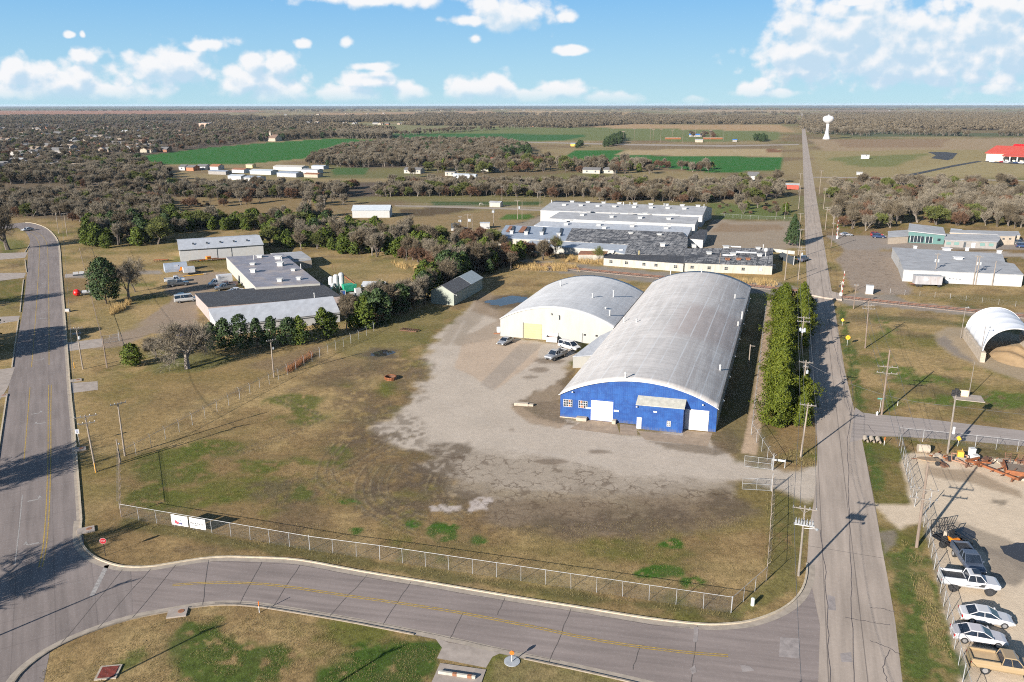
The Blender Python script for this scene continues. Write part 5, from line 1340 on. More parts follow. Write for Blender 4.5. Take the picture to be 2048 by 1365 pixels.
h2 = block('factory_hall', 'middle grey-roofed factory bay with a white fascia and few vents', 'building', [(1098, 437, 4.2), (1390, 449, 4.2), (1397, 434.5, 5.1), (1120, 424, 5.1)], m_greyroof, m_white, over=.15)
for px, py, s in ((1164, 432, 1.5), (1223, 435.5, 1.4), (1280, 437.5, 1.5), (1337, 439.5, 1.5)): roof_box(h2, *on(h2, px, py, 4.6), s, s, .8)
for px, py in ((1177, 424.5), (1226, 427), (1260, 428), (1290, 429), (1345, 431)): roof_box(h2, *on(h2, px, py, 5.1), 1.6, 1.2, .6, m_greyroof if px < 1280 else None)
h3 = block('factory_hall', 'pale low factory bay with rust-spotted vents next to the flaking black roof', 'building', [(1068, 451.5, 3.3), (1374, 474, 3.3), (1384, 454, 4.), (1083, 442.5, 4.)], m_metalroof, m_white, over=.1)
for px, py in ((1132, 449.5), (1197, 451.5), (1264, 454), (1332, 458)): roof_box(h3, *on(h3, px, py, 3.7), 1.5, 1.3, .7)
for px, py in ((1127, 441.5), (1143, 443), (1207, 446), (1270, 449.5), (1338, 452.5)): roof_box(h3, *on(h3, px, py, 4.), 1.2, 1., .4)
fb = block('factory_wing', 'black factory wing with flaking white roof sheets', 'building', [(1131, 482, 3.1), (1256, 489, 3.1), (1249, 508.5, 2.9), (1372, 511.5, 2.9), (1376, 477, 3.5), (1366, 465, 4.1), (1144, 456.5, 4.1)], m_flake, m_white_old, over=.05)
for px, py in ((1261, 469), (1318.5, 472), (1325, 491), (1208, 457.5)): roof_box(fb, *on(fb, px, py, 3.5), 1.4, 1.2, .75)
vent_pipe(fb, *on(fb, 1278, 509, 3.), 1., .15, m_yel)
tw_ = block('factory_wing', 'left factory wing with a blue-grey tin roof streaked by two rusty sheets', 'building', [(995, 476, 2.9), (1131, 482, 3.0), (1144, 456.5, 4.1), (1012, 450.5, 4.1)], m_blueroof, m_white_old, over=.1)
for px0, px1, mt_ in ((1014, 1021, m_rust), (1039, 1049, m_rust), (1025, 1030, m_trimdk), (1055, 1060, m_trimdk), (1086, 1091, m_trimdk), (1121, 1126, m_trimdk)):
    big_ = mt_ is m_rust; ya, yb = 451.5, 463.5
    pt = [on(tw_, px0 + 6 * (0 if not big_ else 1), ya + (px0 - 1012) * .045, 4.3), on(tw_, px1 + 6 * (0 if not big_ else 1), ya + (px1 - 1012) * .045, 4.3), on(tw_, px1 - 3, yb + (px1 - 1012) * .045, 3.75), on(tw_, px0 - 3, yb + (px0 - 1012) * .045, 3.75)]
    mb = MB(); mb.add(pt, [(3, 2, 1, 0)]); mb.add([(p[0], p[1], p[2] - .04) for p in pt], [(0, 1, 2, 3)]); mb.build('roof_sheet', mt_, tw_)
for px, py in ((1023, 466.5), (1052, 468), (1083, 469), (1117, 471.5)): roof_box(tw_, *on(tw_, px, py, 3.55), 1.2, 1.2, .8, None)
for i in range(4):
    a_ = on(tw_, 1034 + i * 4.2, 484, 1.9)
    mb = MB(); mb.box(a_[0] - .25, a_[0] + .25, a_[1] - 1.1, a_[1] - .7, 1.0, 2.2); mb.build('window', m_trimdk, tw_)
tn = block('tin_lean_to', 'long tin-roofed lean-to with a cream wall along the factory front', 'building', [(1049, 490.5, 2.4), (1215, 499.5, 2.4), (1249, 508.5, 2.55), (1256, 489, 2.95), (1062, 481, 2.95)], M('streaky_tin_roof', (.34, .37, .41), .55, .3, 1.2, stretch=(.5, 2, 1), dirt=(.2, .17, .15), dirt_amt=.5), m_cream, over=.12)
for px, py, s in ((1242, 501, 1.2), (1224, 503, 1.3)): roof_box(tn, *on(tn, px, py, 2.6), s, s * .8, .35, m_door, False)
for px in (1090, 1115, 1152): 
    x, y, z = on(tn, px, 497, 1.6); mb = MB(); mb.box(x - .4, x + .4, y - 1.05, y - .6, 1.1, 1.9); mb.build('window', m_trimdk, tn)
ls2 = block('loading_shed', 'small loading shed with a rusty roof and open front before the factory', 'shed', [(1157, 509, 2.1), (1211, 509, 2.1), (1215, 503, 2.4), (1162, 502, 2.4)], m_rust, m_white_old, over=.15)
fr = block('factory_office_range', 'long low cream factory front under a black roof, its left half set back', 'building', [(1207.5, 516, 2.5), (1367, 527, 2.7), (1370, 511.5, 3.0), (1209.5, 508.5, 2.9)], m_blackroof, m_white_old, over=.1)
fr2 = block('factory_office_range', 'right half of the low cream factory front with a flaking black roof and ducts', 'building', [(1367.5, 525.5, 2.8), (1545, 532, 2.8), (1546, 496.5, 3.3), (1371, 497, 3.3)], m_flake, m_white_old, over=.1)
for b__, pxs in ((fr, ((1222, 522), (1253, 525), (1288, 527), (1312, 531), (1351, 533))), (fr2, ((1384, 536), (1418, 538), (1452, 540), (1486, 541), (1521, 543)))):
    for px, py in pxs:
        d = sight(px, py)
        p0, p1 = (Vector((*at(1207.5, 516, 2.5), 0)), Vector((*at(1367, 527, 2.7), 0))) if b__ is fr else (Vector((*at(1367.5, 525.5, 2.8), 0)), Vector((*at(1545, 532, 2.8), 0)))
        u = (p1 - p0).normalized(); nn = Vector((u.y, -u.x, 0)); dd = Vector(d); t = (p0 - Vector((0, 0, CAMH))).dot(nn) / dd.dot(nn)
        q = Vector((0, 0, CAMH)) + dd * t - b__.location + nn * .04
        mb = MB(); mb.obox((q.x, q.y, 1.45), (.5, .04, .42), u, nn, (0, 0, 1)); w_ = mb.build('window', m_glass if px != 1521 else m_galv, b__)
        mb = MB()
        for k in (-.5, 0, .5): mb.obox((q.x + u.x * k + nn.x * .06, q.y + u.y * k + nn.y * .06, 1.45), (.035, .02, .46), u, nn, (0, 0, 1))
        mb.obox((q.x + nn.x * .055, q.y + nn.y * .055, 1.45), (.5, .02, .03), u, nn, (0, 0, 1)); mb.build('window_frame', m_white_old, w_)
for px, py, s in ((1388, 493, 1.3), (1452, 496, 1.5), (1516, 499, 1.2), (1418, 508, 1.3), (1466, 510, 1.4), (1519, 512, 1.2)): roof_box(fr2, *on(fr2, px, py, 3.2), s, s, .6)
for px, py in ((1455, 520), (1477, 520), (1496, 520)): roof_box(fr2, *on(fr2, px, py, 3.0), 1.1, 1., .45, m_rust)
for (a_, c_) in (((1455, 494), (1482, 495)), ((1472, 505), (1513, 507)), ((1445, 511), (1465, 512))):
    q0, q1 = on(fr2, *a_, 3.35), on(fr2, *c_, 3.35); mb = MB(); mb.bar((*q0[:2], 3.5), (*q1[:2], 3.5), .5, .4); mb.build('duct', m_metalroof, fr2)
q = on(fr2, 1531, 513, 3.1); mb = MB(); mb.tube((q[0], q[1], 2.9), (q[0], q[1], 4.4), .12, .12, 8); mb.lathe([(.15, 0), (.65, .5), (.65, 1.2), (.3, 1.5)], (q[0], q[1], 4.3), 12); mb.build('cyclone', m_galv, fr2)
vent_pipe(fr2, *on(fr2, 1526, 500, 3.2), 1.6, .14)
mb = MB(); q0 = on(fr2, 1545, 533, 0); mb.box(q0[0] - 1.8, q0[0] - .2, q0[1] - 3.8, q0[1] - 2.2, 0, 1.2); mb.build('dock_box', m_tanwall, fr2)
cb = block('factory_block', 'small flat-roofed block standing between the factory bays and the empty lot', 'building', [(1376, 477, 3.1), (1406, 479.5, 3.1), (1415, 460, 3.1), (1399, 459, 3.1)], m_blackroof, m_white)
# loading canopy at the road end
cn = thing('loading_canopy', 'white-beamed loading canopy with a dark screen at the road end of the factory', 'canopy', at(1568, 532))
q = [on(cn, 1546, 498, 3.3), on(cn, 1590, 503, 3.3)]
bb_ = Vector(q[1]) - Vector(q[0]); 
mb = MB(); mb.bar(Vector(q[0]) + Vector((0, 0, -.5)), Vector(q[1]) + Vector((0, 0, -.5)), .3, 1.1); mb.build('beam', m_white_old, cn)
q2 = on(cn, 1587, 530.5, 0); q3 = on(cn, 1562, 510.5, 2.4)
mb = MB(); mb.tube((q2[0], q2[1], 0), (q2[0], q2[1], 3.0), .14, .14, 8); mb.build('post', m_white, cn)
mb = MB(); mb.bar((q[0][0] + 2.2, q[0][1] - .6, 1.3), (q2[0] - .2, q2[1] + .2, 1.3), .06, 2.6); mb.build('screen', m_trimdk, cn)


# ---- right of the road
rw = block('white_warehouse', 'low white warehouse with a grey roof, loading doors and the old trailer before it', 'warehouse', [(1785, 495, 3.5), (2004, 508, 3.5), (2010, 525, 3.5), (2028, 528, 3.5), (2047, 550, 3.5), (1807.5, 539.5, 3.5), (1799, 516, 3.5)], m_greyroof, m_white, over=.12)
for px, py, s in ((1893, 501, 1.8), (1916, 519, 1.8), (1830, 497, .8), (1934, 500, .8), (1998, 506, 1.)): roof_box(rw, *on(rw, px, py, 3.5), s, s, .7, m_door)
def wallpatch(t, p, q, x0, x1, z0, z1, mat, name, out_=.05):
    """panel on the wall that stands on ground line p-q, x measured from p"""
    p0, p1 = Vector((*at(*p), 0)), Vector((*at(*q), 0)); u = (p1 - p0).normalized(); nn = Vector((u.y, -u.x, 0)); c = p0 + u * (x0 + x1) / 2 + nn * out_ - t.location
    mb = MB(); mb.obox((c.x, c.y, (z0 + z1) / 2), ((x1 - x0) / 2, .04, (z1 - z0) / 2), u, nn, (0, 0, 1)); return mb.build(name, mat, t)
def gbase(px, py, z): 
    """photo column/row of the ground point under a roof corner"""
    g = at(px, py, z); d = (g[0], g[1], -CAMH); x = d[0] / 1; 
    v = Vector(d); xc, yc, zc = v.dot(Xc), v.dot(Yc), v.dot(FW); return (1024 + FPX * xc / zc, 682.5 - FPX * yc / zc)
F0, F1 = gbase(1807.5, 539.5, 3.5), gbase(2047, 550, 3.5)
wallpatch(rw, F0, F1, 10.4, 11.3, .1, 2.0, m_trimdk, 'door'); wallpatch(rw, F0, F1, 11.7, 16.0, .1, 3.0, m_door, 'roller_door')
for i in range(4): wallpatch(rw, F0, F1, 12.3 + i * .9, 12.7 + i * .9, 1.3, 1.55, m_trimdk, 'window', .1)
wallpatch(rw, F0, F1, 28.2, 28.6, 1.2, 1.7, m_galv, 'window')
G0 = gbase(1799, 516, 3.5)
wallpatch(rw, G0, F0, 1.2, 1.8, 2.5, 2.9, m_trimdk, 'vent')
# teal office
tf0, tf1 = (1818, 489.5), (1888.5, 492.5)
to = block('office_building', 'teal-fronted office with a tilted grey roof and a tall row of windows', 'office', [(1818, 461.5, 4.5), (1890, 469.5, 3.7), (1885, 455, 4.1), (1820, 447.5, 5.1)], m_greyroof, m_teal, th=.3, over=.5)
H0, H1 = gbase(1818, 461.5, 4.5), gbase(1890, 469.5, 3.7)
for i in range(6): wallpatch(to, H0, H1, .9 + i * 1.15 + (i > 3) * .5, 1.9 + i * 1.15 + (i > 3) * .5, .3, 2.6, m_glass, 'window')
wallpatch(to, H0, H1, 9.9, 10.9, 1.2, 2.1, m_glass, 'window')
for i in range(7): wallpatch(to, H0, H1, .82 + i * 1.15 + (i > 3) * .5, .92 + i * 1.15 + (i > 3) * .5, .2, 2.7, m_door, 'window_mullion', .09)
tl = block('office_wing', 'low tan wing with a grey roof on the left of the teal office', 'office', [(1777, 474.5, 2.7), (1817, 472, 2.7), (1816, 460, 3.2), (1777, 463, 3.2)], m_greyroof, m_tanwall, over=.3)
to2 = block('office_wing', 'low grey block office wing with green shutters right of the teal office', 'office', [(1890, 480, 2.6), (1994, 484, 2.6), (1999, 478, 3.0), (1996, 470, 3.2), (1892, 468, 3.2)], m_greyroof, m_greywall, over=.35)
J0, J1 = gbase(1890, 480, 2.6), gbase(1994, 484, 2.6)
for x0 in (.6, 3.2, 11.6, 14.4): wallpatch(to2, J0, J1, x0, x0 + 1.5, .9, 1.9, m_teal_dk, 'window')
wallpatch(to2, J0, J1, 6.3, 7., .1, 2.0, m_trimdk, 'door'); wallpatch(to2, J0, J1, 8.8, 10.1, .1, 1.9, M('lilac_box', (.45, .43, .47), .6, .1), 'door')
ob = block('office_wing', 'far pale building with flat roofs behind the grey office wing', 'office', [(1900, 465, 3.2), (2040, 471, 3.2), (2036, 463, 3.4), (1905, 460, 3.4)], m_greyroof, m_tanwall, over=.2)
ob2 = block('office_wing', 'plain tan box wing with two dark windows at the right edge', 'office', [(1995, 472, 3.3), (2031, 472, 3.3), (2036, 467, 3.3), (1998, 466, 3.3)], m_greyroof, m_tanwall, over=.15)
Q0, Q1 = gbase(1995, 472, 3.3), gbase(2031, 472, 3.3)
for x0 in (2., 4.4): wallpatch(ob2, Q0, Q1, x0, x0 + .8, 1.9, 2.4, m_trimdk, 'window')
rs_ = block('carport', 'white canopy roof behind the teal office', 'shed', [(1901, 464, 2.6), (1923, 466, 2.6), (1924, 459, 2.8), (1902, 457, 2.8)], m_metalroof, m_greywall, over=.2)
# hoop shelter over a heap of sand
ho = thing('hoop_shelter', 'white ribbed fabric hoop shelter on concrete block walls over a heap of sand', 'shelter', RW(39.3, 176.3), -AZ)
hw, hb, hr = 10.8, 2.1, 5.1
def hoop(y, o=0.): return [(hw / 2 - (hw / 2 + o) * math.cos(PI * i / 24), y, hb + (hr + o) * math.sin(PI * i / 24)) for i in range(25)]
mb = MB(); vs = []; ny = 36
for j in range(ny + 1):
    y = 18. * j / ny; sag = -.10 * abs(math.sin(PI * j / 9)); vs += hoop(y, sag)
fs = [(j * 25 + i, (j + 1) * 25 + i, (j + 1) * 25 + i + 1, j * 25 + i + 1) for j in range(ny) for i in range(24)]
mb.add(vs, fs); o = mb.build('fabric_cover', M('white_fabric', (.66, .68, .72), .6, .06, 1.5, dirt=(.45, .45, .46), dirt_amt=.25), ho, smooth=True)
sd_ = o.modifiers.new('thick', 'SOLIDIFY'); sd_.thickness = .05
for y in (0, 18.):
    mb = MB(); P_ = hoop(y, .03); 
    for i in range(24): mb.tube(P_[i], P_[i + 1], .13, .13, 6, cap=False)
    mb.build('hoop_rib', m_door, ho)
for x in (-.5, hw - .4):
    mb = MB()
    for i in range(9):
        for zz in range(2 if i % 4 else 2): mb.box(x, x + .9, -1.2 + i * 2.13, -1.2 + i * 2.13 + 2.08, zz * 1.05, zz * 1.05 + 1.02)
    mb.build('block_wall', m_conc, ho)
sg = RW(46.3, 181); m_sand = M('orange_sand', (.29, .20, .11), .95, .15, 1.5)
mb = MB(); n = 40; vs = []; r_ = random.Random(5)
for j in range(n):
    for i in range(n):
        x, y = (i / (n - 1) - .5) * 14, (j / (n - 1) - .5) * 18; d = math.sqrt((x / 4.6) ** 2 + (y / 7.) ** 2)
        z = 2.0 * max(0, 1 - d) ** .8 * (1 + .25 * math.sin(x * 1.2 + y)) + (0.15 * float(vnoise(np.array([x * .9 + 40]), np.array([y * .9 + 40]))[0]) if d < 1 else -.05); vs.append((x, y, z))
mb.add(vs, [(j * n + i, j * n + i + 1, (j + 1) * n + i + 1, (j + 1) * n + i) for j in range(n - 1) for i in range(n - 1)])
o = mb.build('sand_heap', m_sand, smooth=True, loc=(*sg, 0), rz=-AZ); tag(o, 'heap of orange sand spilling from under the hoop shelter', 'sand heap')
# ================================================================ POLES, WIRES, SIGNS
m_pole = M('pole_timber', (.26, .215, .175), .9, .3, 3., stretch=(1, 1, .15))
m_pole_dk = M('dark_pole_timber', (.19, .145, .115), .9, .3, 3., stretch=(1, 1, .15))
m_arm = M('crossarm_timber', (.20, .175, .15), .9, .25, 3.)
m_insul = M('insulator_glaze', (.24, .25, .26), .35, .1, 3.)
m_can = M('transformer_grey', (.36, .38, .40), .5, .15, 3.)
m_wire = M('cable', (.11, .11, .115), .6, .1, 1.)
m_orange = M('orange_marker', (.75, .16, .02), .6, .1, 3.)
m_signred = M('sign_red', (.36, .012, .02), .5, .1, 3.)
m_signyel = M('sign_yellow', (.75, .36, .02), .5, .1, 3.)
m_signgreen = M('sign_green', (.02, .25, .20), .5, .1, 3.)
m_black = M('matt_black', (.015, .015, .017), .7, .2, 3.)
m_signblue = M('sign_blue', (.05, .12, .36), .5, .1, 3.)
TOP = {}
def pole(key, g, h, label, arms=((.35, 2.4),), az=AZ, mat=None, lean=(0, 0), cans=(), lamp=None, r=.14, ins=True, group=None):
    t = thing('utility_pole', label, 'pole', g, -az, group)
    mb = MB(); mb.tube((0, 0, 0), (lean[0], lean[1], h), r, r * .66, 9); mb.build('shaft', mat or m_pole, t)
    fx = lambda z: (lean[0] * z / h, lean[1] * z / h)
    for dz, L in arms:
        z = h - dz; x, y = fx(z); mb = MB(); mb.box(x - L / 2, x + L / 2, y - .19, y - .10, z - .06, z + .06)
        mb.bar((x - .5, y - .145, z - .05), (x, y - .145, z - .5), .04); mb.bar((x + .5, y - .145, z - .05), (x, y - .145, z - .5), .04)
        mb.build('crossarm', m_arm, t)
        if ins:
            for dx in (-.46, -.2, .2, .46):
                mb = MB(); mb.lathe([(.03, 0), (.07, .06), (.05, .14), (.02, .2)], (x + dx * L, y - .145, z + .06), 7); mb.build('insulator', m_insul, t)
    for dx, z, rr, hh in cans:
        mb = MB(); mb.lathe([(rr, 0), (rr, hh), (rr * .8, hh + .06)], (dx, -.2, z), 12); mb.tube((dx, -.2, z + hh), (dx, -.2, z + hh + .2), .04, .03, 6); mb.build('transformer', m_can, t)
    if lamp:
        z, L = lamp; mb = MB(); mb.tube((0, 0, z), (L, -.2, z + .25), .03, .03, 6); mb.build('lamp_arm', m_galv, t)
        mb = MB(); mb.lathe([(.06, .12), (.2, 0), (.16, -.12), (.02, -.2)], (L, -.2, z + .2), 9); mb.build('lamp_head', m_insul, t)
    if key: TOP[key] = [RW(*(WR(*g, az)[0] + lean[0] + dx, WR(*g, az)[1] + lean[1] - .145), az) + (h - (arms[0][0] if arms else .2) + .22,) for dx in ((-arms[0][1] * .46, arms[0][1] * .46, -arms[0][1] * .2) if arms else (0, 0, 0))]
    return t
def wire(key_a, key_b, n=3, sag=.8, label='overhead power cable strung between the roadside poles', group='overhead power cables', pa=None, pb=None, r=.022):
    for i in range(n):
        a = Vector(pa or TOP[key_a][i]); b_ = Vector(pb or TOP[key_b][i]); mb = MB(); k = 14; prev = None
        for j in range(k + 1):
            t = j / k; p = a + (b_ - a) * t - Vector((0, 0, sag * 4 * t * (1 - t)))
            if prev is not None: mb.tube(prev, p, r, r, 4, cap=False)
            prev = p
        tag(mb.build('power_cable', m_wire), label, 'cable', group)
RWp = lambda e, n: RW(e, n)
pole('A', at(1597, 1152), 8.6, 'grey roadside pole with a bank of seven cans under its crossarm and a lamp arm', ((.3, 2.5),), lean=(-.15, 0), lamp=(5.9, 1.3), mat=m_arm)
# capacitor bank on that pole
A_ = [o for o in bpy.data.objects if o.get('label', '').startswith('grey roadside pole with a bank')][0]
for i in range(7):
    mb = MB(); x = -.9 + i * .28; mb.box(x - .09, x + .09, -.5, -.2, 6.55, 7.0); mb.tube((x, -.35, 7.0), (x, -.35, 7.25), .035, .03, 6); mb.build('capacitor', m_insul, A_)
mb = MB(); mb.box(-1.1, 1.0, -.55, -.15, 6.45, 6.53); mb.build('capacitor_frame', m_galv, A_)
pole('B', at(1601, 915), 8.6, 'roadside pole standing at the near end of the evergreen hedge', ((.3, 2.3),), lean=(.25, 0))
pole('C', RW(4.8, 136), 8.8, 'pole rising through the thin middle of the evergreen hedge, with a guyed bracket', ((.3, 2.3), (1.1, .8)), cans=((.35, 6.6, .2, .5),))
pole('D', RW(4.5, 165), 9.2, 'pole in the gap of the evergreen hedge with two crossarms and transformers', ((.3, 2.4), (1.1, 2.4)), cans=((-.4, 6.0, .24, .7), (.4, 6.0, .24, .7), (0, 5.8, .24, .7)))
pole('E', RW(4.0, 246), 10., 'roadside pole by the loading canopy with transformers and two crossarms', ((.3, 2.4), (1.2, 2.)), cans=((.4, 7.4, .25, .7),))
pole('E2', RW(3.9, 283), 10., 'roadside pole behind the leaning conifer at the empty lot', ((.3, 2.2),))
pole('E3', RW(3.8, 325), 10., 'roadside pole at the far corner of the empty lot', ((.3, 2.2),))
pole('F', at(1569.5, 561), 9., 'bare pole without arms standing by the dock of the factory', (), r=.16)
pole('G', at(1438, 544), 5.9, 'short pole in front of the factory windows', (), r=.1)
pole('W1', RW(3.6, 422), 11.5, 'far roadside pole on the left of the road near the red shed', ((.3, 2.2),))
pole('W2', RW(3.6, 505), 11., 'farthest roadside pole on the left of the road', ((.3, 2.2),))
pole('X1', RW(15.2, 424), 10.5, 'far pole on the right of the road before the bare woods', ((.3, 2.2), (1.1, 2.2)))
pole('X2', RW(14.6, 495), 13.5, 'far tall pole on the right of the road by the mown field', ((.3, 2.2),))
pole('X3', RW(14.2, 353), 9.4, 'pole with two crossarms at the edge of the bare woods right of the road', ((.3, 2.2), (1., 2.2)))
pole('X4', RW(15, 307), 9.2, 'dark pole at the turning to the teal office', ((.3, 1.2),), mat=m_pole_dk)
pole('X5', RW(17.4, 214), 6.4, 'dark pole standing beside the railway right of the crossing', ((.3, 1.),), mat=m_pole_dk)
pole('X6', RW(17.7, 178), 10.6, 'dark pole with two crossarms between the crossing and the hoop shelter', ((1.2, 2.4), (1.9, 2.4)), mat=m_pole_dk, lean=(-.4, 0))
pole('X7', at(1763, 830), 11.4, 'tall brown pole at the street corner with two wide crossarms', ((2.9, 3.2), (4.0, 3.2)), mat=m_pole_dk, lean=(-.1, 0), r=.17)
pole('X8', at(1833, 1095), 10.9, 'tall brown pole at the yard gate with two crossarms', ((3.4, 3.0), (4.6, 3.0)), mat=m_pole_dk, lean=(-.2, 0), r=.19)
lt_ = pole('L', at(1895, 907), 9.9, 'grey light pole with a cluster of flood lamps at the yard fence', (), lean=(-.2, 0), r=.16, mat=m_arm)
for i, (dx, dz) in enumerate(((-.35, .1), (.35, .1), (-.35, -.4), (.35, -.4), (0, .35), (0, -.15))):
    mb = MB(); mb.box(-.2 + dx - .24, -.2 + dx + .24, -.28, .02, 9.7 + dz - .2, 9.7 + dz + .2); mb.build('flood_lamp', m_black, lt_)
mb = MB(); mb.box(.14, .44, -.2, .1, 3.2, 4.3); mb.build('control_box', m_galv, lt_)
n_ = pole(None, at(1937, 795), 6.6, 'thin pale pole on a concrete pad with a tan panel at its foot', (), r=.07, mat=m_arm)
mb = MB(); mb.box(-1.5, -.1, -.15, .05, .12, 1.25); mb.build('panel', M('tan_panel', (.66, .52, .32), .7, .1), n_)
mb = MB(); mb.box(-2.6, 2.2, -2.2, 1.3, 0, .1); mb.build('pad', m_pad, n_)
pole(None, at(1921, 677), 7.2, 'thin pale lamp pole left of the hoop shelter', (), r=.08, mat=m_arm, lamp=(7., .5))
pole(None, at(1959, 723), 7.3, 'thin pale lamp pole at the front corner of the hoop shelter', (), r=.08, mat=m_arm, lamp=(7.1, .8))
pole('L1', at(166, 739), 8.7, 'pale pole with a pale crossarm beside the three-lane road at the left drive', ((.3, 2.2),), AZB, cans=((.25, 6.2, .2, .5),))
pole('L2', at(214, 735), 6.4, 'short dark pole on the fence line by the left drive', (), AZB, m_pole_dk)
pole('L3', at(135, 473), 9.2, 'far pole on the outside of the bend of the three-lane road', ((.3, 1.8),), AZB)
pole('L0', at(118, 468), 8.6, 'far pole without arms on the bend of the three-lane road', (), AZB)
pole('L4', at(192, 944), 8.7, 'pole with two crossarms and a yellow sleeve beside the three-lane road', ((.2, 2.9), (1.2, 2.2)), AZB, lean=(-.2, 0))
yo = MB(); yo.tube((-.05, -.28, 0), (-.05, -.28, 1.5), .05, .05, 8); yo.build('guy_guard', m_signyel, [o for o in bpy.data.objects if o.get('label', '').startswith('pole with two crossarms and a yellow')][0])
pole('L5', at(250, 912), 8.4, 'slender pole with a single white crossarm just outside the corner of the fence', ((.15, 2.2),), AZ + rad(-60), lean=(.1, 0))
pole('L6', at(548, 755), 7.5, 'pole with one crossarm halfway along the diagonal fence', ((.15, 1.9),), AZ + rad(-60), cans=((.3, 5.6, .12, .3),))
pole('H1', at(745, 636), 6.5, 'white pole with a crossarm among the trees by the carport', ((.2, 1.8),), AZB, m_arm)
pole(None, at(921, 467), 6.8, 'pole carrying two transformers in the paddock behind the cedars', ((.2, 1.4),), cans=((-.35, 4.6, .3, .8), (.35, 4.6, .3, .8)))
t_ = pole(None, at(936, 467), 7.6, 'twin-legged pole frame with a dark transformer deck in the paddock', ((.2, 2.6),), cans=((.6, 4.8, .35, 1.), (1.2, 4.8, .35, 1.)))
mb = MB(); mb.tube((1.9, 0, 0), (1.9, 0, 7.6), .13, .1, 8); mb.build('shaft', m_pole, t_)
pole(None, at(987, 455), 7.8, 'pole with two pale transformers by the small white hut in the paddock', ((.2, 1.2),), cans=((-.3, 6.2, .28, .8), (.3, 6.2, .28, .8)))
t_ = pole(None, at(1035, 438), 8.3, 'twin-legged pole frame beside the track at the paddock end', ((.2, 2.8),), cans=((1., 4.6, .4, 1.),))
mb = MB(); mb.tube((2.2, 0, 0), (2.2, 0, 8.3), .13, .1, 8); mb.build('shaft', m_pole, t_)
pole(None, at(650, 426), 6.6, 'lone pole left of the small white barn', ((.2, 1.),))
pole(None, at(1080, 413), 7.5, 'pole behind the factory hall near the paddock fence', ((.3, 2.),))
pole(None, at(1004, 400), 7.5, 'pole at the wood edge beyond the green paddock', ((.3, 1.6),))
pole(None, at(1569, 438), 7.5, 'pole inside the far fence of the empty concrete lot', (), r=.1)
for i, (px, py, z, lab) in enumerate(((1868, 562, 8.2, 'tall pole with pale transformers behind the old trailer'), (1946, 570, 8.6, 'left of the twin poles with transformers before the white warehouse'), (1951, 570, 8.4, 'right of the twin poles with transformers before the white warehouse'), (1984, 572, 7.2, 'bare pole right of the twin poles at the white warehouse'))):
    pole('R%d' % i, at(px, py), z, lab, ((.3, 1.6),) if i < 3 else (), cans=((-.4, z - 2.6, .26, .8), (.4, z - 2.6, .26, .8)) if i in (0, 2) else ())
for a_, b__ in (('A', 'B'), ('B', 'C'), ('C', 'D'), ('D', 'E'), ('E', 'E2'), ('E2', 'E3'), ('E3', 'W1')): wire(a_, b__, 3, .7)
for a_, b__ in (('X6', 'X7'), ('X7', 'X8')): wire(a_, b__, 3, .7)
for a_, b__ in (('L3', 'L1'), ('L1', 'L4')): wire(a_, b__, 1, 1.2)
wire(None, None, 1, 1.6, 'long pale cable crossing the road from the hedge pole to the yard light pole', None, pa=TOP['C'][2], pb=(*at(1895, 907), 7.5), r=.02)
wire(None, None, 1, 1.2, 'long pale cable running off to the right from the yard light pole', None, pa=(*at(1895, 907), 7.5), pb=(120, 98, 8.), r=.02)
a0 = TOP['A'][0]; wire(None, None, 1, .9, 'power cable running from the capacitor pole towards the near corner', None, pa=a0, pb=(*RW(4.4, 46), 8.2))
# poles beyond the frame whose shadows reach the roads
for i, (px, py, hh) in enumerate(((262, 1160, 8.6), (432, 1252, 8.6), (790, 1295, 8.6), (1584, 1368, 7.))):
    pole(None, off_sun(px, py, hh), hh, 'pole on the near side of the junction outside the view', ((.2, 2.2),), AZB, group='poles outside the view')

def signpost(g, h, label, cat='sign', az=0., r=.035, mat=None, group=None, nm='road_sign'):
    t = thing(nm, label, cat, g, -az, group); mb = MB(); mb.tube((0, .04, 0), (0, .04, h), r, r, 7); mb.build('post', mat or m_galv, t); return t
def disc(t, z, r, n, mat, nm='sign_face', rot=0., y=0., x=0., th=.015):
    mb = MB(); c = [(x + r * math.sin(rot + 2 * PI * i / n), y, z + r * math.cos(rot + 2 * PI * i / n)) for i in range(n)]
    mb.add(c + [(a, b_ + th, c_) for a, b_, c_ in c], [tuple(range(n))[::-1], tuple(range(n, 2 * n))] + [(i, (i + 1) % n, n + (i + 1) % n, n + i) for i in range(n)])
    return mb.build(nm, mat, t)
s_ = signpost(at(211, 1113), 2.1, 'red octagonal stop sign on a dark post at the kerb of the junction', az=rad(-8), mat=m_black)
disc(s_, 2.0, .40, 8, m_door, 'sign_border', PI / 8, -.012); disc(s_, 2.0, .37, 8, m_signred, rot=PI / 8, y=-.03)
text_mesh('lettering', 'STOP', .21, m_door, s_, (0, -.036, 2.0), (PI / 2, 0, 0))
s_ = signpost(at(159, 892), 2.7, 'small white sign with a blue cross mark beside the three-lane road', az=rad(-10))
mb = MB(); mb.box(-.28, .28, -.03, -.005, 2.0, 2.7); mb.build('sign_face', m_door, s_)
mb = MB(); mb.bar((-.16, -.04, 2.12), (.16, -.04, 2.45), .07, .012); mb.bar((-.16, -.045, 2.45), (.16, -.045, 2.12), .07, .012); mb.box(-.18, .18, -.042, -.034, 2.54, 2.62); mb.build('emblem', m_signblue, s_)
s_ = signpost(at(1759, 826), 2.6, 'green street name sign at the corner pole', az=rad(6))
mb = MB(); mb.box(-.62, .62, -.02, .0, 2.42, 2.66); mb.build('sign_face', m_signgreen, s_)
text_mesh('lettering', 'W 14 ST', .17, m_door, s_, (0, -.026, 2.54), (PI / 2, 0, 0)) if False else None
mb = MB(); 
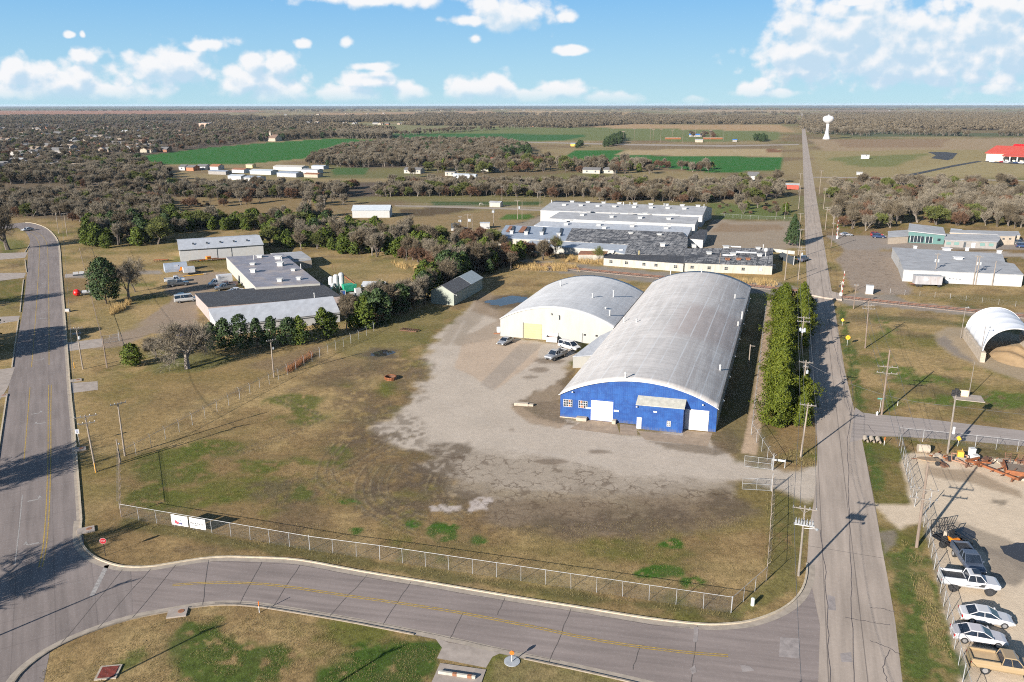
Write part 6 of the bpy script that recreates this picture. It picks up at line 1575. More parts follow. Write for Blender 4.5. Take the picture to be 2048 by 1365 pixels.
for i in range(5): mb.box(-.45 + i * .19, -.33 + i * .19, -.03, -.022, 2.49, 2.6)
mb.build('sign_marks', m_insul, s_)
s_ = signpost(at(1694, 692), 2.0, 'round yellow railway warning sign with a black cross', az=rad(14))
disc(s_, 1.85, .48, 20, m_signyel); mb = MB(); mb.bar((-.3, -.012, 1.55), (.3, -.012, 2.15), .09, .01); mb.bar((-.3, -.016, 2.15), (.3, -.016, 1.55), .09, .01); mb.build('emblem', m_black, s_)
s_ = signpost(at(1684, 652), 1.6, 'small yellow diamond sign in the ditch near the crossing', az=rad(40)); disc(s_, 1.4, .42, 4, m_signyel)
s_ = signpost(at(1915, 893), 1.5, 'small orange-yellow sign on the verge outside the yard fence', az=rad(60)); disc(s_, 1.3, .42, 4, m_signyel)
for px, py, lab in ((519, 1226, 'orange-topped white marker post at the kerb of the grass island'), (1768, 891, 'orange-topped white marker post by the culvert pipes'), (1795, 812, 'short white marker post behind the corner pole')):
    t = thing('marker_post', lab, 'marker', at(px, py)); mb = MB(); mb.tube((0, 0, 0), (0, 0, .8), .045, .045, 7); mb.build('post', m_door, t)
    if 'orange' in lab: mb = MB(); mb.tube((0, 0, .8), (0, 0, 1.35), .055, .05, 7); mb.build('cap', m_orange, t)
s_ = signpost(at(1024, 1325), 1.0, 'bright orange marker sign on a post in a round concrete cover', cat='marker', r=.05, nm='marker_post'); disc(s_, 1.05, .22, 8, m_orange, y=-.06, th=.1)
mb = MB(); mb.lathe([(.75, 0), (.75, .06), (.6, .07)], (0, .1, 0), 18); mb.build('cover', M('blue_grey_concrete', (.33, .35, .37), .8, .2, 2.), s_)
t = thing('marker_post', 'yellow pipeline marker beside the three-lane road near the left drive', 'marker', at(149, 736)); mb = MB(); mb.tube((0, 0, 0), (0, 0, 1.1), .06, .05, 7); mb.build('post', m_signyel, t)
t = thing('utility_box', 'pale green utility pedestal on the grass by the near corner fence', 'pedestal', at(1505, 1211)); mb = MB(); mb.lathe([(.2, 0), (.2, .78), (.16, .86), (.05, .9)], n=12); mb.build('body', M('pale_green_box', (.52, .58, .50), .5, .1), t); mb = MB(); mb.lathe([(.215, .62), (.215, .70)], n=12); mb.build('band', m_galv, t)
t = thing('fire_hydrant', 'white hydrant at the street corner below the green sign', 'hydrant', at(1754, 831)); mb = MB(); mb.lathe([(.16, 0), (.14, .1), (.12, .5), (.15, .52), (.1, .66), (.03, .74)], n=12); mb.build('barrel', m_door, t); mb = MB(); mb.tube((-.24, 0, .42), (.24, 0, .42), .06, .06, 8); mb.build('outlet', m_door, t)
t = thing('meter_box', 'silver meter box on a short stand by the left drive', 'box', at(136, 624)); mb = MB(); mb.box(-.5, .5, -.35, .35, .2, .75); mb.build('box', m_steel, t); mb = MB(); mb.box(-.6, .6, -.45, .45, 0, .19); mb.build('base', m_conc, t)
t = thing('notice_board', 'pair of white notice panels on the lawn at the upper left drive', 'sign', at(158, 552), -AZB); mb = MB(); mb.box(-1.6, 1.6, -.05, .05, 0, .5); mb.build('base', m_trimdk, t)
for x in (-1.5, .1):
    mb = MB(); mb.box(x, x + 1.4, -.06, .06, .5, 1.3); mb.build('panel', m_door, t)
t = thing('tank', 'white tank with a round red end lying on the lawn', 'tank', at(158, 592), -AZB); mb = MB(); mb.tube((.6, 0, .8), (3.6, .3, .8), .55, .55, 14); mb.build('shell', m_door, t); mb = MB(); mb.lathe([(.02, -.95), (.5, -.8), (.85, -.45), (.95, 0), (.85, .45), (.5, .8), (.02, .95)], (-.4, 0, .95), 16); mb.build('end_cap', M('gloss_red', (.62, .012, .01), .35, .1), t)
mb = MB(); mb.box(1, 1.3, -.4, .4, 0, .4); mb.box(2.9, 3.2, -.2, .6, 0, .4); mb.build('cradle', m_conc, t)
t = thing('storage_box', 'small white hut in the paddock', 'hut', at(970, 457)); mb = MB(); mb.box(-2, 2, -1.4, 1.4, 0, 2.3); mb.build('wall', m_white, t); mb = MB(); mb.box(-2.15, 2.15, -1.55, 1.55, 2.31, 2.45); mb.build('roof', m_metalroof, t)
t = thing('tarped_stack', 'dark covered stack with a white base beside the transformer pole', 'stack', at(911, 461)); mb = MB(); mb.box(-1.7, 1.7, -1.1, 1.1, .9, 2.7); mb.build('cover', m_trimdk, t); mb = MB(); mb.box(-1.7, 1.7, -1.1, 1.1, 0, .89); mb.build('base', m_white, t)
for px, py, s in ((922, 462, .9), (931, 462, .8)):
    t = thing('transformer_box', 'white transformer box under the twin poles, ' + ('nearer the covered stack' if px < 925 else 'nearer the twin legs'), 'box', at(px, py)); mb = MB(); mb.box(-s, s, -.6, .6, 0, 1.2); mb.build('cabinet', m_door, t); mb = MB(); mb.box(-s - .1, s + .1, -.7, .7, 1.21, 1.3); mb.build('lid', m_galv, t)
# storm inlets
for px, py, lab, rz in ((153, 668, 'by the shaded stretch of the three-lane road', AZB), (152, 762, 'next to the stub drive', AZB), (158, 900, 'by the pole with the yellow sleeve', AZB), (172, 1062, 'at the start of the junction curve', AZB), (355, 1227, 'on the grass island side of the junction', rad(-12)), (3, 793, 'on the far side of the three-lane road', AZB)):
    t = thing('storm_inlet', 'concrete storm inlet with a round rusty lid ' + lab, 'storm drain', at(px, py), -rz); mb = MB(); mb.box(-.95, .95, -.75, .75, 0, .145); mb.build('slab', m_pad, t); mb = MB(); mb.lathe([(.33, .146), (.33, .165), (.28, .172)], (.35, .1, 0), 16); mb.build('lid', m_rust, t)
t = thing('drain_grate', 'square red-brown grate in a pale concrete frame on the grass island', 'storm drain', at(217, 1346), rad(8)); mb = MB(); mb.box(-.95, .95, -.95, .95, 0, .10)
mb.build('frame', m_conc, t); mb = MB()
for i in range(9): mb.box(-.72, .72, -.74 + i * .17, -.66 + i * .17, .11, .15)
mb.build('grate', M('red_iron', (.16, .03, .02), .7, .3, 3.), t)
mb = MB(); mb.box(-.75, .75, -.78, .78, .102, .106); mb.build('pit', m_black, t)
# flume at the bottom edge
t = thing('concrete_flume', 'concrete flume with a low white rail at the bottom of the grass island', 'culvert', at(915, 1350), rad(-12)); mb = MB(); mb.box(-2.0, 2.4, -1.6, 1.15, 0, .06); mb.build('slab', m_pad, t)
mb = MB(); mb.box(-1.75, 1.75, -.32, -.12, .06, .34); mb.build('rail', m_white_old, t); mb = MB(); mb.box(1.0, 1.4, -.34, -.10, .062, .345); mb.box(-.4, 0, -.335, -.11, .062, .342); mb.build('rust_patch', m_rust, t)
# culvert pipes
t = thing('culvert', 'three white culvert pipe mouths at the street corner', 'culvert', at(1744, 884), rad(-15))
for i in range(3):
    mb = MB(); x = -.9 + i * .9; mb.tube((x, -.6, .25), (x, .9, .3), .36, .36, 12, cap=False); mb.tube((x, .85, .3), (x, -.58, .25), .30, .30, 12, cap=False); mb.build('pipe', m_conc, t)

# ================================================================ FENCES
m_wiremesh = M('galvanised_mesh', (.17, .175, .18), .5, .2, 3., metal=.3)
m_post = M('fence_post', (.33, .335, .34), .5, .15, 3.)
m_post_rust = M('rusting_fence_post', (.24, .19, .16), .7, .3, 3.)
def fence(label, line, h=1.85, sp=3.0, barbs=0, mesh=.085, wire_w=.0022, post=None, rail=True, cat='fence', name='chain_link_fence', bend=0.):
    """chain link: round posts, a top rail and real diamond wires"""
    L = [Vector((p[0], p[1], 0)) for p in line]; o = L[0].copy(); t = thing(name, label, cat, o); pm = post or m_post; r = random.Random(len(label))
    rl = MB(); ms = MB(); bw_ = MB(); 
    for i in range(len(L) - 1):
        a, b_ = L[i] - o, L[i + 1] - o; D = (b_ - a).length; u = (b_ - a) / D; nn = Vector((u.y, -u.x, 0)); k = max(1, round(D / sp))
        for j in range(k + (i == len(L) - 2)):
            p = a + u * (D * j / k); end = (j == 0 and True) or j == k
            hh = h + (.12 if end else 0) + r.uniform(-.03, .03); ln = Vector((r.uniform(-1, 1), r.uniform(-1, 1), 0)) * bend
            mb = MB(); mb.tube(p, p + Vector((0, 0, hh)) + ln, (.042 if end else .028), None, 6); mb.build('post', pm, t)
            if barbs:
                mb = MB(); mb.bar(p + Vector((0, 0, hh)), p + Vector((0, 0, hh + .32)) + nn * .28 * barbs, .03); mb.build('barb_arm', pm, t)
        if rail: rl.tube(a + Vector((0, 0, h)), b_ + Vector((0, 0, h)), .025, None, 6)
        if barbs:
            for q in (.12, .2, .3): bw_.tube(a + Vector((0, 0, h + q)) + nn * q * .85 * barbs, b_ + Vector((0, 0, h + q)) + nn * q * .85 * barbs, .008, None, 4, cap=False)
        if mesh:
            st = mesh * 1.414; x = -h
            while x < D:
                for sg in (1, -1):
                    x0, x1 = max(0, x), min(D, x + h)
                    if x1 - x0 < .02: continue
                    z0, z1 = (x0 - x, x1 - x) if sg > 0 else (h - (x0 - x), h - (x1 - x))
                    q0, q1 = a + u * x0 + Vector((0, 0, z0)), a + u * x1 + Vector((0, 0, z1)); s = (u * -sg + Vector((0, 0, 1))).normalized() * wire_w
                    f_ = nn * (.004 * sg)
                    ms.add([q0 - s + f_, q0 + s + f_, q1 + s + f_, q1 - s + f_], [(0, 1, 2, 3)])
                x += st
    if rail: rl.build('top_rail', pm, t)
    if barbs: bw_.build('barbed_wire', m_wiremesh, t)
    if mesh: ms.build('wire_mesh', m_wiremesh, t)
    return t
C1, C2 = at(243, 1035), at(1462, 1226)
ff = fence('long chain-link fence along the curving front road, carrying two white banners', P((243, 1035), (620, 1101), (760, 1120), (1462, 1226)), 1.85, 2.75, bend=.06)
fence('chain-link fence crossing the near corner of the lot at a slant', P((1462, 1226), (1532, 1163)), 1.8, 2.4)
fence('barbed chain-link fence along the country road side of the lot', P((1532, 1163), (1540, 1060), (1544, 984)), 2.0, 3.0, barbs=1, post=m_pole)
fence('barbed chain-link fence running beside the evergreen hedge', [at(1546, 941), RW(-2.6, 122), RW(-3.6, 200)], 2.0, 3.2, barbs=1)
fence('rusty barbed fence at the left end of the lot, seen almost end on', P((243, 1035), (241, 928)), 2.1, 3.0, barbs=-1, post=m_post_rust)
fence('long barbed chain-link fence running diagonally up to the conifers', P((241, 928), (480, 800), (640, 716), (702, 688), (748, 664)), 1.9, 2.9, barbs=-1)
t = thing('corner_post', 'tall weathered corner post at the left end of the lot', 'post', at(241, 925)); mb = MB(); mb.tube((0, 0, 0), (-.1, 0, 3.6), .12, .1, 8); mb.build('shaft', m_pole, t); mb = MB(); mb.lathe([(.05, .1), (.14, 0), (.1, -.12)], (.25, -.1, 3.0), 8); mb.build('lamp', m_insul, t)
def gate(label, a, b_, h=1.75):
    a, b_ = Vector((*a, 0)), Vector((*b_, 0)); o = a.copy(); t = thing('pipe_gate', label, 'gate', o); d = b_ - a; u = d.normalized()
    mb = MB(); z = Vector((0, 0, 1))
    for p, q in ((z * .12, d + z * .12), (z * h, d + z * h), (z * h * .55, d + z * h * .55), (z * .12, z * h), (d + z * .12, d + z * h), (d * .5 + z * .12, d * .5 + z * h)): mb.tube(p, q, .022, None, 6)
    mb.build('frame', m_post, t); ms = MB(); D = d.length; nn = Vector((u.y, -u.x, 0)); x = -h
    while x < D:
        for sg in (1, -1):
            x0, x1 = max(0, x), min(D, x + h)
            if x1 - x0 > .02:
                z0, z1 = (x0 - x, x1 - x) if sg > 0 else (h - (x0 - x), h - (x1 - x)); q0, q1 = u * x0 + z * z0, u * x1 + z * z1; s = (u * -sg + z).normalized() * .004
                ms.add([q0 - s, q0 + s, q1 + s, q1 - s], [(0, 1, 2, 3)])
        x += .12
    ms.build('wire_mesh', m_wiremesh, t)
    mb = MB(); mb.tube(d + u * .12, d + u * .12 + z * (h + .9), .045, None, 8); mb.build('gate_post', m_post, t); return t
gate('open pipe gate on the near side of the drive', at(1484, 980), at(1541, 983)); gate('open pipe gate on the far side of the drive, by the evergreen hedge', at(1488, 934), at(1543, 941))
t = thing('sign_frame', 'small empty two-post frame beside the far gate', 'sign', at(1556, 935), rad(-19)); 
for x in (-.9, .9):
    mb = MB(); mb.tube((x, 0, 0), (x, 0, 1.35), .06, None, 7); mb.build('post', m_post, t)
mb = MB(); mb.box(-.9, .9, -.03, .03, .95, 1.25); mb.build('board', m_galv, t)
fence('chain-link yard fence beside the side road', P((1796, 879), (1845, 884), (1950, 895), (2120, 914)), 1.95, 2.9)
fence('chain-link yard fence between the ditch and the gravel yard, beyond its entrance', P((1796, 879), (1812, 950), (1829, 1014)), 1.95, 2.6, barbs=0, wire_w=.004)
fence('chain-link yard fence beside the row of parked cars', P((1842, 1036), (1868, 1140), (1925, 1365), (1960, 1480)), 1.95, 2.5, wire_w=.004)
gate('yard gate swung open by the brown pole', at(1840, 1036), at(1858, 1018), 1.7)
fence('dark chain-link fence on the lawn beside the three-lane road', P((159, 500), (178, 580), (204, 682)), 1.6, 3.2, post=m_pole_dk, mesh=.11)
fence('dark chain-link fence between the left drive and the short pole', P((204, 684), (215, 736)), 1.6, 3., post=m_pole_dk, mesh=.11)
gate('closed dark gate across the left drive', at(204, 688), at(238, 683), 1.7)
fence('low fence of thin posts on the railway side of the white warehouse', P((1780, 588), (1900, 598), (2100, 622)), 1.4, 3.8, mesh=.2, rail=False)
fence('rail fence round the green paddock', P((790, 413), (900, 412), (1000, 416), (1086, 422)), 1.3, 4., mesh=0, name='paddock_fence', post=m_arm)
fence('far rail fence at the wood edge of the green paddock', P((860, 404), (960, 401), (1088, 403)), 1.3, 5., mesh=0, name='paddock_fence', post=m_pole)
fence('far fence along the back of the empty concrete lot', P((1432, 434), (1500, 439), (1585, 443)), 1.7, 4., mesh=.14)
# banners
for px0, px1, lab, kind in ((345, 377, 'white banner with a red and grey emblem on the front fence', 0), (380.5, 411.5, 'white banner with bold dark lettering on the front fence', 1)):
    def ffp(px): 
        a, b_ = Vector(at(243, 1035)), Vector(at(620, 1101)); d = sight(px, 1050); k = d[0] / d[1]; 
        s = (a.x - k * a.y) / (k * (b_.y - a.y) - (b_.x - a.x)); return a + (b_ - a) * s
    p, q = ffp(px0), ffp(px1); u = (q - p).normalized(); w = (q - p).length
    t = thing('banner', lab, 'banner', (p.x + u.y * .08, p.y - u.x * .08), math.atan2(u.y, u.x))
    mb = MB(); n = 8; vs = []; 
    for i in range(n + 1):
        for z in (.32, 1.72): vs.append((w * i / n, .02 * math.sin(i * 1.7), z - (.03 * math.sin(PI * i / n) if z > 1 else 0)))
    mb.add(vs, [(2 * i, 2 * i + 2, 2 * i + 3, 2 * i + 1) for i in range(n)]); o = mb.build('sheet', M('banner_vinyl', (.66, .66, .67), .5, .05), t); o.modifiers.new('s', 'SOLIDIFY').thickness = .01
    if kind == 0:
        for pts, mt_ in (([(.5, .62), (.9, .5), (1.15, .72), (.75, .95), (.55, 1.02)], M('logo_red', (.55, .06, .08), .5, .1)), ([(.85, 1.0), (1.2, .92), (1.5, 1.02), (1.3, 1.22), (.95, 1.18)], M('logo_grey', (.30, .36, .37), .5, .1)), ([(1.05, .58), (1.5, .5), (1.6, .75), (1.35, .8), (1.1, .74)], M('logo_navy', (.07, .07, .16), .5, .1))):
            mb = MB(); mb.slabx([(x, z) for x, z in pts], -.05, -.035); mb.build('emblem', mt_, t)
    else:
        text_mesh('lettering', 'MEGA-MATE', .33, m_black, t, (w * .46, -.045, .98), (PI / 2, 0, 0))
        mb = MB(); mb.slabx([(.35, 1.42), (.7, 1.40), (.95, 1.22), (.9, 1.32), (.65, 1.48)], -.05, -.035); mb.box(.3, 1.55, -.05, -.035, .72, .78); mb.build('emblem', m_black, t)

# ================================================================ RAILWAY SIGNALS
def xing(label, g, az, arm_up=True):
    t = thing('crossing_signal', label, 'railway signal', g, -az)
    mb = MB(); mb.tube((0, 0, 0), (0, 0, 4.3), .08, None, 8); mb.build('mast', m_galv, t)
    mb = MB(); mb.bar((-.55, -.12, 3.45), (.55, -.12, 4.25), .22, .03); mb.bar((-.55, -.16, 4.25), (.55, -.16, 3.45), .22, .03); mb.build('crossbuck', m_door, t)
    for x in (-.5, .5):
        mb = MB(); mb.tube((x, -.15, 2.9), (x, .12, 2.9), .24, None, 12); mb.build('flasher', m_black, t)
    mb = MB(); mb.box(-.35, .35, -.3, .3, .0, 1.2); mb.build('gate_mechanism', m_galv, t)
    for i in range(8):
        mb = MB(); mb.box(.22, .32, -.25, -.2, 1.2 + i * .75, 1.2 + i * .75 + .74); mb.build('gate_arm', m_door if i % 2 else m_signred, t)
    return t
xing('railway crossing signal with a crossbuck and a raised red and white arm', at(1681, 594), AZ); xing('farther crossing signal with its raised arm at the edge of the old lot', at(1674, 478), AZ + PI)
t = thing('signal_cabinet', 'pale grey signal cabinet beside the railway crossing', 'cabinet', at(1738, 588), rad(-20)); mb = MB(); mb.box(-.9, .9, -.7, .7, .1, 2.25); mb.build('body', m_door, t); mb = MB(); mb.box(-1., 1., -.8, .8, 2.26, 2.38); mb.build('roof', m_galv, t); mb = MB(); mb.box(-.4, .4, -.73, -.705, .2, 2.0); mb.build('door', m_galv, t); mb = MB(); mb.box(-1.1, 1.1, -.9, .9, 0, .095); mb.build('base', m_conc, t)

# ================================================================ VEHICLES
m_tyre = M('tyre_rubber', (.02, .02, .021), .85, .2, 6.); m_rim = M('alloy_rim', (.38, .38, .39), .35, .1, 4., metal=.6); m_lampw = M('headlamp', (.6, .62, .64), .15, .05); m_lampr = M('tail_lamp', (.40, .015, .015), .25, .05)
m_carglass = glassmat('car_glass', (.015, .022, .035), .06); m_plast = M('black_plastic', (.03, .03, .032), .6, .15, 4.)
def paintm(n, rgb, metal=.0): return M('car_paint_' + n, rgb, .32, .05, 1., metal=metal, coat=.6)
DIM = dict(sedan=(4.8, 1.84, 1.42, .34), pickup=(5.75, 1.98, 1.85, .39), minivan=(5.1, 1.98, 1.75, .34), suv=(4.7, 1.9, 1.75, .37), van=(5.6, 2.0, 2.1, .35), box=(6.6, 2.1, 2.9, .38))
def vehicle(name, label, cat, c, az, kind, paint, lift=0., dark_bed=True, detail=True, group=None, rim=None, topper=None):
    L, W_, Ht, wr_ = DIM[kind]; h = L / 2; w = W_ / 2; lf = lift
    t = thing(name, label, cat, c, -az, group)      # local y is forward
    prof = {'sedan': [(-1, .42, .80, .78), (-.96, .30, .93, .90), (-.80, .24, .98, .97), (-.40, .22, .95, 1), (.1, .22, .92, 1), (.45, .22, .90, .99), (.80, .24, .80, .95), (.95, .30, .68, .86), (1, .40, .58, .70)],
            'pickup': [(-1, .52, 1.08, .92), (-.985, .45, 1.14, .98), (-.5, .42, 1.14, 1), (0, .38, 1.13, 1), (.40, .38, 1.12, 1), (.55, .38, 1.13, .99), (.90, .42, 1.06, .96), (.98, .45, .98, .90), (1, .5, .85, .84)],
            'minivan': [(-1, .45, .95, .86), (-.97, .32, 1.02, .95), (-.5, .26, 1.02, 1), (0, .25, 1.0, 1), (.5, .25, .98, .99), (.80, .28, .90, .94), (.95, .32, .78, .84), (1, .42, .66, .7)],
            'suv': [(-1, .48, 1.0, .88), (-.97, .36, 1.08, .96), (-.5, .32, 1.08, 1), (.35, .30, 1.05, 1), (.5, .30, 1.04, .99), (.9, .34, .94, .93), (1, .45, .78, .8)],
            'van': [(-1, .45, 1.2, .92), (-.98, .38, 1.25, .98), (0, .32, 1.25, 1), (.55, .32, 1.2, 1), (.85, .35, 1.05, .95), (1, .45, .8, .8)],
            'box': [(.25, .45, 1.2, .95), (.35, .4, 1.25, 1), (.60, .4, 1.2, 1), (.85, .42, 1.05, .95), (1, .5, .85, .82)]}[kind]
    mb = MB(); rings = []
    for fy, zb, zt, fw in prof:
        y, ww = fy * h, w * fw; zb += lf; zt += lf
        rings.append([(-ww * .84, y, zb), (-ww, y, zb + .22), (-ww * 1.0, y, zt - .20), (-ww * .90, y, zt), (ww * .90, y, zt), (ww * 1.0, y, zt - .20), (ww, y, zb + .22), (ww * .84, y, zb)])
    vs = [p for r in rings for p in r]; n = len(rings)
    fs = [(j * 8 + i, j * 8 + (i + 1) % 8, (j + 1) * 8 + (i + 1) % 8, (j + 1) * 8 + i) for j in range(n - 1) for i in range(8)] + [tuple(range(8)), tuple((n - 1) * 8 + i for i in range(7, -1, -1))]
    mb.add(vs, [f[::-1] for f in fs]); mb.build('body', paint, t)
    belt = {'sedan': .93, 'pickup': 1.13, 'minivan': 1.0, 'suv': 1.06, 'van': 1.2, 'box': 1.2}[kind] + lf
    b0, b1, r0, r1 = {'sedan': (-.80, .44, -.42, .08), 'pickup': (-.14, .52, -.08, .30), 'minivan': (-.97, .62, -.90, .28), 'suv': (-.95, .45, -.80, .18), 'van': (-.98, .72, -.96, .50), 'box': (.28, .72, .30, .52)}[kind]
    zr = Ht + lf if kind != 'box' else 2.0 + lf
    wb, wr2 = w * .90, w * .74
    bt = [(-wb, b0 * h, belt - .02), (wb, b0 * h, belt - .02), (wb, b1 * h, belt - .02), (-wb, b1 * h, belt - .02)]; tp = [(-wr2, r0 * h, zr - .06), (wr2, r0 * h, zr - .06), (wr2, r1 * h, zr - .06), (-wr2, r1 * h, zr - .06)]
    mb = MB(); mb.add(bt + tp, [(0, 1, 5, 4), (1, 2, 6, 5), (2, 3, 7, 6), (3, 0, 4, 7), (4, 5, 6, 7)]); mb.build('window', m_carglass, t)
    mb = MB(); e = .03; rt = [(x * 1.03, y + (.05 if y > (r0 + r1) / 2 * h else -.04), z + .01) for x, y, z in tp]; rt2 = [(x * .93, y * 1. - (.12 if y > (r0 + r1) / 2 * h else -.08), z + .075) for x, y, z in tp]
    mb.add(rt + rt2, [(0, 3, 2, 1), (4, 5, 6, 7), (0, 1, 5, 4), (1, 2, 6, 5), (2, 3, 7, 6), (3, 0, 4, 7)]); mb.build('roof', paint, t)
    mb = MB()
    for i in range(4):
        p, q = Vector(bt[i]), Vector(tp[i]); mb.bar(p * 1.0, q, .06, .06)
    for sx in (-1, 1):
        m0 = Vector((sx * wb * 1.005, (b0 + b1) / 2 * h * (.9), belt)); m1 = Vector((sx * wr2 * 1.01, (r0 + r1) / 2 * h, zr - .06)); mb.bar(m0, m1, .05, .03)
    if kind in ('minivan', 'suv', 'van'):
        for sx in (-1, 1): mb.bar((sx * wb * 1.005, b0 * h * .45, belt), (sx * wr2 * 1.01, r0 * h * .45, zr - .06), .09, .05)
    mb.build('pillar', paint, t)
    if kind == 'pickup':
        by0, by1 = -.96 * h, -.18 * h; mb = MB(); mb.box(-w * .80, w * .80, by0, by1, belt + .01, belt + .022); mb.build('bed_floor', m_plast if dark_bed else M('tan_bed', (.46, .33, .19), .8, .2), t)
        mb = MB(); mb.box(-w * .97, -w * .83, by0 - .06, by1, belt - .1, belt + .24); mb.box(w * .83, w * .97, by0 - .06, by1, belt - .1, belt + .24); mb.box(-w * .83, w * .83, by0 - .08, by0, belt - .3, belt + .24); mb.build('bed_wall', paint, t)
        if topper:
            mb = MB(); mb.add([(-w * .9, by0, belt + .24), (w * .9, by0, belt + .24), (w * .9, by1, belt + .24), (-w * .9, by1, belt + .24), (-w * .75, by0 + .1, zr), (w * .75, by0 + .1, zr), (w * .75, by1, zr), (-w * .75, by1, zr)], [(0, 1, 5, 4), (1, 2, 6, 5), (2, 3, 7, 6), (3, 0, 4, 7), (4, 5, 6, 7)]); mb.build('bed_cap', topper, t)
    if kind == 'box':
        mb = MB(); mb.box(-w, w, -h, .24 * h, .75, 3.0); mb.build('cargo_box', m_door, t); mb = MB(); mb.box(-w * .8, w * .8, -h * .98, .3 * h, .5, .74); mb.build('chassis', m_black, t)
    if detail:
        wr3 = wr_ + lf * .35; wx = w * .93
        for fy in ((.60, -.60) if kind != 'pickup' else (.64, -.58)):
            for sx in (-1, 1):
                mb = MB(); mb.tube((sx * (wx - .2), fy * h, wr3), (sx * (wx + .06), fy * h, wr3), wr3, None, 18); wv = mb.build('wheel', m_tyre, t)
                mb = MB(); mb.tube((sx * (wx + .03), fy * h, wr3), (sx * (wx + .075), fy * h, wr3), wr3 * .64, wr3 * .58, 14); 
                mb.build('rim', rim or m_rim, wv)
        zl = prof[-2][2] + lf - .16
        for sx in (-1, 1):
            mb = MB(); mb.box(sx * w * .66 - .17, sx * w * .66 + .17, h * .955, h * .995, zl - .08, zl + .08); mb.build('headlight', m_lampw, t)
            if kind != 'box':
                zt = prof[1][2] + lf - .2; mb = MB(); mb.box(sx * w * .80 - .14, sx * w * .80 + .10, -h * 1.0, -h * .955, zt - .14, zt + .1); mb.build('tail_light', m_lampr, t)
            mb = MB(); mb.box(sx * (w * .97) - (.02 if sx > 0 else .18), sx * (w * .97) + (.18 if sx > 0 else .02), b1 * h * .78, b1 * h * .78 + .12, belt, belt + .16); mb.build('mirror', paint, t)
        mb = MB(); mb.box(-w * .45, w * .45, h * .985, h * 1.002, lf + .45, lf + .7); mb.build('grille', m_plast, t)
        mb = MB(); mb.box(-w * .82, w * .82, -h * 1.01, -h * .97, .3 + lf, .5 + lf); mb.build('bumper', m_plast if kind == 'pickup' else paint, t)
    return t
def by_wheels(pr, pf, side, kind, **k):
    """place a vehicle from the sighted ground contacts of the two near wheels"""
    a, b_ = Vector(at(*pr)), Vector(at(*pf)); u = (b_ - a).normalized(); n = Vector((u.y, -u.x)); w = DIM[kind][1] / 2 * .93
    c = (a + b_) / 2 + n * (-w if side == 'R' else w); return (c.x, c.y), math.atan2(u.x, u.y)
white = paintm('white', (.50, .50, .51)); silver = paintm('silver', (.33, .34, .36), .3); slate = paintm('slate', (.085, .105, .145), .3); tan_ = paintm('tan', (.30, .22, .125)); grey = paintm('grey', (.11, .115, .12), .3); brown = paintm('brown', (.13, .085, .075)); redp = paintm('red', (.30, .03, .03)); bluep = paintm('blue', (.03, .055, .13), .2); olive = paintm('dull_white', (.42, .42, .41))
c, a_ = by_wheels((1908, 1184), (1972, 1192), 'R', 'pickup'); v = vehicle('pickup_truck', 'raised white pickup with a black bed and graphic stripe, parked in the yard', 'pickup', c, a_, 'pickup', white, .28, rim=m_plast)
w = DIM['pickup'][1] / 2
mb = MB(); mb.box(w * 1.0, w * 1.0 + .012, -.9, 1.3, .98, 1.03); mb.add([(w * 1.0 + .013, .55, .95), (w * 1.0 + .013, 1.15, .95), (w * 1.0 + .013, 1.4, 1.28), (w * 1.0 + .013, .95, 1.28)], [(0, 1, 2, 3)]); mb.build('stripe', m_plast, v)
mb = MB(); mb.box(-w * .5, w * .5, .2, .95, 2.2, 2.215); mb.build('sunroof', m_carglass, v)
vehicle('pickup_truck', 'slate blue pickup parked nose to nose behind the white one', 'pickup', at(1934, 1131), math.atan2(at(1951, 1150)[0] - at(1918, 1103)[0], at(1951, 1150)[1] - at(1918, 1103)[1]), 'pickup', slate, .1)
c, a_ = by_wheels((1950, 1249), (2001, 1257), 'R', 'sedan'); vehicle('sedan', 'white saloon car with a sunroof, the upper of the two in the yard', 'car', c, a_, 'sedan', white)
c, a_ = by_wheels((1933, 1288), (1990, 1297), 'R', 'sedan'); vehicle('sedan', 'pearl white saloon car, the lower of the two in the yard', 'car', c, a_, 'sedan', paintm('pearl', (.47, .455, .47)))
c, a_ = by_wheels((1977, 1350), (2043, 1361), 'R', 'pickup'); vehicle('pickup_truck', 'old tan pickup with an open bed at the lower right corner', 'pickup', c, a_, 'pickup', tan_, .05, False)
vehicle('sedan', 'silver car parked alone before the cream warehouse', 'car', at(1011, 687.5), rad(212), 'sedan', silver)
c, a_ = by_wheels((1124, 697), (1142, 702), 'R', 'minivan'); vehicle('minivan', 'white minivan beside the dumpster at the cream warehouse', 'minivan', c, a_, 'minivan', white)
vehicle('pickup_truck', 'silver pickup facing the camera before the cream warehouse', 'pickup', at(1112, 717), rad(219), 'pickup', silver, .08)
t = thing('dumpster', 'white dumpster filled with rubbish against the cream warehouse', 'dumpster', at(1104, 684), rad(-12)); mb = MB()
mb.box(-1.2, 1.2, -.8, .8, .12, .2); mb.box(-1.2, 1.2, -.8, -.74, .2, 1.25); mb.box(-1.2, 1.2, .74, .8, .2, 1.4); mb.box(-1.2, -1.14, -.74, .74, .2, 1.3); mb.box(1.14, 1.2, -.74, .74, .2, 1.3); mb.build('bin', m_door, t); mb = MB(); mb.box(-1.12, 1.12, -.72, .72, .7, 1.0); mb.build('rubbish', m_rust, t)
mb = MB(); mb.box(-1.25, 1.25, .78, .86, 1.3, 1.9); mb.build('lid', m_white, t)
vehicle('pickup_truck', 'old white pickup behind the grey one in the left yard', 'pickup', at(350, 565), AZB + PI / 2 + rad(4), 'pickup', white)
vehicle('pickup_truck', 'dark grey pickup with a cap on its bed in the left yard', 'pickup', at(357, 572), AZB + PI / 2 + rad(2), 'pickup', grey, topper=m_trimdk)
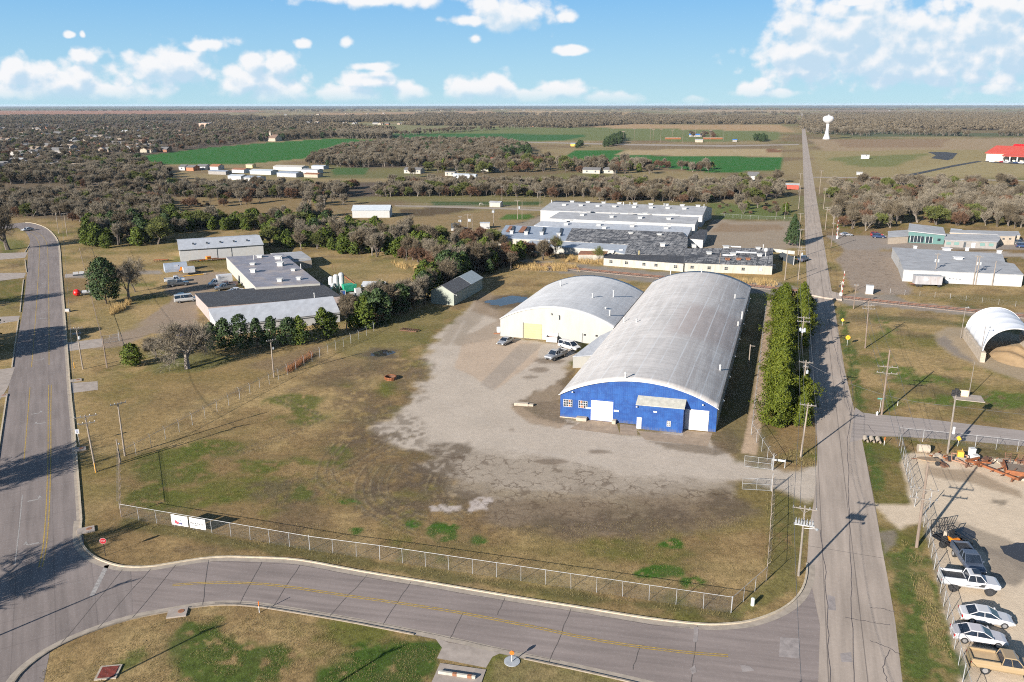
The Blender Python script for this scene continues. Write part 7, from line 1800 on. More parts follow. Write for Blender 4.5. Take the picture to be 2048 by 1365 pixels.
vehicle('box_truck', 'white box truck parked beside the ponded workshop', 'truck', at(441, 571), AZB - PI / 2 - rad(3), 'box', white)
vehicle('pickup_truck', 'brown pickup parked behind the dark one at the workshop', 'pickup', at(455, 575), AZB - PI / 2, 'pickup', brown)
vehicle('pickup_truck', 'dark pickup with a pale rear post parked at the workshop', 'pickup', at(451, 580), AZB - PI / 2, 'pickup', grey)
vehicle('sedan', 'white car half hidden behind the black roof of the workshop', 'car', at(470, 586), AZB - PI / 2, 'sedan', white)
vehicle('van', 'white van parked on the drive by the black-roofed workshop', 'van', at(372, 604), AZB + PI / 2, 'van', olive)
vehicle('sedan', 'white car coming round the bend of the three-lane road', 'car', at(55, 462), rad(205), 'sedan', white)
vehicle('sedan', 'silver car in the office parking lot', 'car', at(1692, 472), rad(100), 'sedan', silver)
vehicle('suv', 'red car behind the blue one in the office parking lot', 'car', at(1753, 473), rad(105), 'suv', redp)
vehicle('suv', 'dark blue car before the red one in the office parking lot', 'car', at(1757, 476.5), rad(105), 'suv', bluep)
vehicle('suv', 'grey car at the right edge beside the tan wing', 'car', at(2038, 489), rad(110), 'suv', grey)
vehicle('suv', 'dark blue car at the right edge below the grey one', 'car', at(2046, 496), rad(110), 'suv', bluep)
vehicle('pickup_truck', 'dark pickup parked by the road beside the loading canopy', 'pickup', at(1606, 523), AZ + rad(20), 'pickup', slate)
# trailer
t = thing('box_trailer', 'weathered grey box trailer with a white diamond emblem', 'trailer', at(1853, 573), rad(-9)); mb = MB(); mb.box(-3.6, 3.6, -1.2, 1.2, .75, 3.1); mb.build('box', M('weathered_aluminium', (.34, .33, .34), .55, .25, 1.2, dirt=(.24, .19, .16), dirt_amt=.6, stretch=(1, 1, .3)), t)
mb = MB(); mb.box(-3.65, 3.65, -1.25, 1.25, 3.11, 3.2); mb.build('roof', m_greyroof, t); mb = MB(); mb.slabx([(-1.7, 2.15), (-.8, 1.7), (.1, 2.15), (-.8, 2.6)], -1.24, -1.21); mb.build('emblem', m_door, t); mb = MB(); mb.box(-1.25, -.35, -1.255, -1.245, 2.08, 2.24); mb.build('emblem_text', m_can, t)
mb = MB(); mb.box(-4.6, 3.4, -.5, .5, .55, .74); mb.build('chassis', m_rust, t)
for x in (-2.9, -2.0, 2.9):
    for y in (-1.05, 1.05): mb = MB(); mb.tube((x, y - .12, .4), (x, y + .12, .4), .4, None, 14); mb.build('wheel', m_tyre, t)
# ================================================================ YARD EQUIPMENT
m_orust = M('orange_rust', (.25, .085, .03), .7, .35, 3., dirt=(.16, .07, .035), dirt_amt=.6)
m_drust = M('dark_rust', (.13, .065, .04), .85, .35, 3.)
m_mach = M('machine_orange', (.66, .20, .012), .5, .15, 3.)
m_ochre = M('machine_yellow', (.60, .34, .04), .6, .2, 3.)
def gz(px, py): return at(px, py)
t = thing('concrete_tank', 'round ribbed concrete tank lying by the yard fence corner', 'tank', gz(1846, 905), rad(-12)); mb = MB(); mb.tube((-.8, 0, .62), (.8, 0, .62), .62, None, 20); mb.build('shell', m_conc, t); mb = MB()
for x in (-.45, .3): mb.tube((x, 0, .62), (x + .12, 0, .62), .66, None, 20)
mb.build('rib', m_conc, t)
t = thing('flat_trailer', 'small rusty round-ended trailer bed on wheels in the yard', 'trailer', gz(1858, 926), rad(-14)); mb = MB(); mb.prism([(1.5 * math.cos(a * PI / 8) * (1.15 if abs(a - 8) < 4 else 1), .75 * math.sin(a * PI / 8)) for a in range(16)], .5, .62); mb.build('bed', M('rusty_deck', (.27, .19, .12), .9, .3, 2.), t); mb = MB(); mb.bar((-1.5, 0, .45), (-2.4, 0, .45), .12); mb.build('drawbar', m_drust, t)
for y in (-.8, .8): mb = MB(); mb.tube((.9, y - .1, .33), (.9, y + .1, .33), .33, None, 12); mb.build('wheel', m_tyre, t)
t = thing('roller_machine', 'pale orange towed machine with a yellow engine box in the yard', 'machine', gz(1917, 927), rad(-20)); mb = MB()
for a_, b__ in (((-1, -.3, .5), (.9, -1.1, .5)), ((1.1, .5, .5), (.9, -1.1, .5)), ((-1, -.3, .5), (-.9, .9, 1.1)), ((-.9, .9, 1.1), (1.1, .9, 1.0)), ((1.1, .5, .5), (1.1, .9, 1.0)), ((-.4, .2, .6), (.6, -.8, .5))): mb.bar(a_, b__, .14)
mb.build('frame', M('faded_orange', (.30, .16, .10), .7, .2, 3.), t); mb = MB(); mb.box(-.2, .6, .4, 1.1, .8, 1.6); mb.tube((.35, .8, 1.6), (.35, .8, 2.0), .05, None, 6); mb.build('engine_box', m_ochre, t)
for x in (-1.2, 1.2): mb = MB(); mb.tube((x - .14, .3, .42), (x + .14, .3, .42), .42, None, 14); mb.build('wheel', m_tyre, t)
for px, py, w_, h_, lab in ((1942, 916, .75, 1.5, 'tall pale cabinet standing at the yard fence'), (1950, 922, .7, .9, 'lower white box before the tall cabinet in the yard')):
    t = thing('cabinet', lab, 'cabinet', gz(px, py)); mb = MB(); mb.box(-w_ / 2, w_ / 2, -.35, .35, .08, h_); mb.build('body', m_door, t); mb = MB(); mb.box(-w_ / 2 - .04, w_ / 2 + .04, -.39, .39, h_ + .002, h_ + .06); mb.build('lid', m_galv, t)
t = thing('implement', 'long orange toolbar implement with curved arms in the yard', 'machine', gz(1985, 950), rad(-63))
mb = MB(); mb.bar((-3.6, 0, .7), (3.4, .3, .7), .26, .3); mb.bar((-3.2, -.9, .9), (-1.4, 1.6, .9), .2); mb.bar((-3.4, 1.4, .8), (-1.6, -.8, .8), .16); mb.bar((-3.5, -1, .9), (-3.3, 1.8, .9), .2, .25); mb.bar((-2.2, -1, .9), (-2.1, 1.8, .9), .2, .25); mb.build('frame', m_orust, t)
for i, y in enumerate((-1.6, .1, 1.6, 3.1)):
    mb = MB(); mb.bar((y, -.9, .75), (y, 1.7, .75), .1); mb.bar((y, 1.7, .75), (y + .2, 2.2, 1.25), .1); mb.build('arm', m_orust if i % 2 else m_drust, t)
for x, y in ((-3.2, -1.1), (-3.2, 1.6), (2.6, .2)): mb = MB(); mb.box(x - .12, x + .12, y - .12, y + .12, 0, .62); mb.build('stand', m_drust, t)
t = thing('flat_trailer', 'rusty dump trailer body with two ladder-like ramps in the yard', 'trailer', gz(2029, 948), rad(-24)); mb = MB(); mb.box(-1.3, 1.3, -1.6, 1.6, .75, .85); mb.build('deck', M('muddy_deck', (.19, .15, .115), .9, .25, 2.), t)
mb = MB(); mb.box(-1.42, -1.31, -1.7, 1.6, .5, 1.35); mb.box(1.31, 1.42, -1.7, 1.6, .5, 1.35); mb.box(-1.31, 1.31, -1.75, -1.61, .45, 1.1); mb.build('side_board', m_orust, t)
for x in (-.8, .8):
    mb = MB()
    for s in (-.35, .35): mb.bar((x + s, 1.65, .8), (x + s, 2.2, 2.2), .07)
    for k in range(5): mb.bar((x - .35, 1.7 + k * .11, .95 + k * .29), (x + .35, 1.7 + k * .11, .95 + k * .29), .06)
    mb.build('ramp', m_drust, t)
for x in (-1., 1.): mb = MB(); mb.tube((x - .14, -.2, .42), (x + .14, -.2, .42), .42, None, 14); mb.build('wheel', m_tyre, t)
mb = MB(); mb.bar((-.9, -1.7, .5), (0, -3.3, .5), .14); mb.bar((.9, -1.7, .5), (0, -3.3, .5), .14); mb.build('drawbar', m_drust, t)
# mower trailer
t = thing('cage_trailer', 'black mesh-gated utility trailer hitched behind the slate pickup', 'trailer', gz(1903, 1092), rad(-162)); t.scale = (1.2,) * 3; mb = MB(); mb.box(-1.05, 1.05, -1.5, 1.3, .42, .5); mb.build('deck', m_black, t)
mb = MB()
for x in (-1.05, 1.05):
    for z in (.75, 1.0): mb.bar((x, -1.5, z), (x, 1.3, z), .05)
    for y in (-1.5, -.1, 1.3): mb.bar((x, y, .45), (x, y, 1.0), .05)
mb.build('rail', m_black, t); mb = MB()
for k in range(7): mb.bar((-1. + k * .333, -1.55, .45), (-1. + k * .333, -1.9, 2.0), .04)
for k in range(3): mb.bar((-1., -1.55 - k * .17, .5 + k * .74), (1., -1.55 - k * .17, .5 + k * .74), .05)
mb.build('tail_gate', m_black, t)
for x in (-1.2, 1.2): mb = MB(); mb.tube((x - .1, 0, .33), (x + .1, 0, .33), .33, None, 14); mb.build('wheel', m_tyre, t)
mb = MB(); mb.bar((-.8, 1.3, .45), (0, 2.5, .45), .1); mb.bar((.8, 1.3, .45), (0, 2.5, .45), .1); mb.build('drawbar', m_black, t)
g_ = gz(1906, 1097); t = thing('ride_on_mower', 'orange ride-on mower with a roll bar standing on the mesh-gated trailer', 'mower', (*g_, .6), rad(-162)); t.scale = (1.25,) * 3
mb = MB(); mb.box(-.6, .6, .25, 1.0, .12, .42); mb.box(-.35, .35, -.5, .3, .2, .6); mb.build('deck', m_mach, t); mb = MB(); mb.box(-.28, .28, -.45, .05, .62, .75); mb.box(-.28, .28, -.5, -.36, .75, 1.15); mb.build('seat', m_black, t)
mb = MB(); mb.bar((-.35, -.5, .5), (-.35, -.6, 1.55), .06); mb.bar((.35, -.5, .5), (.35, -.6, 1.55), .06); mb.bar((-.35, -.6, 1.55), (.35, -.6, 1.55), .06); mb.build('roll_bar', m_black, t); mb = MB(); mb.box(-.3, .3, -1.0, -.55, .35, .85); mb.build('engine', m_conc, t)
for x, y, r in ((-.55, -.55, .3), (.55, -.55, .3), (-.45, 1.0, .17), (.45, 1.0, .17)): mb = MB(); mb.tube((x - .1, y, r), (x + .1, y, r), r, None, 12); mb.build('wheel', m_tyre, t)
# odd things on the works turf
t = thing('steel_ring', 'rusty round steel ring lying on the turf', 'scrap', at(781, 759)); mb = MB(); n = 24
for z0, z1 in ((.08, .3), (.36, .62)):
    for i in range(n):
        a0, a1 = 2 * PI * i / n, 2 * PI * (i + .92) / n; mb.obox((1.05 * math.cos((a0 + a1) / 2), 1.05 * math.sin((a0 + a1) / 2), (z0 + z1) / 2), (.07, 1.05 * (a1 - a0) / 2, (z1 - z0) / 2), (math.cos(a0), math.sin(a0), 0), (-math.sin(a0), math.cos(a0), 0), (0, 0, 1))
mb.build('segment', m_orust, t); mb = MB(); mb.lathe([(.98, 0), (.98, .5), (.9, .5), (.9, .0)], n=24); mb.build('liner', m_drust, t)
t = thing('steel_rack', 'flat rusty steel rack lying on the grass by the hedge', 'scrap', at(816, 664), rad(-18)); mb = MB(); mb.box(-2.1, 2.1, -.08, .08, .1, .3); mb.box(-2.1, 2.1, 1.4, 1.56, .1, .3); mb.build('beam', m_drust, t)
for i in range(9): mb = MB(); mb.box(-2. + i * .49, -1.85 + i * .49, -.1, 1.6, .31, .42); mb.build('bar', m_drust, t)
t = thing('concrete_block', 'long concrete block on the pad left of the blue warehouse', 'block', at(1045, 811), rad(-10)); mb = MB(); mb.box(-1.4, 1.0, -.4, .4, 0, .5); mb.build('block', m_conc, t); mb = MB(); mb.box(1.002, 1.9, -.3, .3, 0, .35); mb.build('foot', m_conc, t)
t = thing('service_mast', 'pair of short service masts beside the blue warehouse wall', 'mast', RW(-5.0, 157.), -AZ); mb = MB(); mb.tube((0, 0, 0), (0, 0, 4.6), .12, .1, 8); mb.build('shaft', m_pole, t); mb = MB(); mb.box(-.1, .9, -.06, .06, 4.3, 4.42); mb.build('crossarm', m_arm, t)
t = thing('wall_heater', 'white heater unit and red trough at the left end of the cream warehouse', 'heater', at(997, 667)); mb = MB(); mb.box(-.4, .4, -.3, .3, .5, 1.5); mb.build('unit', m_door, t); mb = MB(); mb.box(-1.1, .3, -.7, -.4, 0, .25); mb.build('trough', m_rust, t); mb = MB(); mb.box(-.3, .3, -.2, .2, 0, .498); mb.build('stand', m_galv, t)

# left works yard
t = thing('quonset', 'blue-grey arched tin hut in the left yard', 'hut', at(331, 546), -AZB); w_, d_ = 6.6, 4.2; mb = MB(); vs = []
for x in (0, w_):
    for i in range(13): vs.append((x, d_ / 2 - d_ / 2 * math.cos(PI * i / 12), 2.6 * math.sin(PI * i / 12) ** .8))
mb.add(vs, [(i, i + 1, 13 + i + 1, 13 + i) for i in range(12)] + [tuple(range(12, -1, -1)), tuple(range(13, 26))]); mb.build('shell', m_blueroof, t); mb = MB(); mb.obox((3.4, .33, 1.45), (.5, .03, .6), (1, 0, 0), (0, 1, -.25), (0, .25, 1)); mb.build('roof_light', m_metalroof, t)
t = thing('boxed_trailer', 'silver box body on a trailer by the orange scrap in the left yard', 'trailer', at(379, 549), -AZB); mb = MB(); mb.box(-1.7, 1.6, -1.2, 1.2, .7, 2.3); mb.build('box', m_metalroof, t); mb = MB(); mb.box(-1.7, 3.4, -.5, .5, .5, .69); mb.build('chassis', m_black, t)
for y in (-1.1, 1.1): mb = MB(); mb.tube((0, y - .12, .38), (0, y + .12, .38), .38, None, 12); mb.build('wheel', m_tyre, t)
t = thing('yellow_pipe', 'long yellow pipe lying on the ground in the left yard', 'pipe', at(385, 552), -AZB + rad(3)); mb = MB(); mb.tube((-2.7, 0, .15), (3.3, 0, .15), .14, None, 8); mb.build('shell', m_ochre, t)
mb = MB(); mb.tube((3.3, 0, .2), (3.9, 0, .2), .28, None, 10); mb.build('cap', m_conc, t)
r_ = random.Random(8)
for i, (px, py, lab) in enumerate(((366, 545, 'orange scrap machine beside the arched hut'), (418, 523, 'orange and red farm implement before the white metal building'), (438, 522, 'dark red disc harrow near the ponded workshop'), (395, 525, 'rusty implement frame before the white metal building'), (322, 524, 'orange rail rack left of the arched hut'))):
    t = thing('implement', lab, 'machine', at(px, py), -AZB + r_.uniform(-.3, .3)); mt_ = (m_mach, m_mach, m_drust, m_drust, m_orust)[i]; L_ = (1.1, 3., 2.2, 2.4, 2.2)[i]
    mb = MB(); mb.bar((-L_, 0, .7), (L_, 0, .7), .22); mb.bar((-L_, 1.0, .6), (L_, 1.0, .6), .18); mb.bar((-L_ * .5, 0, .7), (-L_ * .2, 1.9, .5), .16); mb.bar((L_ * .5, 0, .7), (L_ * .2, 1.9, .5), .16); mb.build('frame', mt_, t)
    mb = MB()
    for k in range(6): x = -L_ + 2 * L_ * k / 5; mb.bar((x, 0, .7), (x + .1, .4, .0), .1); mb.bar((x, 1., .6), (x + .1, 1.3, .0), .1)
    mb.build('tine', m_drust, t)
    if i in (0, 1): mb = MB(); mb.box(-.7, .7, -.4, .8, .75, 1.6); mb.build('hopper', mt_, t)
# batching plant behind the black roof
t = thing('batching_plant', 'small batching plant with grey silos and a green hopper behind the black roof', 'plant', at(688, 592), -AZB)
for x, y, h_ in ((-1.2, 2.4, 5.2), (.2, 2.2, 5.6), (-2.3, 3.4, 4.6)): mb = MB(); mb.lathe([(.15, 1.6), (.75, 2.6), (.75, h_), (.4, h_ + .4)], (x, y, 0), 14); mb.build('silo', m_galv, t)
mb = MB()
for x, y in ((-1.8, 1.8), (-.6, 1.8), (-1.8, 3.), (.7, 1.7), (.7, 2.8), (-.4, 2.8), (-2.8, 3.9), (-1.8, 3.9)): mb.bar((x, y, 0), (x, y, 3.0), .12)
mb.build('leg', m_steel, t); mb = MB(); mb.add([(0, -.6, 1.2), (3.2, -.6, 1.2), (3.0, 1.2, 1.2), (.2, 1.2, 1.2), (-.2, -1.0, 3.0), (3.5, -1.0, 3.0), (3.4, 1.6, 3.0), (-.1, 1.6, 3.0)], [(3, 2, 1, 0), (0, 1, 5, 4), (1, 2, 6, 5), (2, 3, 7, 6), (3, 0, 4, 7), (4, 5, 6, 7)]); mb.build('hopper', M('hopper_green', (.02, .30, .17), .5, .15), t)
mb = MB(); mb.bar((.2, 2.4, 5.8), (3.4, .4, 2.9), .5, .3); mb.build('conveyor', m_orust, t)
mb = MB(); mb.bar((-4.4, .2, .4), (-2.2, 1.8, 3.4), .6, .3); mb.build('ladder_chute', m_steel, t)
for i in range(6): t2 = thing('rebar_post', 'row of rust-red rods standing behind the batching plant', 'rod', at(667 + i * 5.2, 560 + i * 2.2), 0, 'rust-red rods behind the batching plant'); mb = MB(); mb.tube((0, 0, 0), (0, 0, 4.6 - i * .3), .06, .04, 6); mb.build('rod', m_drust, t2); mb = MB(); mb.box(-.2, .2, -.2, .2, 0, .1); mb.build('foot', m_conc, t2)
cp = thing('carport', 'white gabled metal carport with dark contents beside the batching plant', 'carport', at(722, 588), -AZB - rad(35)); mb = MB(); mb.slaby([(0, 2.0), (2.6, 2.9), (5.2, 2.0), (5.2, 2.1), (2.6, 3.0), (0, 2.1)], 0, 6.5); mb.build('roof', m_metalroof, cp)
for x in (.1, 3.2, 6.4):
    for y in (.1, 5.1): mb = MB(); mb.box(x - .06, x + .06, y - .06, y + .06, 0, 2.02); mb.build('post', m_white, cp)
mb = MB(); mb.slaby([(0, 2.0), (5.2, 2.0), (2.6, 2.88)], 6.42, 6.5); mb.build('gable', m_white, cp)
t = thing('storage_crates', 'pale stacked tanks and a grey cabinet in front of the carport', 'cabinet', at(716, 592), -AZB); mb = MB(); mb.box(-.8, .8, -.6, .6, 0, 2.1); mb.build('cabinet', m_galv, t); mb = MB(); mb.box(-2.4, -1.2, -.8, .3, 0, 1.1); mb.build('tank', m_door, t)
t = thing('lift_frame', 'tall pale lift frame at the corner of the black-roofed workshop', 'frame', at(688, 608), -AZB); mb = MB()
for x in (-.6, .6): mb.bar((x, 0, 0), (x, 0, 3.6), .1)
for z in (1.2, 2.4, 3.6): mb.bar((-.6, 0, z), (.6, 0, z), .1)
mb.build('frame', m_galv, t); mb = MB(); mb.box(-.5, .5, .06, .2, 1.25, 3.4); mb.build('panel', m_signblue, t)
t = thing('blue_tarpaulin', 'crumpled blue tarpaulin among the brush under the big bare tree', 'tarpaulin', at(368, 671)); mb = MB(); n = 9; vs = []
for j in range(n):
    for i in range(n): vs.append(((i - 4) * .38, (j - 4) * .22, .12 + .25 * float(vnoise(np.array([i * .8 + 3.1]), np.array([j * .9 + 2.2]))[0]) * (1 - max(abs(i - 4), abs(j - 4)) / 4.2) * 2))
mb.add(vs, [(j * n + i, j * n + i + 1, (j + 1) * n + i + 1, (j + 1) * n + i) for j in range(n - 1) for i in range(n - 1)]); mb.build('sheet', M('tarpaulin_blue', (.02, .07, .45), .5, .15), t)

# ================================================================ THE COUNTRY BEYOND
def house(x0, x1, yb, label, cat='house', roof=None, wall=None, ze=2.7, zr=4.2, depth=7.5, rz=-AZ, group=None, windows=0, nm='house', over=.3):
    a, b_ = Vector(at(x0, yb)), Vector(at(x1, yb)); L = max(4., (b_ - a).length * .95)
    t = gable_at(nm, label, cat, a, rz, L, depth, ze, zr, roof or m_shingle, wall or m_white, group, over)
    for i in range(windows):
        mb = MB(); x = L * (i + .5) / windows; mb.box(x - .6, x + .6, -.05, .01, .9, 2.1); mb.build('window', m_trimdk, t)
    return t
S_ = M('pale_blue_tin_roof', (.42, .46, .50), .55, .12, 1.)
house(456, 489, 360, 'leftmost grey-roofed white storage shed at the front of the storage yard', 'shed', S_, m_white, 2.6, 3.4, 9, nm='storage_shed')
house(488, 523, 363, 'white storage shed with a darker roof, frontmost in the storage yard', 'shed', m_blueroof, m_white, 2.6, 3.4, 9, nm='storage_shed')
house(500, 552, 349, 'long white storage shed in the middle of the storage yard', 'shed', S_, m_white, 2.7, 3.5, 9, nm='storage_shed')
house(554, 601, 354, 'white storage shed with a pale yellow end in the storage yard', 'shed', m_blueroof, m_white, 2.7, 3.6, 9, nm='storage_shed')
house(547, 616, 341, 'longest white storage shed at the back of the storage yard', 'shed', M('warm_tin_roof', (.44, .41, .37), .6, .1), m_white, 2.9, 3.8, 10, nm='storage_shed')
house(603, 642, 347, 'white storage shed right of the longest one', 'shed', m_greyroof, m_white, 2.6, 3.2, 8, nm='storage_shed')
house(608, 641, 355, 'tan storage shed at the right front of the storage yard', 'shed', m_rust, m_tanwall, 2.3, 3., 7, nm='storage_shed')
house(623, 652, 339, 'small white storage shed at the right back of the storage yard', 'shed', S_, m_white, 2.5, 3.1, 8, nm='storage_shed')
house(417, 461, 349, 'open-fronted grey shed left of the storage yard', 'shed', m_blueroof, m_greywall, 2.4, 2.9, 7, nm='storage_shed')
house(464, 494, 346, 'storage shed with a dull red roof', 'shed', m_rust, S_, 2.5, 3.4, 8, nm='storage_shed')
house(492, 508, 336, 'small yellow shed behind the storage yard', 'shed', m_tanwall, m_yel, 2.5, 3., 5, nm='storage_shed')
house(358, 373, 341, 'white end of the low brick house by the green field', roof=m_shingle, wall=m_white, windows=1); house(373, 391, 342, 'low brick house by the green field', roof=m_shingle, wall=m_brick)
house(393, 416, 340, 'white house with a dark roof right of the brick house', windows=2); house(420, 441, 340, 'white house with a red-brown roof left of the storage yard', roof=m_rust)
house(705, 783, 436, 'long white barn with a pale roof in the paddock', 'barn', S_, m_white, 3.4, 5.2, 9.5, -AZ + rad(20), nm='barn')
house(979, 1003, 414, 'white run-in shed at the paddock fence', 'shed', m_greyroof, m_white_old, 2.2, 2.7, 4, nm='storage_shed')
house(808, 846, 347, 'white single-storey house beside a dark evergreen', roof=m_shingle, wall=m_white_old, windows=3)
house(851, 862, 326, 'pale house with a steep gable in the middle wood edge', zr=6., windows=1); house(879, 896, 320, 'white house half hidden left of the white gabled one', windows=1); house(898, 912, 320, 'small pale house beside the white gabled one')
house(925, 944, 319, 'white gabled house standing clear of the middle woods', wall=m_white, zr=5., windows=1); house(978, 1003, 326, 'red-roofed house at the right of the middle woods', roof=m_redwall, wall=m_brick)
house(960, 999, 343, 'long white trailer home below the red-roofed house', wall=m_white_old, zr=3.3, depth=4, windows=4); house(906, 957, 357, 'pale blue trailer home among bare trees', roof=S_, wall=S_, zr=3.2, depth=4, windows=3); house(890, 912, 352, 'white trailer home left of the pale blue one', wall=m_white_old, zr=3.2, depth=4, windows=2)
house(1494, 1516, 366, 'white two-storey farmhouse with a dark roof near the country road', wall=m_white, ze=4.6, zr=6.8, windows=3); house(1510, 1518, 369, 'white porch wing of the farmhouse', wall=m_white, ze=2.6, zr=3.6, depth=4)
house(1553, 1597, 378, 'long red shed with a grey roof beside the country road', 'shed', m_greyroof, m_redwall, 2.6, 3.3, 5, nm='storage_shed')
house(1165, 1202, 347, 'pale low house behind the long tree belt', wall=m_white_old, windows=2); house(1205, 1232, 347, 'second pale low house behind the long tree belt, right of the other', wall=m_white_old, windows=1)
house(1141, 1153, 293, 'small orange-tan store with a blue canopy by the far road', 'store', m_blueroof, m_ochre, 3, 4, 8)
t = house(1390, 1406, 285, 'tan concession hut between the ball fields', 'hut', m_greyroof, m_tanwall, 3, 4, 7)
house(1378, 1404, 274, 'blue-roofed pavilion at the ball fields', 'pavilion', M('pavilion_blue', (.04, .16, .45), .5, .1), m_greywall, 3, 4.5, 8); house(1465, 1474, 284, 'small blue shelter at the right end of the ball fields', 'shelter', M('pavilion_blue', (.04, .16, .45), .5, .1), m_greywall, 2.6, 3.4, 5)
for x0, x1, y, lab in ((1330, 1362, 279, 'left orange outfield wall of the ball fields'), (1406, 1445, 279, 'right orange outfield wall of the ball fields')):
    a, b_ = at(x0, y), at(x1, y); t = thing('outfield_wall', lab, 'wall', a); d = Vector(b_) - Vector(a); mb = MB(); mb.bar((0, 0, 1.2), (d.x, d.y, 1.2), .3, 2.4); mb.build('boards', m_orust, t); mb = MB(); mb.bar((0, 0, 2.5), (d.x, d.y, 2.5), .4, .15); mb.build('cap', m_white, t)
for i, x in enumerate((1246, 1268, 1300, 1306, 1321, 1344, 1365, 1390, 1420, 1447)):
    t = thing('floodlight_mast', 'tall thin floodlight mast at the ball fields', 'mast', at(x, (282 if i % 2 else 286)), 0, 'floodlight masts at the ball fields'); h_ = 15 + (i * 7 % 5); mb = MB(); mb.tube((0, 0, 0), (0, 0, h_), .2, .12, 8); mb.build('shaft', m_pole_dk, t); mb = MB(); mb.box(-1.8, 1.8, -.2, .2, h_ - .8, h_); mb.build('lamp_bank', m_pole_dk, t)
house(1722, 1728, 318, 'left of two small white boxes in the mown field', 'shed', m_white, m_door, 3.2, 3.6, 5); house(1729, 1735, 318, 'right of two small white boxes in the mown field', 'shed', m_white, m_door, 3.2, 3.6, 5)
house(1713, 1719, 350, 'little white pump hut by the field lane', 'hut', m_white, m_white, 1.6, 2., 2.5); house(1672, 1692, 264, 'white house right of the water tower', wall=m_white)
# water tower
t = thing('water_tower', 'white pedestal water tower with a squat round tank beside the country road', 'water tower', at(1652.5, 279))
prof = [(5.2, 0), (5.0, 1), (3.6, 5), (2.5, 9), (2.1, 13), (2.0, 22)]
mb = MB(); mb.lathe(prof, n=24); mb.build('pedestal', m_door, t, smooth=True)
mb = MB(); mb.lathe([(2.0, 22.01), (3.2, 22.6), (5.6, 24.2), (7.4, 26.4), (7.9, 28.6), (7.3, 30.8), (5.6, 32.4), (3.2, 33.2), (1.2, 33.5)], n=28); mb.build('tank', m_door, t, smooth=True); mb = MB(); mb.lathe([(1.1, 33.5), (1.1, 34.4), (.3, 34.8)], n=12); mb.build('vent_cap', m_door, t)
mb = MB()
for i in range(7):
    a0 = -PI / 2 - .75 + i * .2; mb.obox((7.92 * math.cos(a0), 7.92 * math.sin(a0), 28.2), (.03, .42, .75), (math.cos(a0), math.sin(a0), 0), (-math.sin(a0), math.cos(a0), 0), (0, 0, 1))
mb.build('lettering_band', M('faded_lettering', (.47, .40, .37), .7, .15), t)
# red-roofed school
sc_ = thing('school', 'big pale school with a bright red metal roof and a pillared red porch', 'school', at(1971, 322), -rad(52))
def rb_(name, x0, x1, y0, y1, ze, zr, mr, mw):
    mb = MB(); mb.slaby([(y0, 0), (y1, 0), (y1, ze), ((y0 + y1) / 2, zr - .1), (y0, ze)], x0, x1); mb.build('wall', mw, sc_)
    o_ = 1.2; mb = MB(); s = (zr - ze) / ((y1 - y0) / 2); mb.slaby([(y0 - o_, ze - s * o_), ((y0 + y1) / 2, zr), (y1 + o_, ze - s * o_), (y1 + o_, ze - s * o_ + .4), ((y0 + y1) / 2, zr + .4), (y0 - o_, ze - s * o_ + .4)], x0 - o_, x1 + o_); mb.build('roof', mr, sc_)
rb_('main', 0, 44, 0, 42, 7, 12.5, m_red, M('cream_render', (.52, .47, .40), .8, .1)); rb_('back', 3, 26, 44, 62, 8.5, 13, m_red2, m_white); rb_('east', 46, 90, 8, 40, 6.5, 10.5, m_red, m_white)
mb = MB(); mb.slaby([(-9, 5.2), (0, 7.0), (0, 7.3), (-9, 5.5)], 16, 36); mb.build('porch_roof', m_red, sc_)
for x in (17, 23, 29, 35): mb = MB(); mb.box(x - .5, x + .5, -8.6, -7.6, 0, 5.3); mb.build('porch_column', m_white, sc_)
for x in (20, 26, 32): mb = MB(); mb.box(x - 1.5, x + 1.5, -.2, .05, .8, 3.6); mb.build('window', m_trimdk, sc_)
mb = MB(); mb.sheet(P((1795, 353), (1838, 345), (1905, 331), (1955, 322.5), (1965, 323.5), (1910, 333.5), (1845, 347.5), (1815, 354.5)), .06); mb.sheet(P((1855, 304.5), (1890, 304.5), (1915, 307), (1905, 318), (1895, 321), (1862, 317), (1872, 311)), .06); mb.sheet(P((1960, 322), (2048, 327.5), (2300, 335), (2300, 341), (2048, 329.5), (1985, 326)), .06); struct('school_drive', mb, M('fresh_asphalt', (.030, .032, .036), .85, .2, .5))
mb = MB(); mb.sheet(P((1625, 354), (1800, 356), (2048, 361), (2300, 366), (2300, 368.5), (2048, 363), (1800, 358), (1625, 356)), .05); mb.sheet(P((1040, 283.6), (1250, 288), (1450, 291), (1598, 288.5), (1598, 290.5), (1450, 294), (1250, 291), (1040, 285.5)), .06); mb.sheet(P((790, 411), (1000, 416), (1090, 420), (1090, 423), (1000, 419), (790, 413)), .03); struct('field_lane', mb, M('pale_lane', (.30, .25, .20), .9, .2, .3))
for i, (x, mt_) in enumerate(((1984, white), (2004, redp), (2012, white), (2024, grey), (2032, bluep), (2041, white))):
    vehicle('sedan', ('white', 'dark red', 'second white', 'grey', 'dark blue', 'last white')[i] + ' car in the row before the red-roofed school', 'car', at(x, 325 + i * .5), rad(150), 'sedan', mt_, detail=False, group='cars parked before the school')
house(528, 556, 283, 'tan church with a slim tower at the edge of the green field', 'church', M('brown_shingle', (.17, .11, .08), .9, .2), m_tanwall, 4.5, 9, 16, nm='church')
t = [o for o in bpy.data.objects if o.get('label', '').startswith('tan church')][0]; mb = MB(); mb.box(6, 8.4, 5, 7.4, 0, 11); mb.lathe([(1.4, 11), (.8, 12.5), (.1, 15)], (7.2, 6.2, 0), 8); mb.build('tower', m_tanwall, t)
house(398, 424, 254, 'long brick school building in the town', 'school', m_greyroof, M('pink_brick', (.42, .28, .21), .9, .1), 8, 9, 24)
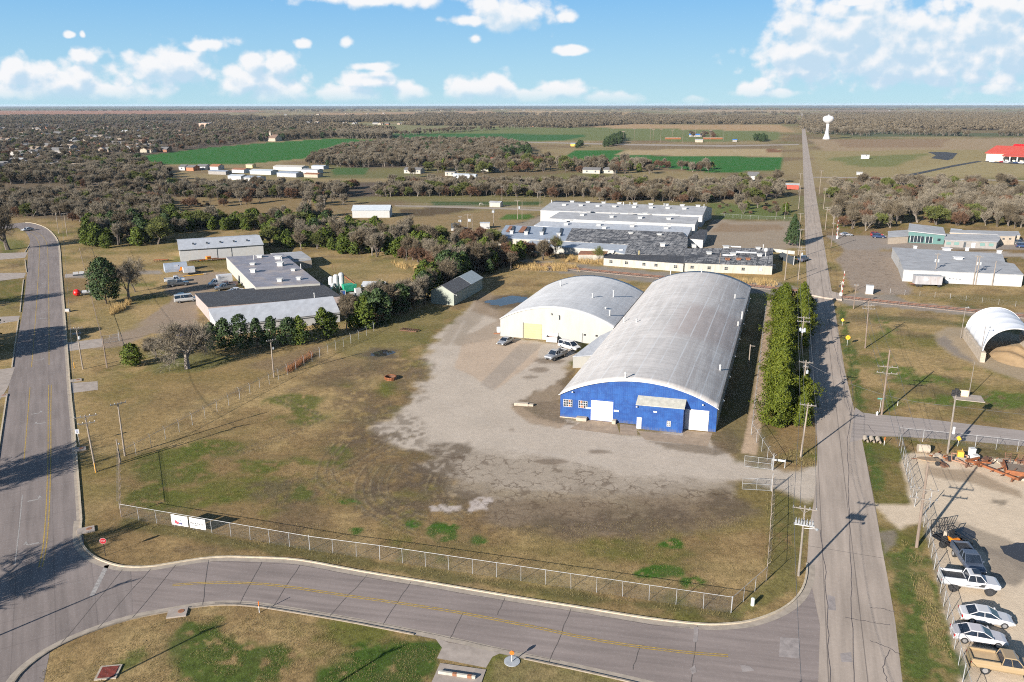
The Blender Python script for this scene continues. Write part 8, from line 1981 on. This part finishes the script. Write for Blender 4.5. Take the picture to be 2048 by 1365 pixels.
house(535, 557, 251, 'white long shed out in the far tan field', 'shed', m_white, m_white, 5, 6, 14)
hr_ = random.Random(21); wl = [M('town_white_siding', (.30, .29, .275), .8, .15), M('town_grey_siding', (.22, .21, .20), .8, .15), M('town_tan_siding', (.26, .205, .155), .8, .15), M('town_cream_siding', (.31, .275, .215), .8, .15), M('town_brick', (.23, .105, .065), .9, .15)]; rf = [m_shingle, m_shingle, m_greyroof, M('brown_shingle', (.17, .11, .08), .9, .2), m_shingle, M('tan_shingle', (.24, .19, .145), .9, .2)]
HP = []
def small_house(k):
    L_, D_ = hr_.uniform(10, 16), hr_.uniform(8, 11); mb = MB(); mb.slaby([(0, 0), (D_, 0), (D_, 3), (D_ / 2, 5.2), (0, 3)], 0, L_, 0); mb.slaby([(-.5, 2.75), (D_ / 2, 5.2), (D_ + .5, 2.75), (D_ + .5, 3.0), (D_ / 2, 5.5), (-.5, 3.0)], -.5, L_ + .5, 1)
    if k % 2: mb.slabx([(L_ * .2, 0), (L_ * .65, 0), (L_ * .65, 3), (L_ * .42, 5.0), (L_ * .2, 3)], -3, -.01, 0); mb.slabx([(L_ * .16, 2.8), (L_ * .42, 5.05), (L_ * .69, 2.8), (L_ * .69, 3.05), (L_ * .42, 5.3), (L_ * .16, 3.05)], -3.4, D_ * .4, 1)
    return mb, [wl[k % 5], rf[k % 6]]
def hamlet(px_list, label, group):
    for px, py in px_list:
        k = hr_.randrange(8)
        while len(HP) <= k: HP.append([*small_house(len(HP)), None])
        g = at(px, py)
        if HP[k][2] is None: HP[k][2] = HP[k][0].build('house', HP[k][1]); o = HP[k][2]
        else: o = HP[k][2].copy(); o.name = 'house'; COL.objects.link(o)
        o.location = (*g, 0); o.rotation_euler = (0, 0, -AZ + hr_.choice((0, PI / 2, PI)) + hr_.uniform(-.1, .1)); tag(o, label, 'house', group)
town = []
for y in (342, 335, 328, 320, 312, 304, 297, 290, 283, 277, 271, 265, 259, 254):
    for i in range(9 if y > 300 else 12):
        x = hr_.uniform(-60, 250 + (342 - y) * 2.2)
        if y > 318 and x > 200: continue
        if x < 560: town.append((x, y + hr_.uniform(-2, 2)))
hamlet(town, 'small house half hidden among the bare trees of the far town', 'houses of the far town')
hamlet([(575, 232), (590, 233), (622, 234), (640, 230), (560, 227), (505, 236), (545, 238), (690, 229), (735, 229), (765, 228), (845, 222), (880, 222), (925, 220), (960, 221), (1005, 220), (1050, 221), (1110, 222), (1150, 219), (1240, 219), (1420, 217)], 'pale farm building far out towards the horizon', 'far farm buildings towards the horizon')
hamlet([(595, 248), (612, 248), (640, 247), (690, 249), (710, 249), (745, 249), (762, 250), (780, 250), (800, 250), (835, 247), (860, 244), (885, 242), (1060, 254), (1080, 254), (1088, 253)], 'house in the line of houses beyond the green fields', 'houses beyond the green fields')
hamlet([(1555, 243), (1690, 226), (1725, 241), (1780, 222), (1890, 238), (1950, 238), (1985, 237), (2018, 239), (1875, 221)], 'farm house among the woods right of the water tower', 'farm houses right of the water tower')
# ================================================================ ROUGH GRASS
gr = random.Random(17)
def blades(name, label, regs, mat, h=(.5, 1.2), w=.02, kind='stuff'):
    mb = MB()
    for px, n in regs:
        poly = P(*px); xs = [p[0] for p in poly]; ys = [p[1] for p in poly]; k = 0
        while k < n:
            X, Y = gr.uniform(min(xs), max(xs)), gr.uniform(min(ys), max(ys)); ins = False
            for i in range(len(poly)):
                (ax, ay), (bx, by) = poly[i], poly[(i + 1) % len(poly)]
                if (ay > Y) != (by > Y) and X < ax + (Y - ay) * (bx - ax) / (by - ay): ins = not ins
            k += 1
            if not ins or float(vnoise(np.array([X * .5]), np.array([Y * .5]))[0]) < .38: continue
            a = gr.uniform(0, 6.28); hh = gr.uniform(*h); lx, ly = gr.gauss(0, .2) * hh, gr.gauss(0, .2) * hh; c, s = math.cos(a) * w, math.sin(a) * w
            mb.add([(X - c, Y - s, 0), (X + c, Y + s, 0), (X + lx, Y + ly, hh)], [(0, 1, 2)])
    return tag(mb.build(name, mat), label, 'grass', kind=kind)
blades('reeds', 'tall dry orange reeds along the railway and the lawn', [([(1020, 528), (1150, 533), (1160, 545), (1030, 540)], 9000), ([(1140, 515), (1210, 518), (1205, 530), (1130, 526)], 6000), ([(218, 620), (262, 606), (262, 616), (222, 632)], 4000), ([(252, 600), (264, 600), (262, 615), (250, 615)], 1500), ([(780, 525), (880, 540), (870, 552), (790, 535)], 5000), ([(1400, 550), (1560, 566), (1550, 576), (1420, 562)], 7000)], m_reed, (.6, 1.7), .035)
blades('dead_stems', 'dead red-brown stems tangled in the diagonal fence', [([(570, 742), (622, 708), (628, 714), (578, 748)], 2600)], m_dead, (.6, 1.6), .025)
blades('rough_grass', 'rough tan and green grass tufts along the fences and kerbs', [([(240, 1038), (1462, 1228), (1470, 1240), (700, 1132), (240, 1050)], 26000), ([(1532, 975), (1552, 980), (1545, 1165), (1528, 1165)], 7000), ([(1800, 1080), (1835, 1090), (1920, 1365), (1880, 1365)], 12000), ([(1675, 620), (1695, 620), (1735, 825), (1705, 810)], 9000), ([(240, 905), (700, 672), (706, 684), (246, 925)], 9000), ([(1560, 900), (1630, 900), (1630, 938), (1550, 935)], 5000)], leafmat('grass_tufts', (.085, .08, .025), (.27, .21, .10), .9), (.10, .34), .018)
blades('dry_grass', 'short dry grass covering the near field', [([(260, 1030), (900, 1060), (1500, 1030), (1520, 1150), (1450, 1210), (700, 1100)], 42000), ([(20, 1365), (330, 1240), (500, 1225), (880, 1300), (850, 1365)], 26000), ([(250, 1015), (280, 880), (560, 800), (720, 900), (700, 1010)], 24000)], leafmat('short_grass', (.12, .105, .038), (.27, .205, .105), .9), (.05, .16), .016)
# a white horse grazing in the green paddock
bm = bmesh.new(); J = [((0, 0, 1.25), .27), ((.55, 0, 1.28), .25), ((-.6, 0, 1.3), .27), ((.95, 0, 1.15), .15), ((1.25, 0, .6), .10), ((1.45, 0, .2), .08), ((.55, .17, .65), .07), ((.55, .17, .02), .05), ((.55, -.17, .65), .07), ((.6, -.17, .02), .05), ((-.7, .18, .75), .10), ((-.62, .18, .02), .05), ((-.7, -.18, .75), .10), ((-.66, -.18, .02), .05), ((-.92, 0, 1.0), .05), ((-.98, 0, .6), .05)]
E_ = [(0, 1), (0, 2), (1, 3), (3, 4), (4, 5), (1, 6), (6, 7), (1, 8), (8, 9), (2, 10), (10, 11), (2, 12), (12, 13), (2, 14), (14, 15)]
me = bpy.data.meshes.new('horse'); me.from_pydata([j[0] for j in J], E_, []); ob = bpy.data.objects.new('horse', me); COL.objects.link(ob); sk_ = ob.modifiers.new('skin', 'SKIN')
for i, j in enumerate(J): me.skin_vertices[0].data[i].radius = (j[1], j[1])
me.skin_vertices[0].data[0].use_root = True; ob.modifiers.new('sub', 'SUBSURF').levels = 1; me.materials.append(m_white_old); ob.location = (*at(962, 412), 0); ob.rotation_euler = (0, 0, .5); tag(ob, 'white horse grazing by the paddock fence', 'horse')

# scrap along the yard fence
sr = random.Random(31)
for i, (px, py) in enumerate(((1872, 913), (1886, 932), (1898, 921), (1934, 931), (1958, 931), (1972, 921), (1999, 925), (2010, 931), (2042, 925), (2046, 960))):
    t = thing('scrap_heap', 'low heap of rusty scrap iron along the yard fence', 'scrap', at(px, py), sr.uniform(0, 3), 'heaps of scrap along the yard fence')
    mb = MB()
    for k in range(7):
        a = Vector((sr.uniform(-.8, .8), sr.uniform(-.6, .6), sr.uniform(.05, .35))); d = Vector((sr.uniform(-1, 1), sr.uniform(-1, 1), sr.uniform(-.1, .45))) * sr.uniform(.4, .9); mb.bar(a, a + d, sr.uniform(.06, .16))
    mb.build('bar', m_drust if i % 2 else m_orust, t)
    mb = MB(); mb.obox((0, 0, .16), (.6, .4, .15), (1, .2, .1), (-.2, 1, 0), (0, 0, 1)); mb.build('plate', m_conc if i % 3 == 0 else m_drust, t)
# ================================================================ WOODLAND: nearest trees as individuals, the mass beyond as one scatter
KN = dict(bare=('bare_tree', 'tree'), pale=('bare_tree', 'tree'), russet=('bare_tree', 'tree'), bud=('budding_tree', 'tree'), cedar=('cedar', 'tree'), dark=('cedar', 'tree'), brush=('bush', 'bush'))
LB = dict(bare='grey-brown bare tree crowded among others in the woods around the works', pale='pale-limbed bare tree crowded among others in the woods around the works', russet='low russet bare tree in the thickets around the works',
          bud='tree with a haze of yellow-green buds among the bare woods', cedar='green cedar in the tree belts around the works', dark='dark evergreen in the tree belts around the works', brush='leafless bush in rough ground around the works')
GP = dict(bare='grey-brown bare trees of the woods', pale='pale bare trees of the woods', russet='russet bare trees of the thickets', bud='budding trees of the woods', cedar='cedars of the tree belts', dark='dark evergreens of the tree belts', brush='leafless bushes of the rough ground')
WOODS.sort(key=lambda t: math.hypot(t[0], t[1]))
inframe = lambda x, y: abs(x) < .70 * y
cnt = {}; rest = []
LIM = dict(bare=130, pale=100, russet=55, bud=40, cedar=110, dark=50, brush=80)
wr = random.Random(99)
for i, (x, y, kd, s) in enumerate(WOODS):
    n = cnt.get(kd, 0)
    if n < LIM[kd] and inframe(x, y):
        cnt[kd] = n + 1
        place(kd, n, (x, y), wr.uniform(0, 6.28), (s * wr.uniform(.9, 1.15), s * wr.uniform(.9, 1.15), s), LB[kd], KN[kd][1], GP[kd], KN[kd][0])
    else: rest.append((x, y, kd, s))
for i, (x, y, s) in enumerate(CLP): rest.append((x, y, 'clump', s))
if CLP:   # one visible stand of each clump mesh carries the mesh the scatter repeats
    for k in range(3):
        x, y, s = CLP[k * 7]
        place('clump', k, (x + 9, y), 0, s, 'stand of bare trees in the far dark woodland belt', 'trees', 'stands of trees in the far belt', 'tree_stand')
for kd in PRO:
    for k in range(len(PRO[kd])):
        if (kd, k) not in MESH:
            x, y = [(a, b_) for a, b_, q, s in WOODS if q == kd][k]
            place(kd, k, (x, y), 0, .9, LB[kd], KN[kd][1], GP[kd], KN[kd][0])

keys = sorted(MESH); kidx = {k: i for i, k in enumerate(keys)}
ng = bpy.data.node_groups.new('woodland_scatter', 'GeometryNodeTree')
ng.interface.new_socket('Geometry', in_out='INPUT', socket_type='NodeSocketGeometry')
ng.interface.new_socket('Geometry', in_out='OUTPUT', socket_type='NodeSocketGeometry')
ni, no = ng.nodes.new('NodeGroupInput'), ng.nodes.new('NodeGroupOutput')
jn = ng.nodes.new('GeometryNodeJoinGeometry')
for k in reversed(keys):
    oi = ng.nodes.new('GeometryNodeObjectInfo'); oi.transform_space = 'ORIGINAL'; oi.inputs['Object'].default_value = MESH[k]; oi.inputs['As Instance'].default_value = True
    ng.links.new(oi.outputs['Geometry'], jn.inputs[0])
ip = ng.nodes.new('GeometryNodeInstanceOnPoints'); ip.inputs['Pick Instance'].default_value = True
def named(nm, typ):
    n = ng.nodes.new('GeometryNodeInputNamedAttribute'); n.data_type = typ; n.inputs['Name'].default_value = nm; return n.outputs['Attribute']
ng.links.new(ni.outputs[0], ip.inputs['Points']); ng.links.new(jn.outputs[0], ip.inputs['Instance'])
ng.links.new(named('pick', 'INT'), ip.inputs['Instance Index']); ng.links.new(named('turn', 'FLOAT_VECTOR'), ip.inputs['Rotation']); ng.links.new(named('size', 'FLOAT_VECTOR'), ip.inputs['Scale'])
ng.links.new(ip.outputs[0], no.inputs[0])
def scatter(name, pts):
    me = bpy.data.meshes.new(name); me.from_pydata([(x, y, 0) for x, y, k, s in pts], [], [])
    a = me.attributes.new('pick', 'INT', 'POINT'); a.data.foreach_set('value', [kidx[(k, wr.randrange(len(PRO[k])))] for x, y, k, s in pts])
    a = me.attributes.new('turn', 'FLOAT_VECTOR', 'POINT'); a.data.foreach_set('vector', [v for _ in pts for v in (0, 0, wr.uniform(0, 6.28))])
    sz = []
    for x, y, k, s in pts:
        inv = MESH[(k, 0)].scale[2] * 0 + 1
        sz += [s * wr.uniform(.9, 1.2), s * wr.uniform(.9, 1.2), s]
    a = me.attributes.new('size', 'FLOAT_VECTOR', 'POINT'); a.data.foreach_set('vector', sz)
    o = bpy.data.objects.new(name, me); COL.objects.link(o); md = o.modifiers.new('scatter', 'NODES'); md.node_group = ng
    return tag(o, 'mass of bare and evergreen trees across the far country and the town', 'woodland', kind='stuff')
scatter('woodland', rest)
print('woods', len(WOODS), 'individual', sum(cnt.values()), cnt, 'scatter', len(rest))

# ================================================================ AIR
mb = MB(); mb.box(-27000, 27000, -150, 27500, -1, 53)
m = bpy.data.materials.new('haze'); m.use_nodes = True; nt = m.node_tree; nt.nodes.remove(nt.nodes['Principled BSDF'])
pv = nt.nodes.new('ShaderNodeVolumePrincipled'); pv.inputs['Color'].default_value = (.70, .84, 1., 1); pv.inputs['Density'].default_value = 3e-5; pv.inputs['Anisotropy'].default_value = .0
nt.links.new(pv.outputs[0], nt.nodes['Material Output'].inputs['Volume'])
tag(mb.build('haze', m), kind='stuff')
